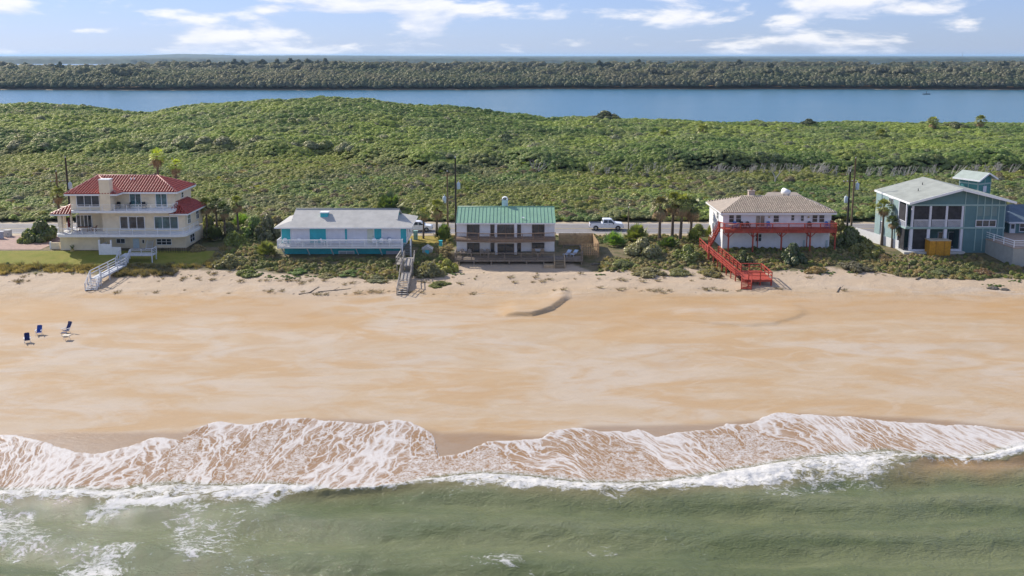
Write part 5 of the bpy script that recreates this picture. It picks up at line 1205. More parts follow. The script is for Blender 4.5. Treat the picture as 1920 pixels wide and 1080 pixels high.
    q = MB(); q.box(a[0] - .1, a[1] + .1, YW + .02, YW + .2, zg, zg + .24); T.p('low_wall', q, SHADET)
    fP = face('-y', YP)
    for a0, a1, n in ((790, 838, 1), (868, 960, 2)):
        a = rr(Z5, a0, 578, a1, 700, YP); window(T, fP, a[0], a[1], zg + .1, a[2], n, 1, .09, name='sliding_door', fm=SHADET)
    q = MB(); a = rr(Z5, 862, 690, 960, 722, YW); q.box(a[0], a[1], YW + .02, YW + .2, zg, zg + .3); T.p('low_wall', q, SHADET)
    # trim grid on the solid bay
    f = face('-y', YW)
    for px in (990, 1082, 1136, 1190, 1245, 1290):
        x = rx(Z5, px, 500, YW)[0]; q = MB(); fbox(q, f, x - .06, x + .06, .003, .05, zg, zat(x) - .35); T.p('trim_board', q, SEAF)
    for zz in (zt, zm):
        q = MB(); fbox(q, f, xl - .02, xr + .02, .051, .09, zz - .12, zz + .12); T.p('trim_board', q, SEAF)
    a = rr(Z5, 1073, 488, 1228, 566, YW); window(T, face('-y', YW - .06), a[0], a[1], zm + .14, a[2], 3, 1, .11, fm=SHADET)
    for z0, z1 in ((zt + .3, None),):
        for px0, px1 in ((1092, 1130), (1144, 1184), (1198, 1238)):
            a = rr(Z5, px0, 390, px1, 460, YW); q = MB(); fbox(q, f, a[0], a[1], .004, .02, a[3], a[2]); T.p('wall_panel', q, mat('grey_teal_panel', (.16, .235, .225), .6, .06))
    for yy in (138.6, 141.2, 144):
        pass
    window(T, fx, 141.5, 143.2, zt - 1.0, zt + .2, 2, 1, .09, fm=SHADET); window(T, fx, 144.8, 146, zg + .8, zm - .6, 2, 1, .09, fm=SHADET)
    q = MB(); q.box(xl - .03, xl + .12, YP - .15, YP + .02, zg, zat(xl) - .2); T.p('corner_board', q, SHADET)
    q = MB(); q.box(xl - .03, xl + .15, YW - .03, YW + .15, zm, zat(xl) - .2); T.p('corner_board', q, SHADET)
    # roof
    yf, yb = YW - 1.0, YK + .8
    A, B_, C_, D_ = (eL, yf, zl), (xp, yf, zp), (xp, yb, zp), (eL, yb, zl); E, G = (eR, yf, zrr), (eR, yb, zrr)
    q = MB(); slab(q, [D_, A, B_, C_], .14); slab(q, [E, G, C_, B_], .14); ro = T.p('roof', q, GSH)
    fascia(T, [A, B_], WTRIM, ro, .34, .08); fascia(T, [B_, E], WTRIM, ro, .34, .08); fascia(T, [D_, A], WTRIM, ro, .3, .08)
    for u_, v_ in ((0, 0), (1, 1)):
        x = eL + (xp - eL) * (.45 + .25 * u_); y = 141 + 3 * v_; z = zl + sl * (x - eL); q = MB(); q.tube((x, y, z - .1), (x, y, z + .4), .06, .06, 8); T.p('vent_pipe', q, BLACKM, ro)
    # lookout tower behind, turned towards the river
    bm = mat('bright_teal_siding', (.06, .22, .22), .6, .08, 1.0, lines=(2, .25, .012))
    n0 = Vector(gy(*Z5(1096, 230), 147.0)); e1 = Vector((-.49, .868, 0)); e2 = Vector((.868, .49, 0)); sd = 3.4
    tzt = gy(*Z5(1096, 183), 147.0)[2]
    base = Vector((n0.x, n0.y, 4.0)); up = lambda h: Vector((0, 0, h))
    q = MB(); q.prism([base, base + e2 * sd, base + (e1 + e2) * sd, base + e1 * sd], (0, 0, tzt - 4)); tw = T.p('lookout_tower', q, bm)
    def trim(p, q_, w_, h_, o):
        m = MB(); m.beam(p + o, q_ + o, w_, h_); T.p('trim_board', m, SEAF, tw)
    oL, oR = -e2 * .03, -e1 * .03
    for t in (0.02, .5, .97):
        for ee, oo in ((e1, oL), (e2, oR)):
            m = MB(); p = base + ee * sd * t + oo; m.beam(p + up(2), p + up(tzt - 4.02), .12, .05, ee.cross(Vector((0, 0, 1)))); T.p('trim_board', m, SEAF, tw)
    zz = gy(*Z5(1096, 222), 147.0)[2] - 4
    for ee, oo in ((e1, oL * 2.2), (e2, oR * 2.2)):
        m = MB(); m.beam(base + up(zz) + oo, base + ee * sd + up(zz) + oo, .04, .24); T.p('trim_board', m, SEAF, tw)
    m = MB(); p = base + e2 * 1.3 + oR * 2 + up(zz - .9); m.beam(p, p + e2 * .9, .05, 1.0); wn = T.p('window', m, SHADET, tw)
    # ridge along e1, gable end over the face with the window
    ov = .75; g0 = base + up(tzt - 4) ; a0 = g0 - e1 * ov; L1 = sd + 2 * ov
    pe = a0 - e2 * ov - up(.12); pr = a0 + e2 * (sd / 2) + up(1.0); pw = a0 + e2 * (sd + ov) - up(.12)
    q = MB(); slab(q, [pe + e1 * L1, pe, pr, pr + e1 * L1], .13); slab(q, [pw, pw + e1 * L1, pr + e1 * L1, pr], .13); T.p('tower_roof', q, mat('pale_green_shingle', (.36, .41, .36), .8, .08, 1, .01, 12), tw)
    for a_, b_ in ((pe + e1 * L1, pe), (pe, pr), (pr, pw)):
        q = MB(); q.beam(a_ - up(.09), b_ - up(.09), .07, .24); T.p('tower_fascia', q, WTRIM, tw)
    q = MB(); q.prism([g0 + e2 * .05, g0 + e2 * (sd - .05), g0 + e2 * (sd / 2) + up(.82)], e1 * .1); T.p('tower_gable', q, bm, tw)
    return zg, YW
zg5, YW5 = house_teal()
# tarp-wrapped crate
def crate():
    a = rr(Z5, 732, 648, 890, 756, 134.9); z0 = hz((a[0] + a[1]) / 2, 135.2)
    T = Thing('wrapped_crate', 'large orange tarp-wrapped crate on the patio of the teal house', 'crate', ((a[0] + a[1]) / 2, 135.5, z0))
    q = MB(); q.box(a[0], a[1], 134.9, 137.0 - .5, a[3] - .05, a[2]); T.p('wrapped_body', q, mat('orange_tarp', (.50, .24, .02), .5, .15, 3, .03, 5, dirt=.3, dirtc=(.35, .16, .02)))
    q = MB(); q.box(a[0] - .06, a[1] + .06, 134.84, 136.56, a[2] + .001, a[2] + .1); T.p('lid', q, mat('tan_lid', (.5, .42, .3), .6, .1))
    for k in (.3, .7):
        x = a[0] + (a[1] - a[0]) * k; q = MB(); q.box(x - .04, x + .04, 134.88, 134.899, a[3], a[2]); T.p('strap', q, mat('dark_strap', (.25, .12, .02), .6, .1))
    for x in (a[0] + .1, a[1] - .1): q = MB(); q.box(x - .08, x + .08, 135, 136.4, z0 - .3, a[3] - .051); T.p('skid', q, TIMB)
crate()
pa = gz(*Z5(182, 520), 4.6); pb = gz(*Z5(495, 728), 3.7)
picket_fence('white_fence', 'long white panel fence running from the road past the teal house', [(gy(1605, 430, 147)[0], 147, 4.2), (pb[0], pb[1], 3.75)], 1.75, WTRIM, .29, .012)
def stump(u, v, h, r, label):
    x, y, _ = gz(u, v, 3.6); z = hz(x, y); T = Thing('wooden_post', label, 'post', (x, y, z)); q = MB(); q.path([(x, y, z - .3), (x + .02, y, z + h * .5), (x, y + .02, z + h)], [r, r * .95, r * .9], 9); T.p('shaft', q, mat('old_timber', (.13, .10, .075), .85, .2, 4, .006, 12), smooth=True)
    q = MB(); q.tube((x, y + .02, z + h), (x, y + .02, z + h + .04), r * .95, r * .7, 9); T.p('cap', q, mat('grey_timber_end', (.25, .21, .17), .9, .2))
stump(*Z5(637, 735), 2.4, .2, 'tall dark wooden post in front of the screened porch')
stump(*Z5(467, 705), 1.1, .12, 'short dark post beside the end of white fence')
stump(*Z5(580, 838), .9, .13, 'low dark stump in the dune grass below the tall post')

# ---- neighbouring blue-roofed house with a block retaining wall
BLUEG = mat('blue_grey_shingle', (.10, .14, .18), .8, .12, 1, .01, 12)
def house_blue():
    YW = 141.0
    T = Thing('blue_roof_house', 'low teal house with blue-grey roof cut off by the photo edge', 'house', (78, 144, 4))
    xl = rx(Z5, 1298, 560, YW)[0] + .6; xr = xl + 16; zd = 6.0; ze = rx(Z5, 1440, 505, YW - .8)[1]
    q = MB(); q.box(xl, xr, YW, 150, zd - 1.6, ze); T.p('wall', q, TEAL)
    yr = 146; zr = gy(*Z5(1360, 372), yr)[2]
    A, B_ = (xl - .5, YW - .8, ze), (xr, YW - .8, ze); q = MB(); slab(q, [A, B_, (xr, yr, zr), (xl + 2.5, yr, zr)], .14); slab(q, [(xl - .5, 151, ze), A, (xl + 2.5, yr, zr)], .14); slab(q, [(xr, 151, ze), (xl - .5, 151, ze), (xl + 2.5, yr, zr), (xr, yr, zr)], .14)
    ro = T.p('roof', q, BLUEG); fascia(T, [(xl - .5, 151, ze), A, B_], SHADET, ro, .24)
    f = face('-y', YW); a = rr(Z5, 1303, 495, 1336, 600, YW); q = MB(); fbox(q, f, xl + .12, xl + 1.0, .003, .05, zd, ze - .3); d = T.p('door', q, SHADET); q = MB(); fbox(q, f, xl + .3, xl + .82, .051, .06, zd + .9, ze - .5); T.p('pane', q, GLASS, d)
    window(T, f, xl + 1.6, xl + 2.7, zd + .4, ze - .35, 1, 2, .1, fm=SHADET); window(T, f, xl + 3.8, xl + 6, zd + .4, ze - .35, 2, 2, .1, fm=SHADET)
house_blue()
BLOCK = mat('grey_concrete_block', (.36, .37, .34), .85, .08, 1.5, lines=(2, .2, .02), dirt=.2, dirtc=(.25, .25, .22))
def retaining():
    zt = 6.2
    p0 = gz(*Z5(1142, 625), zt); p1 = gz(*Z5(1362, 697), zt); T = Thing('retaining_wall', 'grey block retaining wall carrying a white-railed deck at photo edge', 'wall', (p1[0], p1[1], 3))
    P0 = (p0[0], p0[1]); P1 = (p1[0], p1[1]); P2 = (p1[0] + 15, p1[1] + .3); P3 = (p0[0] + 15, p0[1] + 6); P4 = (p0[0] + .4, p0[1] + 4.5)
    q = MB(); q.prism([(x, y, zt - .12) for x, y in (P0, P1, P2, P3, P4)], (0, 0, -4.2)); T.p('block_wall', q, BLOCK)
    q = MB(); cap = [(x, y, zt) for x, y in ((P0[0] - .08, P0[1]), (P1[0] - .05, P1[1] - .1), (P2[0], P2[1] - .1), P3, (P4[0] - .08, P4[1]))]; q.prism(cap, (0, 0, -.119)); T.p('deck_slab', q, mat('tan_deck_tiles', (.40, .30, .23), .7, .1, 2, lines=(0, .15, .004)))
    railing(T, [(P4[0], P4[1], zt), (P0[0] + .05, P0[1] + .1, zt), (P1[0] + .1, P1[1] + .12, zt), (P2[0], P2[1] + .12, zt)], 1.0, WTRIM, (.35, .68), 2.1, .1, .08)
    return T, (P0, P1), zt
RW, RP, RZ = retaining()

# ================================================================== poles
CREO = mat('creosoted_pole', (.055, .045, .038), .85, .25, 3, .004, 20)
TANP = mat('tan_utility_pole', (.20, .145, .085), .85, .25, 3, .004, 20)
CANM = mat('transformer_grey', (.45, .52, .55), .45, .08)
def pole(u, vtop, y, label, m, can=0, arm=False, lean=0, r=.16, cat='utility pole', insul=True):
    x, _, zt = gy(u, vtop, y); z0 = hz(x, y); T = Thing('utility_pole', label, cat, (x, y, z0)); 
    q = MB(); q.path([(x - lean, y, z0 - .5), (x - lean * .5, y, (z0 + zt) / 2), (x, y, zt)], [r * 1.15, r, r * .8], 9); T.p('shaft', q, m, smooth=True)
    if arm:
        q = MB(); q.beam((x - 1.1, y, zt - 1.7), (x + 1.1, y, zt - 1.55), .1, .12); a = T.p('crossarm', q, TANP)
        for dx in (-1.0, -.4, .4, 1.0): q = MB(); q.lathe((x + dx, y, zt - 1.6 + dx * .07), [(.05, 0), (.09, .08), (.05, .2)], 8); T.p('insulator', q, mat('porcelain', (.6, .6, .58), .3, .1), a)
    if can:
        zc = gy(u, vtop, y)[2] - (4.6 if abs(can) > 1 else 2.6); sx = 1 if can > 0 else -1
        q = MB(); q.lathe((x + sx * .5, y - .1, zc - .6), [(.27, 0), (.3, .05), (.3, 1.0), (.2, 1.1)], 12); c = T.p('transformer', q, CANM, smooth=True)
        q = MB(); q.lathe((x + sx * .5, y - .1, zc + .5), [(.06, 0), (.08, .1), (.04, .3)], 8); T.p('bushing', q, mat('porcelain', (.6, .6, .58)), c)
        q = MB(); q.box(min(x, x + sx * .45), max(x, x + sx * .45), y - .1, y + .02, zc - .1, zc + .0); T.p('bracket', q, BLACKM)
    q = MB(); q.lathe((x, y, zt), [(.05, 0), (.09, .1), (.04, .25)], 8); T.p('top_insulator', q, mat('porcelain', (.6, .6, .58)))
pole(122.5, 296, 149.0, 'tall dark pole with transformer behind the red-roofed house', CREO, 2, lean=-.15)
pole(105, 322, 148.6, 'shorter pole with crossarm and transformer left of the tall dark pole', TANP, -2, True)
pole(853.6, 296, 149.2, 'tall dark pole behind the corner of green-roofed house', CREO, 2)
pole(838.5, 322, 148.8, 'shorter pole with pale blue transformer left of green-roofed house', TANP, -2)
pole(1604.5, 297, 148.9, 'tall tan pole with transformer between white house and teal house', TANP, 2, lean=.1)
pole(1594.5, 322, 148.6, 'shorter dark pole with white transformer beside the tall tan pole', CREO, -2, True)
pole(1179, 390, 149.0, 'thin bare post by the road beside the pickup truck', TANP, 0, r=.1)

# ================================================================== vehicles
CARW = mat('white_car_paint', (.80, .81, .83), .22, .02, 1, spec=.6)
TYRE = mat('tyre_rubber', (.02, .02, .02), .8, .2); RIM = mat('alloy_rim', (.35, .36, .37), .3, .05, metal=.8)
def vehicle(name, label, cat, prof, glassp, wheels, wdt, loc, rz, bed=None, wr=.39):
    """side profile extruded to a body, cabin glass, lamps, wheels; +x is forward"""
    T = Thing(name, label, cat)
    n = len(prof); H = wdt / 2
    def inset(z): return H - max(0, (z - 1.05)) * .26
    V = []; 
    for s in (-1, 1):
        for x, z in prof: V.append((x, s * inset(z), z))
    q = MB(); q.add(V, [tuple(range(n)), tuple(range(2 * n - 1, n - 1, -1))] + [(i, i + n, (i + 1) % n + n, (i + 1) % n) for i in range(n)]); body = T.p('body', q, CARW)
    b = body.modifiers.new('bevel', 'BEVEL'); b.width = .05; b.segments = 2; b.limit_method = 'ANGLE'
    for pts in glassp['side']:
        for s in (-1, 1):
            q = MB(); P = [(x, s * (inset(z) - .01), z) for x, z in pts]; q.prism(P, (0, s * .022, 0)); T.p('side_window', q, GLASS, body)
    for nm, (x0, z0, x1, z1) in glassp['ends'].items():
        q = MB(); d = Vector((-(z1 - z0), 0, x1 - x0)).normalized() * .012
        if nm == 'rear_window': d = -d if d.x > 0 else d
        else: d = d if d.x > 0 else -d
        q.prism([(x0 + d.x, -inset(z0) + .14, z0 + d.z), (x0 + d.x, inset(z0) - .14, z0 + d.z), (x1 + d.x, inset(z1) - .12, z1 + d.z), (x1 + d.x, -inset(z1) + .12, z1 + d.z)], -d * .5); T.p(nm, q, GLASS, body)
    if bed:
        x0, x1, zb, zt = bed; q = MB(); q.box(x0, x1, -H + .12, H - .12, zt - .02, zt + .012); T.p('bed_liner', q, BLKP, body)
    for x in wheels:
        for s in (-1, 1):
            q = MB(); q.tube((x, s * (H - .24), wr), (x, s * (H + .015), wr), wr, wr, 20); wh = T.p('tyre', q, TYRE, smooth=False)
            q = MB(); q.tube((x, s * (H + .01), wr), (x, s * (H + .03), wr), wr * .62, wr * .55, 14); T.p('rim', q, RIM, wh)
            q = MB(); q.box(x - wr * 1.15, x + wr * 1.15, s * (H - .1), s * (H + .006), wr * .9, wr * 2.22) if False else q
    xf = max(p[0] for p in prof); xb = min(p[0] for p in prof)
    for s in (-1, 1):
        q = MB(); q.box(xf - .25, xf + .015, s * (H - .4), s * (H - .05), .78, .98); T.p('headlight', q, mat('lamp_glass', (.6, .62, .63), .1, .05), body)
        q = MB(); q.box(xb - .015, xb + .08, s * (H - .2), s * (H - .02), .8, 1.1); T.p('tail_light', q, mat('red_lamp', (.35, .02, .02), .3, .05), body)
        q = MB(); q.box(glassp['mirror'] - .08, glassp['mirror'] + .08, s * (H + .02), s * (H + .22), 1.12, 1.3); T.p('wing_mirror', q, BLKP, body)
        for hx in glassp['handles']: q = MB(); q.box(hx - .1, hx + .1, s * (H + .001), s * (H + .03), 1.0, 1.04); T.p('door_handle', q, BLKP, body)
    q = MB(); q.box(xf - .02, xf + .06, -H + .15, H - .15, .42, .62); T.p('front_bumper', q, mat('dull_steel', (.3, .3, .3)), body)
    q = MB(); q.box(xb - .08, xb + .02, -H + .1, H - .1, .45, .65); T.p('rear_bumper', q, mat('dull_steel', (.3, .3, .3)), body)
    for x in wheels:
        for s in (-1, 1):
            q = MB(); pts = [(x + wr * 1.2 * math.cos(R(a)), s * (H + .004), wr + wr * 1.2 * math.sin(R(a))) for a in range(0, 181, 20)]; q.prism(pts, (0, s * .006, 0)); T.p('wheel_arch', q, BLKP, body)
    T.o.location = loc; T.o.rotation_euler = (0, 0, rz); return T
truck_prof = [(-2.9, .55), (-2.88, 1.18), (-.72, 1.2), (-.62, 1.86), (-.45, 1.93), (.75, 1.92), (1.0, 1.82), (1.52, 1.3), (2.75, 1.16), (2.92, .95), (2.92, .5), (2.3, .42), (-2.3, .45)]
tg = gz(1137, 431.5, 4.24)
vehicle('pickup_truck', 'white crew-cab pickup truck on the road beside the green-roofed house', 'truck', truck_prof, dict(side=[[(-.52, 1.28), (-.42, 1.8), (.2, 1.8), (.2, 1.28)], [(.3, 1.28), (.3, 1.8), (.78, 1.79), (1.25, 1.34), (1.25, 1.28)]], ends=dict(windscreen=(1.46, 1.34, 1.04, 1.77), rear_window=(-.69, 1.3, -.63, 1.78)), mirror=1.15, handles=(-.3, .45)), (-1.85, 1.95), 2.0, (tg[0], tg[1] + .7, 4.235), 0, bed=(-2.8, -.85, .7, 1.19))
suv_prof = [(-2.35, .5), (-2.38, 1.05), (-2.2, 1.2), (-1.85, 1.66), (-1.6, 1.74), (.35, 1.74), (.6, 1.68), (1.2, 1.12), (2.15, 1.0), (2.38, .8), (2.38, .42), (1.9, .35), (-1.9, .38)]
sg = gz(791, 433, 4.24)
vehicle('parked_suv', 'white car parked behind the corner of the turquoise house', 'car', suv_prof, dict(side=[[(-1.75, 1.15), (-1.55, 1.6), (-.9, 1.62), (-.9, 1.15)], [(-.8, 1.15), (-.8, 1.63), (.0, 1.63), (.0, 1.15)], [(.1, 1.15), (.1, 1.62), (.42, 1.6), (.95, 1.17), (.95, 1.15)]], ends=dict(windscreen=(1.12, 1.2, .66, 1.63), rear_window=(-2.16, 1.25, -1.9, 1.6)), mirror=.95, handles=(-.6, .25)), (-1.45, 1.45), 1.85, (sg[0] - .6, sg[1] + .2, 4.235), 0, wr=.35)
# low white garden wall at the photo's edge
def edge_wall():
    a = gz(0, 447, 4.2); T = Thing('low_white_wall', 'low pale garden wall by the brick drive at photo edge', 'wall', a)
    q = MB(); q.box(a[0] - 5, a[0] + .6, a[1] - .12, a[1] + .12, 3.9, 5.3); T.p('panel', q, mat('grey_stucco', (.42, .42, .44), .8, .08)); q = MB(); q.box(a[0] - 5.1, a[0] + .7, a[1] - .2, a[1] + .2, 5.301, 5.4); T.p('coping', q, WHITE)
edge_wall()

# ================================================================== beach chairs
NAVY = mat('navy_canvas', (.015, .025, .10), .8, .15, 6); ROYAL = mat('royal_blue_canvas', (.03, .075, .30), .8, .12, 6); ALU = mat('white_tube_frame', (.7, .7, .7), .35, .05, metal=.3)
def beach_chair(u, v, rz, cloth, label, back=.75, pillow=True, frame=ALU):
    x, y, _ = gz(u, v, 1.9); z = hz(x, y); T = Thing('beach_chair', label, 'chair')
    for s in (-.33, .33):
        q = MB(); q.tube((s, -.42, 0), (s, .30, .62), .02, .02, 6); T.p('leg', q, frame)
        q = MB(); q.tube((s, .42, 0), (s, -.35, .55), .02, .02, 6); T.p('leg', q, frame)
        q = MB(); q.box(s - .05, s + .05, -.42, .35, .60, .64); T.p('armrest', q, frame)
        q = MB(); q.tube((s * .88, .2, .28), (s * .88, .2 + back * .62, .30 + back), .02, .02, 6); T.p('back_tube', q, frame)
    q = MB(); q.beam((0, -.36, .36), (0, .24, .28), .58, .03); T.p('seat', q, cloth)
    q = MB(); q.beam((0, .22, .30), (0, .2 + back * .6, .30 + back), .58, .035, (0, 1, 0)); T.p('backrest', q, cloth)
    if pillow: q = MB(); q.beam((0, .1 + back * .5, .2 + back), (0, .13 + back * .6, .36 + back), .42, .09, (0, 1, 0)); T.p('pillow', q, cloth)
    T.o.location = (x, y, z); T.o.rotation_euler = (0, 0, rz); T.o.scale = (.92, .92, .92); return T
beach_chair(51, 638, .5, NAVY, 'navy reclining beach chair, leftmost of the chairs on sand')
beach_chair(73, 625, .25, ROYAL, 'bright blue beach chair, second from left on the sand')
beach_chair(124, 622, -.35, NAVY, 'tall navy beach chair on the sand beside a small pale table', 1.0)
def beach_table(u, v):
    x, y, _ = gz(u, v, 1.9); z = hz(x, y); T = Thing('folding_table', 'small pale folding table on sand below the tall navy chair', 'table', (x, y, z))
    q = MB(); q.box(x - .38, x + .38, y - .28, y + .28, z + .5, z + .54); T.p('table_top', q, mat('cream_slats', (.68, .6, .46), .6, .1))
    for s in (-1, 1):
        for t in (-1, 1): q = MB(); q.tube((x + s * .33, y + t * .24, z - .03), (x + s * .3, y - t * .24, z + .5), .018, .018, 6); T.p('leg', q, ALU)
beach_table(125, 633)
def stool(u, v):
    x, y, _ = gz(u, v, 1.9); z = hz(x, y); T = Thing('folding_stool', 'small dark folding stool between tall navy chair and pale table', 'stool', (x, y, z))
    q = MB(); q.box(x - .25, x + .25, y - .2, y + .2, z + .36, z + .4); T.p('seat', q, NAVY)
    for s in (-1, 1): q = MB(); q.tube((x + s * .22, y - .2, z - .02), (x + s * .22, y + .2, z + .37), .015, .015, 6); T.p('leg', q, ALU); q = MB(); q.tube((x + s * .2, y + .2, z - .02), (x + s * .2, y - .2, z + .37), .015, .015, 6); T.p('leg', q, ALU)
stool(119, 627)
# ================================================================== vegetation kit
def bush_arrays(seed, n=600, leaf=.13, lumps=7, spread=.62, flat=1.0, core=True, aspect=1.0, jit=.55, inner=.84, rad=(.28, .46)):
    """a dome of leaf clumps: unit radius, unit height; uneven lumps, gaps between them"""
    g = np.random.default_rng(seed); C = []; Rr = []
    for i in range(lumps):
        a = g.random() * 6.283; d = spread * math.sqrt(g.random()) if i else 0
        r = g.uniform(*rad) if i else rad[1] * 1.2
        C.append((d * math.cos(a), d * math.sin(a), (1 - d * .8) * g.uniform(.5, .72) * flat - .05)); Rr.append(r)
    C = np.array(C); Rr = np.array(Rr); P = []; Nn = []
    k = 0
    while k < n:
        i = g.choice(lumps, p=Rr ** 2 / (Rr ** 2).sum()); v = g.normal(size=3); v /= np.linalg.norm(v)
        if v[2] < -.45: continue
        p = C[i] + v * Rr[i] * g.uniform(.86, 1.06)
        dd = np.linalg.norm(p - C, axis=1) / Rr
        if (np.delete(dd, i) < .82).any() or p[2] < 0.0: continue
        P.append(p); Nn.append(v); k += 1
    P = np.array(P); Nn = np.array(Nn); Nn = Nn + g.normal(size=Nn.shape) * jit + np.array([0, 0, .45]); Nn /= np.linalg.norm(Nn, axis=1)[:, None]
    t = np.cross(Nn, g.normal(size=Nn.shape)); t /= np.linalg.norm(t, axis=1)[:, None]; b = np.cross(Nn, t)
    s = (leaf * g.uniform(.6, 1.35, n))[:, None]
    V = np.stack([P - t * s * aspect, P - b * s * .7, P + t * s * aspect, P + b * s * .7], 1).reshape(-1, 3); Q = np.arange(4 * n).reshape(n, 4)
    V = [V]; Q = [Q]; off = 4 * n
    if core:
        nu, nv = 8, 5
        for c, r in zip(C, Rr):
            ph = np.linspace(-.9, 1.57, nv); th = np.arange(nu) / nu * 6.283
            vv = np.array([(c[0] + r * inner * math.cos(p) * math.cos(q), c[1] + r * inner * math.cos(p) * math.sin(q), c[2] + r * inner * math.sin(p)) for p in ph for q in th])
            qq = [(a * nu + i, a * nu + (i + 1) % nu, (a + 1) * nu + (i + 1) % nu, (a + 1) * nu + i) for a in range(nv - 1) for i in range(nu)]
            V.append(vv); Q.append(np.array(qq) + off); off += len(vv)
    V = np.concatenate(V); return V, np.concatenate(Q)
def palmetto_arrays(seed, fans=26, blades=9, ln=.5):
    g = np.random.default_rng(seed); V = []; Q = []
    for f in range(fans):
        a = g.random() * 6.283; el = g.uniform(.15, 1.35); L0 = g.uniform(.35, .7)
        d = np.array([math.cos(a) * math.cos(el), math.sin(a) * math.cos(el), math.sin(el)]); c = d * L0 * np.array([1, 1, 1.0])
        side = np.cross(d, (0, 0, 1)); side /= np.linalg.norm(side); upv = np.cross(side, d)
        for k in range(blades):
            t = (k / (blades - 1) - .5) * 2.6; e = d * math.cos(t) + side * math.sin(t) ; e = e + upv * .15 - np.array([0, 0, .25 * abs(t) / 1.3]); tip = c + e * ln * g.uniform(.8, 1.1)
            w_ = np.cross(e, upv); w_ = w_ / max(np.linalg.norm(w_), 1e-5) * .045; m = c + e * ln * .55
            i = len(V); V += [c, m - w_, tip, m + w_]; Q.append((i, i + 1, i + 2, i + 3))
    V = np.array(V); V[:, 2] = np.maximum(V[:, 2], 0.02); return V, np.array(Q)
def fan_palm_meshes(seed, fans=34, skirt=22, droop=.35, size=1.25, blades=9):
    """crown and dead skirt of a fan palm, origin at the top of the trunk"""
    g = np.random.default_rng(seed)
    def fan_set(n, lo, hi, sz, drp):
        V = []; Q = []
        for f in range(n):
            a = f * 2.39996 + g.uniform(-.3, .3); el = g.uniform(lo, hi); d = np.array([math.cos(a) * math.cos(el), math.sin(a) * math.cos(el), math.sin(el)])
            side = np.array([-math.sin(a), math.cos(a), 0]); upv = np.cross(d, side) * -1
            pl = sz * g.uniform(.5, .8); c = d * pl; i = len(V)
            V += [d * .1 - side * .03, d * .1 + side * .03, c + side * .02, c - side * .02]; Q.append((i, i + 1, i + 2, i + 3))
            for k in range(blades):
                t = (k / (blades - 1) - .5) * 2.9; e = d * math.cos(t) + side * math.sin(t); L1 = sz * g.uniform(.55, .8) * (1 - .18 * abs(t))
                m = c + e * L1 * .55; tip = c + e * L1 - np.array([0, 0, drp * L1 * g.uniform(.6, 1.3)]); w_ = np.cross(e, upv); w_ = w_ / max(np.linalg.norm(w_), 1e-5) * (.055 * sz)
                i = len(V); V += [c, m - w_, tip, m + w_]; Q.append((i, i + 1, i + 2, i + 3))
        return np.array(V), np.array(Q)
    return fan_set(fans, -.45, 1.4, size, droop), fan_set(skirt, -1.4, -.55, size * .85, .55)
DEADF = mat('dead_palm_frond', (.36, .24, .12), .9, .35, 6)
TRUNK = mat('palm_trunk', (.15, .115, .085), .9, .3, 5, .02, 9, lines=(2, .18, .02)); BARK = mat('grey_bark', (.17, .145, .12), .9, .3, 4, .01, 14); PALE = mat('bleached_wood', (.42, .39, .35), .85, .2, 4)
def mk(name, arr, m): return mesh_np(name, arr[0], arr[1], m, False)

def scatter(name, label, pts, rot, scl, idx, tint, sources, cat=None):
    """one object whose points carry instanced plants (nobody could count them)"""
    me = bpy.data.meshes.new(name); n = len(pts); me.vertices.add(n); me.vertices.foreach_set('co', np.asarray(pts, np.float32).ravel())
    for an, ty, d, key in (('rz', 'FLOAT', rot, 'value'), ('idx', 'INT', idx, 'value'), ('scl', 'FLOAT_VECTOR', scl, 'vector'), ('tint', 'FLOAT_COLOR', np.concatenate([tint, np.ones((n, 1))], 1), 'color')):
        a = me.attributes.new(an, ty, 'POINT'); a.data.foreach_set(key, np.asarray(d, np.int32 if ty == 'INT' else np.float32).ravel())
    o = link(name, me); o['kind'] = 'stuff'; o['label'] = label
    ng = bpy.data.node_groups.new(name + '_nodes', 'GeometryNodeTree'); ng.interface.new_socket('Geometry', in_out='INPUT', socket_type='NodeSocketGeometry'); ng.interface.new_socket('Geometry', in_out='OUTPUT', socket_type='NodeSocketGeometry')
    N, L = ng.nodes, ng.links; gi = N.new('NodeGroupInput'); go = N.new('NodeGroupOutput'); iop = N.new('GeometryNodeInstanceOnPoints'); jn = N.new('GeometryNodeJoinGeometry')
    for src in reversed(sources):
        so = bpy.data.objects.new(src.name + '_source', src); oi = N.new('GeometryNodeObjectInfo'); oi.inputs['Object'].default_value = so; oi.inputs['As Instance'].default_value = False
        g2 = N.new('GeometryNodeGeometryToInstance'); L.new(oi.outputs['Geometry'], g2.inputs[0]); L.new(g2.outputs[0], jn.inputs[0])
    def attr(nm, ty):
        a = N.new('GeometryNodeInputNamedAttribute'); a.data_type = ty; a.inputs['Name'].default_value = nm; return a.outputs['Attribute']
    L.new(gi.outputs[0], iop.inputs['Points']); L.new(jn.outputs[0], iop.inputs['Instance']); iop.inputs['Pick Instance'].default_value = True
    L.new(attr('idx', 'INT'), iop.inputs['Instance Index']); cx = N.new('ShaderNodeCombineXYZ'); L.new(attr('rz', 'FLOAT'), cx.inputs['Z'])
    L.new(cx.outputs[0], iop.inputs['Rotation']); L.new(attr('scl', 'FLOAT_VECTOR'), iop.inputs['Scale']); L.new(iop.outputs[0], go.inputs[0])
    md = o.modifiers.new('scatter', 'NODES'); md.node_group = ng
    return o

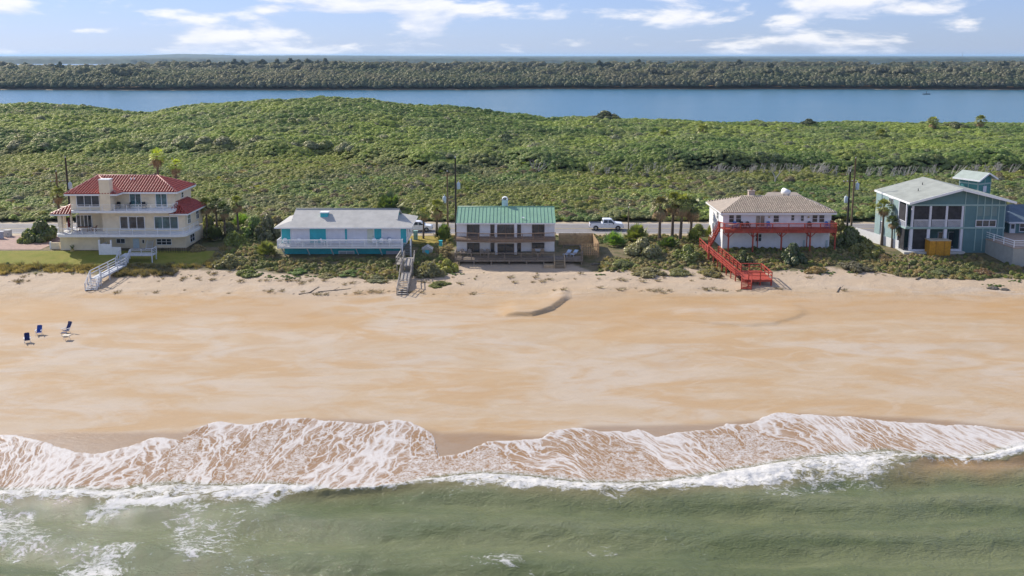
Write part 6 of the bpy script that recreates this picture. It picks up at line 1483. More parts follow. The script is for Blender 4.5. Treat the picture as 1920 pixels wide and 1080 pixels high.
BUSH_I = [mk('leaf_dome', bush_arrays(100 + i, 1000, .082, 8, .62, 1.0, True, 1.0, .42, .9), LEAF_I) for i in range(5)]
FEATH_I = [mk('feathery_shrub', bush_arrays(200 + i, 900, .075, 9, .75, .8, True, 1.8, .7, .75), LEAF_I) for i in range(3)]
PALMETTO_I = [mk('palmetto', palmetto_arrays(300 + i, 24), LEAF_I) for i in range(2)]
def tangle(seed, m):
    g = random.Random(seed); q = MB()
    for k in range(5):
        x, y = g.uniform(-1, 1), g.uniform(-.3, .3); p = [(x, y, 0)]; a = g.uniform(-1, 1) * .5
        for s in range(4): a += g.uniform(-.5, .5); p.append((p[-1][0] + math.sin(a) * .8, p[-1][1] + g.uniform(-.2, .2), p[-1][2] + .75))
        q.path(p, [.075, .06, .05, .04, .02], 5)
        for s in (1, 2, 3):
            b = g.uniform(-1.3, 1.3); e = Vector(p[s]); f = e + Vector((math.sin(b) * .9, g.uniform(-.3, .1), .6)); q.path([e, (e + f) / 2 + Vector((0, 0, .1)), f], [.035, .028, .014], 5)
    return q.mesh('trunk_tangle', m)
TANG_I = [tangle(5 + i, PALE) for i in range(3)]

GREENS = np.array([(.060, .095, .030), (.085, .115, .030), (.115, .145, .035), (.105, .110, .052), (.130, .135, .085), (.150, .155, .040), (.045, .070, .030), (.17, .125, .055)])
def pick_tint(x, y, g, w0=None):
    a = fbm(x, y, 26, 3, 91); b = fbm(x, y, 9, 2, 95); q = np.clip(.5 + (a - .5) * 2.2 + (b - .5) * 1.2 + g.normal(size=len(x)) * .12, 0, .999)
    order = np.array([6, 0, 1, 3, 4, 2, 5, 7]); edges = np.array([.06, .22, .44, .60, .72, .90, .997, 1.0]); i = order[np.searchsorted(edges, q)]
    return GREENS[i] * np.array((2.3, 2.3, 2.1)) * g.uniform(.9, 1.1, (len(x), 1))
# ---- coastal scrub behind the road: leaf clumps laid over one merged, mounded canopy
def domes(x, y, cell, seed, ax=1.0):
    """height (0..1) and id of the rounded crown that covers each point; crowns of uneven size on a jittered grid"""
    xs, ys = x / (cell * ax), y / cell; xi, yi = np.floor(xs).astype(int), np.floor(ys).astype(int); best = np.full(x.shape, -1.0); cid = np.zeros(x.shape)
    for dx in (-1, 0, 1):
        for dy in (-1, 0, 1):
            cx, cy = xi + dx, yi + dy; r1 = _tab[(cx * 7 + seed) % 256, (cy * 13 + seed * 3) % 256]; r2 = _tab[(cx * 11 + 5 + seed) % 256, (cy * 5 + 2) % 256]; r3 = _tab[(cx * 3 + 9) % 256, (cy * 17 + seed) % 256]
            d2 = (xs - cx - .1 - .8 * r1) ** 2 + (ys - cy - .1 - .8 * r2) ** 2; v = (.55 + .55 * r3) - d2 / (.75 + .5 * r3)
            k = v > best; best = np.where(k, v, best); cid = np.where(k, r1 * .5 + r3 * .5, cid)
    return np.clip(best, 0, 1.1), cid
def scrub():
    g = np.random.default_rng(42); out = []
    def lattice(y0, y1, sp):
        X, Y = np.meshgrid(np.arange(-(y1 * .585 + 24), y1 * .585 + 24, sp), np.arange(y0, y1, sp)); x = X.ravel() + g.uniform(-.5, .5, X.size) * sp; y = Y.ravel() + g.uniform(-.5, .5, X.size) * sp
        k = np.abs(x) < y * .585 + 22; return x[k], y[k]
    def tallness(x, y):
        edge = np.interp(x, [-140, -60, -20, 10, 40, 140], [255, 243, 226, 221, 223, 223]) + (fbm(x, y, 24, 3, 97) - .5) * 40 * np.where(x > 42, .3, 1)
        return np.where(x > 42, sst(-1.5, 3.5, y - edge), sst(-5, 12, y - edge + (fbm(x, y, 9, 2, 141) - .5) * 16))
    for y0, y1, sp in ((161.9, 200, .80), (200, 250, .98), (250, 310, 1.2), (310, 418, 1.55)):
        x, y = lattice(y0, y1, sp); n = len(x)
        tall = tallness(x, y)
        a, ia = domes(x, y, 2.1, 3, 1.3); b, ib = domes(x, y, 5.6, 8, 1.35); c, ic = domes(x, y, 11, 5, 1.5); roll = fbm(x, y, 30, 3, 131)
        low = .25 + .75 * a * sst(.25, .6, fbm(x, y, 8, 2, 133)) + .5 * b
        high = 1.0 + 1.9 * b + 2.2 * c + .6 * a + 2.0 * (roll - .5)
        H = low * (1 - tall) + high * tall * np.interp(y, [220, 300, 400], [1.0, .85, .6])
        s = sp * g.uniform(.72, 1.25, n) * (1 + .25 * tall)
        cidv = np.where(tall > .5, ib * .6 + ic * .4, ia * .5 + ib * .5)
        ty = g.random(n); feath = (ty < .25) & (tall < .5); palm = ((ty > .955) & (tall < .5) & (fbm(x, y, 12, 2, 135) > .48)) | (ty > .9985)
        idx = np.where(feath, 5 + g.integers(0, 3, n), np.where(palm, 8 + g.integers(0, 2, n), g.integers(0, 5, n)))
        q = np.clip(.5 + (fbm(x, y, 34, 3, 91) - .5) * 2.3 + (cidv - .5) * 1.7 + g.normal(size=n) * .04, 0, .999)
        P = np.array([(.055, .085, .028), (.080, .112, .036), (.105, .135, .044), (.128, .146, .062), (.142, .156, .082), (.160, .175, .052)]); f = q * 5; i0 = np.clip(f.astype(int), 0, 4); t = P[i0] + (P[i0 + 1] - P[i0]) * (f - i0)[:, None]
        t = t * np.array((2.15, 2.3, 1.75)) * g.uniform(.93, 1.07, (n, 1))
        dry = sst(.46, .62, fbm(x, y, 13, 3, 137)) * (1 - .75 * tall); t = t * (1 - .6 * dry[:, None]) + np.array((.26, .235, .13)) * .6 * dry[:, None]
        yel = sst(.48, .62, fbm(x, y, 17, 3, 139)) * (1 - .8 * tall); t = t * (1 - .6 * yel[:, None]) + np.array((.34, .34, .055)) * .6 * yel[:, None]
        t = np.where(feath[:, None], t * .7 + np.array((.24, .235, .15)) * .3, t); t = np.where(palm[:, None], np.array((.20, .25, .05)), t)
        s = np.where(palm, np.maximum(s, 1.15), s)
        z = hterr(x, y) + H - .55 * s; z = np.maximum(z, hterr(x, y) - .3 * s)
        out.append((np.stack([x, y, z], 1), g.random(n) * 6.28, np.stack([s * 1.1, s * g.uniform(.85, 1.1, n), s * g.uniform(.5, .85, n)], 1), idx, t))
    # larger single crowns and grey or yellow-green shrubs standing out of the mass
    for n, y0, y1, r0, r1, kk in ((2300, 225, 415, 1.6, 3.6, 0), (3600, 163, 235, .8, 1.7, 1)):
        y = g.uniform(y0, y1, n); x = g.uniform(-1, 1, n) * (y * .585 + 20); tl = tallness(x, y); k = (tl > .6) if kk == 0 else (tl < .5); x, y = x[k], y[k]; n = len(x); c, ic = domes(x, y, 11, 5, 1.5); b, ib = domes(x, y, 5.6, 8, 1.35)
        r = r0 + (r1 - r0) * g.random(n) ** 2; H = ((1.0 + 1.9 * b + 2.2 * c) * np.interp(y, [220, 300, 400], [1.0, .85, .6]) - .35 * r) if kk == 0 else .25 + .4 * b
        pal = np.array([(.075, .11, .04), (.10, .13, .05), (.26, .27, .16), (.22, .25, .08), (.17, .21, .10)] if kk == 0 else [(.09, .12, .04), (.22, .21, .14), (.28, .27, .06), (.24, .19, .11), (.16, .20, .05), (.19, .19, .13)])
        t = pal[np.minimum((fbm(x, y, 20, 2, 143) * .6 + g.random(n) * .5) * len(pal) * .95, len(pal) - 1).astype(int)] * g.uniform(.85, 1.15, (n, 1)); idx = g.integers(0, 5, n) if kk == 0 else np.where(g.random(n) < .55, g.integers(5, 8, n), np.where(g.random(n) < .3, g.integers(8, 10, n), g.integers(0, 5, n)))
        out.append((np.stack([x, y, hterr(x, y) + H - .2 * r], 1), g.random(n) * 6.28, np.stack([r * 1.15, r, r * g.uniform(.55, .85, n)], 1), idx, t))
    # pale crooked trunks under the hammock's edge
    for x0, x1, n in ((42, 132, 50), (5, 42, 9)):
        x = g.uniform(x0, x1, n); y = 219.0 + g.uniform(-2.0, 1.0, n) + (fbm(x, x * 0 + 222, 24, 3, 97) - .5) * 12; z = hterr(x, y)
        out.append((np.stack([x, y, z + .5], 1), g.uniform(-.4, .4, n), np.stack([g.uniform(.7, 1.1, n)] * 2 + [g.uniform(.7, 1.05, n)], 1), 10 + g.integers(0, 3, n), np.ones((n, 3)) * .3))
    A = [np.concatenate([o[i] for o in out]) for i in range(5)]
    # a dense under-canopy closes the gaps between clumps
    scatter('coastal_scrub', 'dense green coastal scrub covering the land behind the road', *A, BUSH_I + FEATH_I + PALMETTO_I + TANG_I)
scrub()
# ---- low dune growth around the houses
BOXES = [(-72.5, -49.5, 134.5, 148), (-37.5, -14.5, 133.6, 146.5), (-9.5, 12.2, 133, 147), (30.5, 51.5, 138.6, 150), (55.5, 76, 135.2, 149), (70.5, 92, 131, 152), (-120, -73, 137, 150), (-19.5, -10, 142, 149), (-200, 200, 148.6, 161.2), (12, 20, 134, 143), (33, 44, 141, 150)]
def clear(x, y, m=0.0):
    k = np.ones(len(x), bool)
    for a, b, c, d in BOXES: k &= ~((x > a - m) & (x < b + m) & (y > c - m) & (y < d + m))
    return k
TUFT = []
def tuft_arrays(seed, n=46):
    g = np.random.default_rng(seed); V = []; Q = []
    for i in range(n):
        a = g.random() * 6.28; r = g.random() ** .5 * .35; b = np.array([r * math.cos(a), r * math.sin(a), 0]); le = g.uniform(.2, .75); d = np.array([math.cos(a) * le, math.sin(a) * le, 1.0]) * g.uniform(.6, 1.1)
        s = np.array([-math.sin(a), math.cos(a), 0]) * .028; j = len(V); V += [b - s, b + s, b + d * .6 + s * .7 , b + d * .97 - np.array([0, 0, .12])]; Q.append((j, j + 1, j + 2, j + 3))
    return np.array(V), np.array(Q)
TUFT_I = [mk('grass_tuft', tuft_arrays(400 + i), LEAF_I) for i in range(3)]
def dune():
    g = np.random.default_rng(77); n = 26000; x = g.uniform(-88, 92, n); y = g.uniform(124, 148.6, n)
    k = clear(x, y) & (y > yV(x) + (fbm(x, y, 2.2, 3, 33) - .5) * 2.0 + .3) & ~((x < -45.5) & (y > 130.4)) & ~((x > -9.5) & (x < 13) & (y < 134)); x, y = x[k], y[k]; n = len(x)
    sel = g.random(n) < np.interp(fbm(x, y, 5, 2, 101), [.3, .6], [.45, 1]); x, y = x[sel], y[sel]; n = len(x)
    r = g.uniform(.2, .5, n) * (.7 + .8 * fbm(x, y, 4, 2, 103)); h = r * g.uniform(.7, 1.1, n)
    ty = g.random(n); idx = np.where(ty < .45, g.integers(5, 8, n), np.where(ty < .8, g.integers(0, 5, n), 10 + g.integers(0, 3, n))); lw = x < -44; idx = np.where(lw, 10 + idx % 3, idx); r = np.where(lw, r * 1.25, r); h = np.where(idx >= 10, r * 1.1, h)
    a = fbm(x, y, 6, 3, 105) + g.normal(size=n) * .08; pal = np.array([(.10, .115, .04), (.15, .135, .075), (.19, .15, .09), (.135, .155, .04), (.17, .13, .085)]); t = np.where((x < -44)[:, None], np.array((.20, .15, .07)), pal[np.searchsorted([.38, .47, .55, .63], a)] * np.array((1.1, 1.05, .8))) * 1.75 * g.uniform(.8, 1.2, (n, 1))
    scatter('dune_undergrowth', 'brown and green dune growth along the foot of the houses', np.stack([x, y, hterr(x, y) - .05], 1), g.random(n) * 6.28, np.stack([r, r, h], 1), idx, t, BUSH_I + FEATH_I + PALMETTO_I + TUFT_I)
    # bright creeping beach plants and scattered tussocks on the upper sand
    x = []; y = []; t = []
    for u, v, m, sx, sy, c in ((545, 522, 26, 1.1, .5, 0), (608, 519, 22, 1.3, .3, 0), (485, 518, 10, .5, .3, 0), (505, 521, 10, .5, .3, 0), (1528, 514, 30, 1.5, .5, 0), (1602, 514, 14, .7, .25, 0), (1690, 512, 30, 1.3, .5, 0), (1872, 520, 22, 1.1, .3, 0), (1290, 506, 14, 1, .3, 0), (845, 516, 14, 1, .25, 0), (1122, 517, 8, .5, .2, 0), (1868, 534, 16, .7, .4, 0), (1898, 526, 8, .5, .3, 0)):
        c0 = gz(u, v, 2.7); x += list(c0[0] + g.normal(size=m) * sx); y += list(c0[1] + g.normal(size=m) * sy); t += [(.14, .20, .035)] * m
    x, y = np.array(x), np.array(y); n = len(x); r = g.uniform(.16, .34, n)
    scatter('creeping_beach_plants', 'bright green creeping plants in patches on the upper sand', np.stack([x, y, hterr(x, y) - .03], 1), g.random(n) * 6.28, np.stack([r, r, r * .5], 1), g.integers(0, 5, n), np.array(t) * g.uniform(.8, 1.2, (n, 1)), BUSH_I)
    # tufts fringing the lawn
    xx = np.concatenate([g.uniform(-86, -45, 300), g.uniform(-80, 60, 40)]); e = 130.1 + (vnoise(xx, xx * 0 + 130, 1.3, 2) - .5) * .9
    yy = np.concatenate([e[:300] + g.normal(size=300) * .55 - .25, 126.5 + g.normal(size=40) * .8]); n = len(xx); s = g.uniform(.4, .85, n); s[300:] *= .5
    tt = np.array([(.20, .15, .07), (.13, .13, .05), (.24, .18, .09)])[g.integers(0, 3, n)]
    scatter('beach_grass', 'brownish beach grass fringing the lawn of the red-roofed house', np.stack([xx, yy, hterr(xx, yy) - .03], 1), g.random(n) * 6.28, np.stack([s, s, s], 1), g.integers(0, 3, n), tt, TUFT_I)
    m = 90; xx = np.array([gz(u, 0 + v, 2.9)[0] for u, v in [(g.uniform(225, 330), 513) for _ in range(m)]]); yy = 127.2 + g.normal(size=m) * .7; s = g.uniform(.5, .9, m)
    scatter('beach_grass', 'brown beach grass clump beside the white walkway', np.stack([xx, yy, hterr(xx, yy) - .03], 1), g.random(m) * 6.28, np.stack([s, s, s], 1), g.integers(0, 3, m), np.array([(.19, .15, .085), (.15, .125, .07)])[g.integers(0, 2, m)], TUFT_I)
dune()
def wrack():
    g = np.random.default_rng(31); q = MB()
    for k in range(3):
        a = g.uniform(-1, 1); q.path([(-.3, 0, .02), (0, .08 * a, .05), (.3, -.05, .02)], [.02, .03, .01], 4)
    src = [q.mesh('twig', BARK)] + [mk('weed', tuft_arrays(450), LEAF_I)]
    n = 620; x = g.uniform(-80, 80, n); band = g.integers(0, 3, n); y = np.array([127.2, 124.6, 119.6])[band] + (fbm(x, x * 0, 18, 3, 121) - .5) * 6 + g.normal(size=n) * .45
    k = g.random(n) < sst(.38, .62, fbm(x, y, 9, 2, 123)); x, y = x[k], y[k]; n = len(x); s = g.uniform(.35, 1.1, n)
    scatter('wrack_line', 'twigs and dry seaweed strewn along the upper beach', np.stack([x, y, hterr(x, y)], 1), g.random(n) * 6.28, np.stack([s, s, s * .35], 1), g.integers(0, 2, n), np.tile(np.array([(.16, .11, .06)]), (n, 1)), src)
wrack()

# ---- shrubs one can point at
BUSH_O = [mk('shrub_leaves', bush_arrays(500 + i, 1800, .075, 20, .85, .95, True, 1.0, .5, .85, (.17, .32)), LEAF_O) for i in range(4)]
PINE_O = [mk('crown', bush_arrays(560 + i, 1000, .085, 14, 1.0, .85, True, 1.0, .5, .8, (.16, .34)), LEAF_O) for i in range(4)]
FEATH_O = [mk('shrub_leaves', bush_arrays(520 + i, 1800, .065, 18, .9, .8, True, 2.0, .8, .7, (.16, .32)), LEAF_O) for i in range(3)]
PALM_O = [mk('palmetto_fans', palmetto_arrays(540 + i, 60, 9, .42), LEAF_O) for i in range(3)]
_stem = MB()
for i in range(5):
    t = i * 1.26; _stem.path([(0.05 * math.cos(t), .05 * math.sin(t), -.1), (.2 * math.cos(t), .2 * math.sin(t), .3), (.42 * math.cos(t), .42 * math.sin(t), .62)], [.05, .04, .02], 5)
STEM_M = _stem.mesh('stems', BARK)
def shrub(u, v, r, h, kind, col, label, z=4.0, name='shrub'):
    x, y, _ = gz(u, v, z); z0 = hz(x, y)
    o = link(name, None); o.location = (x, y, z0 - .1); o.rotation_euler = (0, 0, random.uniform(0, 6.28)); o.scale = (r * 1.08, r * 1.08, h * (1.25 if h > 1.4 else 1.0)); o['label'] = label; o['category'] = 'shrub'
    a = link('foliage', random.choice({'b': BUSH_O, 'f': FEATH_O, 'p': PALM_O}[kind]), o); a.color = tuple(q * 1.75 * random.uniform(.9, 1.1) for q in col) + (1,)
    link('stems', STEM_M, o)
DG, OL, GR, YG, BR, LG = (.065, .085, .022), (.125, .13, .03), (.15, .145, .07), (.20, .20, .028), (.19, .14, .07), (.11, .145, .03)
for s in [
 (78, 452, 2.6, 3.1, 'b', DG, 'large dark shrub between the brick drive and red-roofed house'),
 (52, 456, 1.3, 1.6, 'b', OL, 'small olive shrub at the brick drive edge left of dark shrub'),
 (14, 490, .55, .8, 'b', DG, 'small round dark bush on the bright lawn'),
 (370, 470, 1.3, 1.2, 'f', BR, 'brown twiggy shrub at the black fence end of cream house'),
 (404, 452, 2.0, 2.2, 'p', DG, 'dark palmetto clump under the palms beside the cream house'),
 (438, 462, 2.2, 2.2, 'f', OL, 'olive shrub below the palm group right of cream house'),
 (430, 488, 2.1, 1.5, 'f', GR, 'grey-green spreading shrub on dune right of the lawn'),
 (470, 440, 2.1, 2.6, 'b', GR, 'pale leaved sea-grape shrub between cream and turquoise houses'),
 (502, 450, 2.4, 3.4, 'b', (.085, .10, .05), 'big sea-grape shrub touching the turquoise house roof end'),
 (500, 478, 2.0, 2.1, 'p', OL, 'palmetto clump at the corner of turquoise house'),
 (465, 500, 1.9, 1.0, 'f', OL, 'low olive mound at the dune toe below sea-grape shrubs'),
 (560, 497, 1.6, .6, 'b', LG, 'low green mound in front of the turquoise wall, first from the corner'),
 (612, 501, 1.6, .55, 'f', BR, 'low brown mound in front of the turquoise wall'),
 (655, 500, 1.7, .6, 'b', LG, 'low green mound in front of turquoise garage wall middle'),
 (705, 506, 2.0, .7, 'f', GR, 'low grey-green mound beside the grey beach stairs'),
 (728, 500, 1.5, .9, 'f', BR, 'brown mound below the turquoise deck stairs'),
 (730, 404, 2.9, 3.6, 'p', DG, 'dark palmetto thicket rising behind the turquoise house roof'),
 (832, 455, 1.9, 2.6, 'p', DG, 'dark palmetto against the side wall of green-roofed house'),
 (806, 500, 2.0, 1.8, 'f', GR, 'grey-green shrub between grey beach stairs and pump shed'),
 (838, 492, 1.8, 1.5, 'b', YG, 'yellow-green shrub at the lower deck corner of green-roofed house'),
 (822, 515, 1.5, .7, 'f', OL, 'low olive mound right of the grey stairs foot'),
 (1152, 462, 2.1, 2.0, 'p', LG, 'green palmetto clump right of the tan fence'),
 (1195, 452, 2.4, 2.4, 'p', OL, 'olive palmetto clump near the road right of tan fence'),
 (1205, 474, 2.5, 2.3, 'b', GR, 'grey-green sea-grape shrub between tan fence and palm group'),
 (1165, 488, 2.0, 1.2, 'f', GR, 'low grey shrub on dune right of side deck'),
 (1215, 498, 2.2, 1.1, 'f', BR, 'brownish low shrub on dune below the palm group'),
 (1255, 466, 2.0, 1.7, 'p', DG, 'dark palmetto at the foot of the palm group'),
 (1290, 480, 2.1, 1.9, 'b', OL, 'olive shrub left of the red landing'),
 (1300, 456, 1.5, 2.0, 'p', LG, 'green palmetto between the palm group and white house'),
 (1270, 497, 1.8, .9, 'f', GR, 'low grey shrub left of the red walk'),
 (1330, 500, 1.7, 1.0, 'f', BR, 'brown shrub beside the red walk railing'),
 (1392, 486, 1.5, 1.9, 'b', DG, 'dark shrub between red walk and the red deck posts'),
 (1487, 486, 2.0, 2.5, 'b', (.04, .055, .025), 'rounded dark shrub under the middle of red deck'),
 (1530, 496, 1.8, 1.0, 'f', BR, 'low brown shrub in shade below the red deck end'),
 (1592, 462, 2.3, 3.0, 'b', DG, 'tall dark shrub at the far end of the red deck'),
 (1625, 476, 2.3, 2.2, 'b', OL, 'olive shrub along the white panel fence'),
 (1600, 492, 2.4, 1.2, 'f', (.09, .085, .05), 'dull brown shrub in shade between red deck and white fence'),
 (1655, 483, 1.5, 1.2, 'f', BR, 'tan shrub at the end of white panel fence'),
 (1725, 500, 1.3, .8, 'f', BR, 'tan tussock shrub in front of the tall wooden post'),
 (1765, 498, 1.6, .8, 'f', GR, 'low grey shrub in front of the orange crate'),
 (1810, 500, 1.7, .9, 'b', OL, 'low olive shrub in front of the teal wall panels'),
 (1845, 500, 1.4, 1.2, 'f', (.15, .075, .045), 'reddish-brown shrub against the block retaining wall'),
 (412, 440, 2.4, 2.0, 'f', OL, 'olive shrub by the road behind the cream house palms'),
 (455, 434, 2.4, 2.6, 'p', LG, 'green palmetto by the road between cream and turquoise houses'),
 (372, 437, 1.8, 2.0, 'b', OL, 'rounded olive shrub by the road behind the cream house corner'),
 (520, 436, 2.2, 2.6, 'b', GR, 'grey-green shrub behind the end of the turquoise house roof'),
 (1310, 441, 1.7, 1.5, 'b', OL, 'olive shrub by the road against the white house side wall'),
 (1572, 444, 2.0, 2.4, 'b', OL, 'olive shrub behind the end of the red deck'),
 (392, 444, 2.0, 2.9, 'b', OL, 'tall olive bush by the road just behind the cream house wall'),
 (428, 446, 2.3, 2.7, 'f', GR, 'tall grey-green bush by the road among the cabbage palms'),
 (478, 446, 2.3, 3.0, 'b', LG, 'tall green bush by the road left of the turquoise house'),
 (1334, 446, 1.3, 1.8, 'p', OL, 'small palmetto squeezed against the white house corner'),
 (1640, 408, 1.6, 2.0, 'p', OL, 'palmetto by the road behind the white fence'),
 ]: shrub(*s)

# ---- palms
WASH = [fan_palm_meshes(600 + i, 30, 26, .35, 1.25) for i in range(2)]
SABAL = [fan_palm_meshes(610 + i, 42, 30, .45, 1.25) for i in range(4)]
def palm(u, vtop, y, label, col, var, wash=False, sz=1.0, group=None, skirt=1.0):
    x, _, zt = gy(u, vtop, y); z0 = hz(x, y); zt = max(zt, z0 + 1.0); o = link('palm_tree', None); o.location = (x, y, z0); o['label'] = label; o['category'] = 'palm'
    H = zt - z0; q = MB(); k = random.uniform(-.25, .25); pts = [(k * math.sin(t * 1.6), .1 * t, t * H - (.3 if t == 0 else 0)) for t in (0, .2, .4, .6, .8, 1)]
    q.path(pts, [.24 * sz, .2 * sz, .17 * sz, .16 * sz, .17 * sz, .2 * sz], 9); link('trunk', q.mesh('trunk', TRUNK, smooth=True), o)
    cm, sm = (WASH if wash else SABAL)[var % (2 if wash else 4)]
    c = link('crown', mk('crown', cm, LEAF_O), o); c.location = pts[-1]; c.scale = (sz, sz, sz); c.color = tuple(1.7 * q for q in col) + (1,)
    d = link('dead_fronds', mk('dead_fronds', sm, DEADF), o); d.location = (pts[-1][0], pts[-1][1], pts[-1][2] - .1); d.scale = (sz * skirt, sz * skirt, sz * skirt)
PB, PO, PD = (.24, .27, .035), (.14, .15, .035), (.06, .08, .026)
palm(296, 293, 151.5, 'taller of two fan palms rising behind the red tile roof', PB, 0, True, 1.05, skirt=1.1)
palm(328, 309, 150.8, 'shorter of two fan palms rising behind the red tile roof', PB, 1, True, 1.0, skirt=1.1)
for u, v, y, c, n in ((386, 385, 147, PO, 'nearest the cream house wall'), (404, 382, 148, PD, 'second from the cream house wall'), (420, 392, 146, PD, 'third from the cream house wall'), (446, 381, 147.5, PO, 'furthest from the cream house, at the group end')):
    palm(u, v, y, 'cabbage palm ' + n, c, int(u) % 4, sz=1.0)
palm(793, 400, 146.4, 'slender young palm between the turquoise and green-roofed houses', PO, 1, sz=.8)
palm(818, 390, 148.0, 'bushy palm left of the utility poles by green-roofed house', PO, 2, sz=1.15)
palm(107, 364, 148, 'low palm at the foot of the utility poles by red-roofed house', PO, 3, sz=1.0)
for u, v, y, c, n in ((1238, 387, 146, (.10, .09, .04), 'leftmost of the palm group beside the white house'), (1262, 378, 147.5, PO, 'second from left in the palm group beside white house'), (1277, 381, 146.3, PO, 'third from left in the palm group beside white house'), (1296, 388, 147, PD, 'rightmost of the palm group beside the white house')):
    palm(u, v, y, 'shaggy cabbage palm, ' + n, c, int(u) % 4, sz=1.3, skirt=1.15)
palm(1657, 388, 141.5, 'shaggy palm in front of the teal house side wall', PO, 0, sz=1.0)
palm(1675, 415, 139.6, 'small palm at the teal house porch corner', PD, 1, sz=.75)
palm(1688, 434, 138.6, 'smallest palm stub beside the teal house porch', PD, 2, sz=.45)
for u, v, y, lab in ((1750, 229, 352, 'lone palm on the scrub skyline above the teal house roof'), (1838, 226, 362, 'palm on the scrub skyline right of the lone palm'), (1653, 254, 300, 'palm in the scrub above the white panel fence'), (1318, 243, 320, 'palm in the scrub above the white house'), (1245, 255, 300, 'bright young palm in the scrub above pickup truck')):
    palm(u, v, y, lab, PO, int(v) % 4, sz=1.7)
# ---- single trees that stand out of the scrub
def tree(name, u, v, y, r, h, col, label, bare=.3, cat='tree', kind=None):
    x, _, zt = gy(u, v, y); z0 = hz(x, y) if y < 460 else 1.5; o = link(name, None); o.location = (x, y, z0); o['label'] = label; o['category'] = cat
    H = zt - z0 + .0; q = MB(); q.path([(0, 0, -.3), (.1 * r, 0, H * .35), (.0, 0, H * .75)], [.09 * r, .07 * r, .03 * r], 7)
    for i in range(5):
        t = i * 1.26 + r; q.path([(.06 * r, 0, H * .4), (r * .35 * math.cos(t), r * .35 * math.sin(t), H * .62), (r * .65 * math.cos(t), r * .65 * math.sin(t), H * .8)], [.05 * r, .035 * r, .012 * r], 5)
    link('trunk', q.mesh('trunk', BARK, smooth=True), o)
    c = link('crown', random.choice(BUSH_O), o); c.location = (0, 0, H - h); c.scale = (r, r, h); c.color = tuple(1.7 * q for q in col) + (1,); c.rotation_euler = (0, 0, random.uniform(0, 6))
tree('live_oak', 1135, 206, 382, 6.2, 4.2, (.085, .095, .045), 'broad rounded oak on the skyline above the pickup truck')
tree('wind_bent_cedar', 1517, 222, 370, 3.6, 2.2, (.045, .06, .03), 'dark ragged cedar on the scrub skyline')
for u, v, y, r, h, lab in ((775, 242, 300, 6, 4.5, 'dark rounded oak in the scrub above turquoise house'), (845, 270, 262, 5, 4, 'dark oak in the scrub above the green-roofed house poles'), (870, 280, 255, 4.2, 3.4, 'dark green oak just right of another above green roof'), (1010, 312, 222, 3.4, 3.4, 'rounded grey-green oak at the scrub edge above green roof'), (1105, 300, 226, 3.2, 3, 'bushy oak at the scrub edge above the pickup'), (1690, 262, 288, 5, 3, 'dark oak mound in the scrub above teal house'), (140, 225, 330, 6, 4, 'dark oak mound in the scrub at the far left hill')):
    tree('live_oak', u, v, y, r, h, (.075, .10, .042) if 'dark' in lab else (.1, .115, .07), lab)
tree('live_oak', 1790, 226, 356, 5.5, 3.2, (.11, .12, .05), 'pale green oak on the skyline between two palms')
def dead_tree(u, v, label):
    x, y, _ = gz(u, v, 5.5); z = hz(x, y); q = MB()
    q.path([(x, y, z), (x + .3, y, z + 1.5), (x - .3, y, z + 2.6), (x - 1.3, y, z + 3.9)], [.2, .17, .12, .05], 6); q.path([(x + .2, y, z + 1.4), (x + 1.1, y, z + 2.6), (x + 1.3, y, z + 4.4)], [.14, .1, .04], 6); q.path([(x + 1.1, y, z + 2.6), (x + 1.9, y, z + 3.6)], [.08, .03], 5)
    single('dead_tree', label, 'tree', q, PALE, (0, 0, 0), True)
dead_tree(1452, 338, 'bare bleached dead tree standing in the scrub above white house')
# ---- driftwood
def driftwood(pts, r, label):
    P = [gz(u, v, 2.6) for u, v in pts]; P = [(p[0], p[1], hz(p[0], p[1]) + r * .5) for p in P]; q = MB(); q.path(P, [r * (1 - .6 * i / (len(P) - 1)) for i in range(len(P))], 6)
    c = P[len(P) // 2]; q.path([c, (c[0] + .8, c[1] + .4, c[2] + .35)], [r * .6, r * .2], 5); single('driftwood', label, 'driftwood', q, BARK, (0, 0, 0), True)
driftwood([(560, 549), (580, 547), (598, 538)], .10, 'curved dark driftwood branch on sand below the turquoise house')
driftwood([(596, 546), (625, 543), (658, 540)], .08, 'straight thin driftwood branch on sand left of grey stairs')
driftwood([(1108, 499), (1150, 503), (1195, 507)], .12, 'long driftwood trunk at the dune toe right of side deck')
driftwood([(1718, 527), (1735, 519), (1738, 512)], .14, 'gnarled driftwood stump on sand below the teal house')
driftwood([(1570, 546), (1573, 541), (1576, 537)], .10, 'short upright driftwood stub on sand right of red platform')
def rocks():
    for u, v, r, lab in ((1862, 541, .5, 'dark rock mound half covered by green plants on sand'), (1883, 543, .38, 'flat grey rock beside the plant-covered mound')):
        x, y, _ = gz(u, v, 2.5); z = hz(x, y); g = np.random.default_rng(int(u)); q = MB(); n = 10
        for k, (f, hh) in enumerate(((1, -.1), (1.05, .25), (.7, .55), (.2, .7))):
            q.v += [(x + r * 1.6 * f * math.cos(6.283 * i / n) * g.uniform(.8, 1.2), y + r * f * math.sin(6.283 * i / n) * g.uniform(.8, 1.2), z + hh * r * g.uniform(.8, 1.1)) for i in range(n)]
        q.f += [(k * n + i, k * n + (i + 1) % n, (k + 1) * n + (i + 1) % n, (k + 1) * n + i) for k in range(3) for i in range(n)] + [tuple(30 + i for i in range(n))]
        single('beach_rock', lab, 'rock', q, mat('dark_rock', (.16, .14, .11), .9, .3, 3, .03, 6))
rocks()

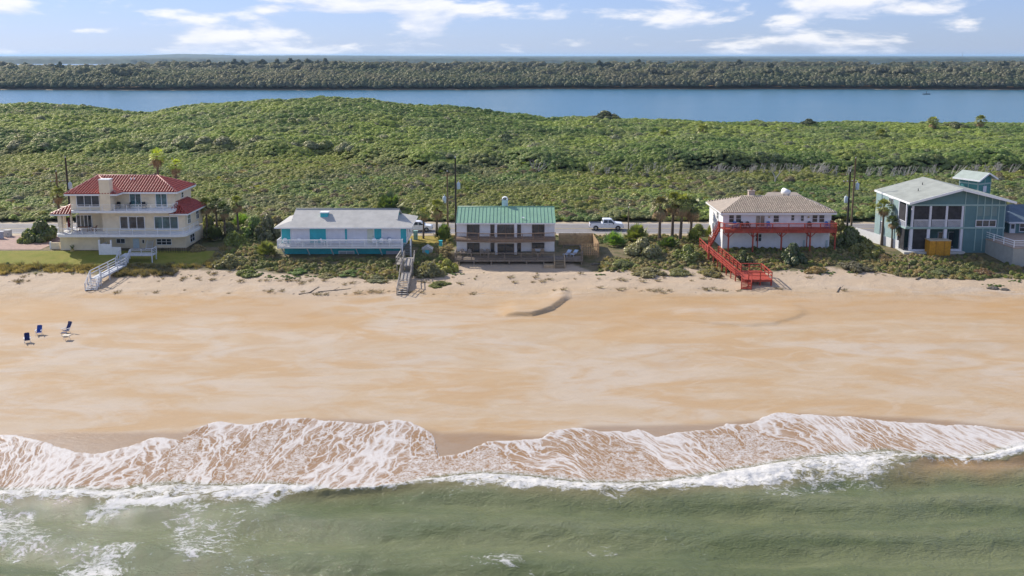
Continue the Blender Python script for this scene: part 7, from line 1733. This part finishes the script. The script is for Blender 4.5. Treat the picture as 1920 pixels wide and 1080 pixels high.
# ---- far wood across the river
def far_wood():
    g = np.random.default_rng(5); out = []
    for d0, d1, sp in ((10, 130, 3.8), (130, 420, 5.8), (420, 970, 9.0)):
        W = (905 + d1) * .63; X, D = np.meshgrid(np.arange(-W, W, sp), np.arange(d0, d1, sp)); x = X.ravel() + g.uniform(-.5, .5, X.size) * sp; d = D.ravel() + g.uniform(-.5, .5, X.size) * sp; y = shore_y(x) + d
        k = np.abs(x) < y * .61 + 30; x, y, d = x[k], y[k], d[k]; m = len(x)
        a, ia = domes(x, y, 11, 21); b, ib = domes(x, y, 27, 23, 1.2); big = fbm(x, y, 150, 3, 111); emer = sst(.66, .85, ia)
        H = np.interp(d, [0, 8, 40, 200, 1000], [1.0, 3.0, 5.2, 6.2, 6.2]) * (.45 + 1.1 * big) + 2.6 * a * sst(2, 20, d) + 3.0 * b * sst(5, 50, d) + 6.0 * emer * sst(15, 60, d) * sst(.42, .6, big)
        s = sp * g.uniform(.75, 1.25, m); q = np.clip(.5 + (fbm(x, y, 90, 3, 113) - .5) * 1.5 + (ia - .5) * 1.1 + (ib - .5) * .8 + g.normal(size=m) * .04, 0, .999)
        P = np.array([(.040, .056, .030), (.058, .072, .038), (.080, .086, .050), (.100, .096, .066)]); f = q * 3; i0 = np.clip(f.astype(int), 0, 2); t = (P[i0] + (P[i0 + 1] - P[i0]) * (f - i0)[:, None]) * 1.9 * g.uniform(.93, 1.07, (m, 1))
        out.append((np.stack([x, y, 1.2 + np.maximum(H - .5 * np.minimum(s, 5), -1)], 1), g.random(m) * 6.28, np.stack([s * 1.05, s, np.minimum(s, 5.5) * g.uniform(.8, 1.3, m)], 1), g.integers(0, 5, m), t))
    A = [np.concatenate([o[i] for o in out]) for i in range(5)]
    scatter('far_forest', 'grey-green forest on the far side of the river', *A, BUSH_I)
    for i in range(26):
        u = [372, 395, 418, 440, 452, 488, 520, 540, 556, 575, 592, 612, 630, 1120, 1140, 1195, 1235, 1290, 1385, 1445, 1712, 1770, 1850, 1880, 45, 112][i]; v = [117, 113, 115, 112, 114, 111, 112, 110, 113, 110, 112, 111, 114, 113, 116, 112, 115, 116, 113, 118, 117, 118, 116, 114, 117, 117][i]
        y = g.uniform(1180, 1700); x, _, zt = gy(u + g.uniform(-4, 4), v, y); o = link('tall_pine', None); o.location = (x, y, 1); o['label'] = 'tall dark pine rising above the forest across the river'; o['category'] = 'tree'; o['group'] = 'tall pines on the far skyline'
        q = MB(); q.path([(0, 0, 0), (.2, 0, zt * .5), (0, 0, zt - 2)], [.5, .4, .15], 6); link('trunk', q.mesh('trunk', BARK), o)
        c = link('crown', random.choice(PINE_O), o); rr_ = g.uniform(4.5, 8); c.location = (0, 0, zt - 8); c.scale = (rr_ * 1.3, rr_ * 1.2, 9); c.color = (.05, .068, .036, 1); c.rotation_euler = (0, 0, g.random() * 6)
far_wood()
# radio mast and channel marker
x, _, zt = gy(1805, 97, 5200); q = MB(); q.tube((x, 5200, 0), (x, 5200, zt), 1.6, .8, 6); single('radio_mast', 'thin radio mast on the far horizon above the right shore', 'mast', q, mat('mast_grey', (.4, .42, .45), .6, .05))
def marker():
    x, y, _ = gz(1737, 177, 0); T = Thing('channel_marker', 'tiny dark marker standing in the river near the far shore', 'marker', (x, y, 0))
    q = MB(); q.box(x - 3, x + 3, y - 1, y + 1, -.3, .7); T.p('hull', q, BLACKM); q = MB(); q.tube((x, y, .7), (x, y, 3), .25, .2, 6); T.p('post', q, BLACKM)
marker()
# ---- sea air: everything from the camera to the farthest land stands inside
hb = MB(); hb.box(-58000, 58000, -310, 61000, -10, 62)
hm = bpy.data.materials.new('sea_haze'); hm.use_nodes = True; hm.node_tree.nodes.clear()
pv = nd(hm.node_tree.nodes, 'ShaderNodeVolumePrincipled'); pv.inputs['Color'].default_value = (.48, .70, .95, 1); pv.inputs['Density'].default_value = .00005; pv.inputs['Anisotropy'].default_value = .2
ho = nd(hm.node_tree.nodes, 'ShaderNodeOutputMaterial'); hm.node_tree.links.new(pv.outputs[0], ho.inputs['Volume'])
hz_o = link('haze', hb.mesh('haze', hm)); hz_o['kind'] = 'stuff'; hz_o['label'] = 'thin blue sea haze in the air over the whole coast'
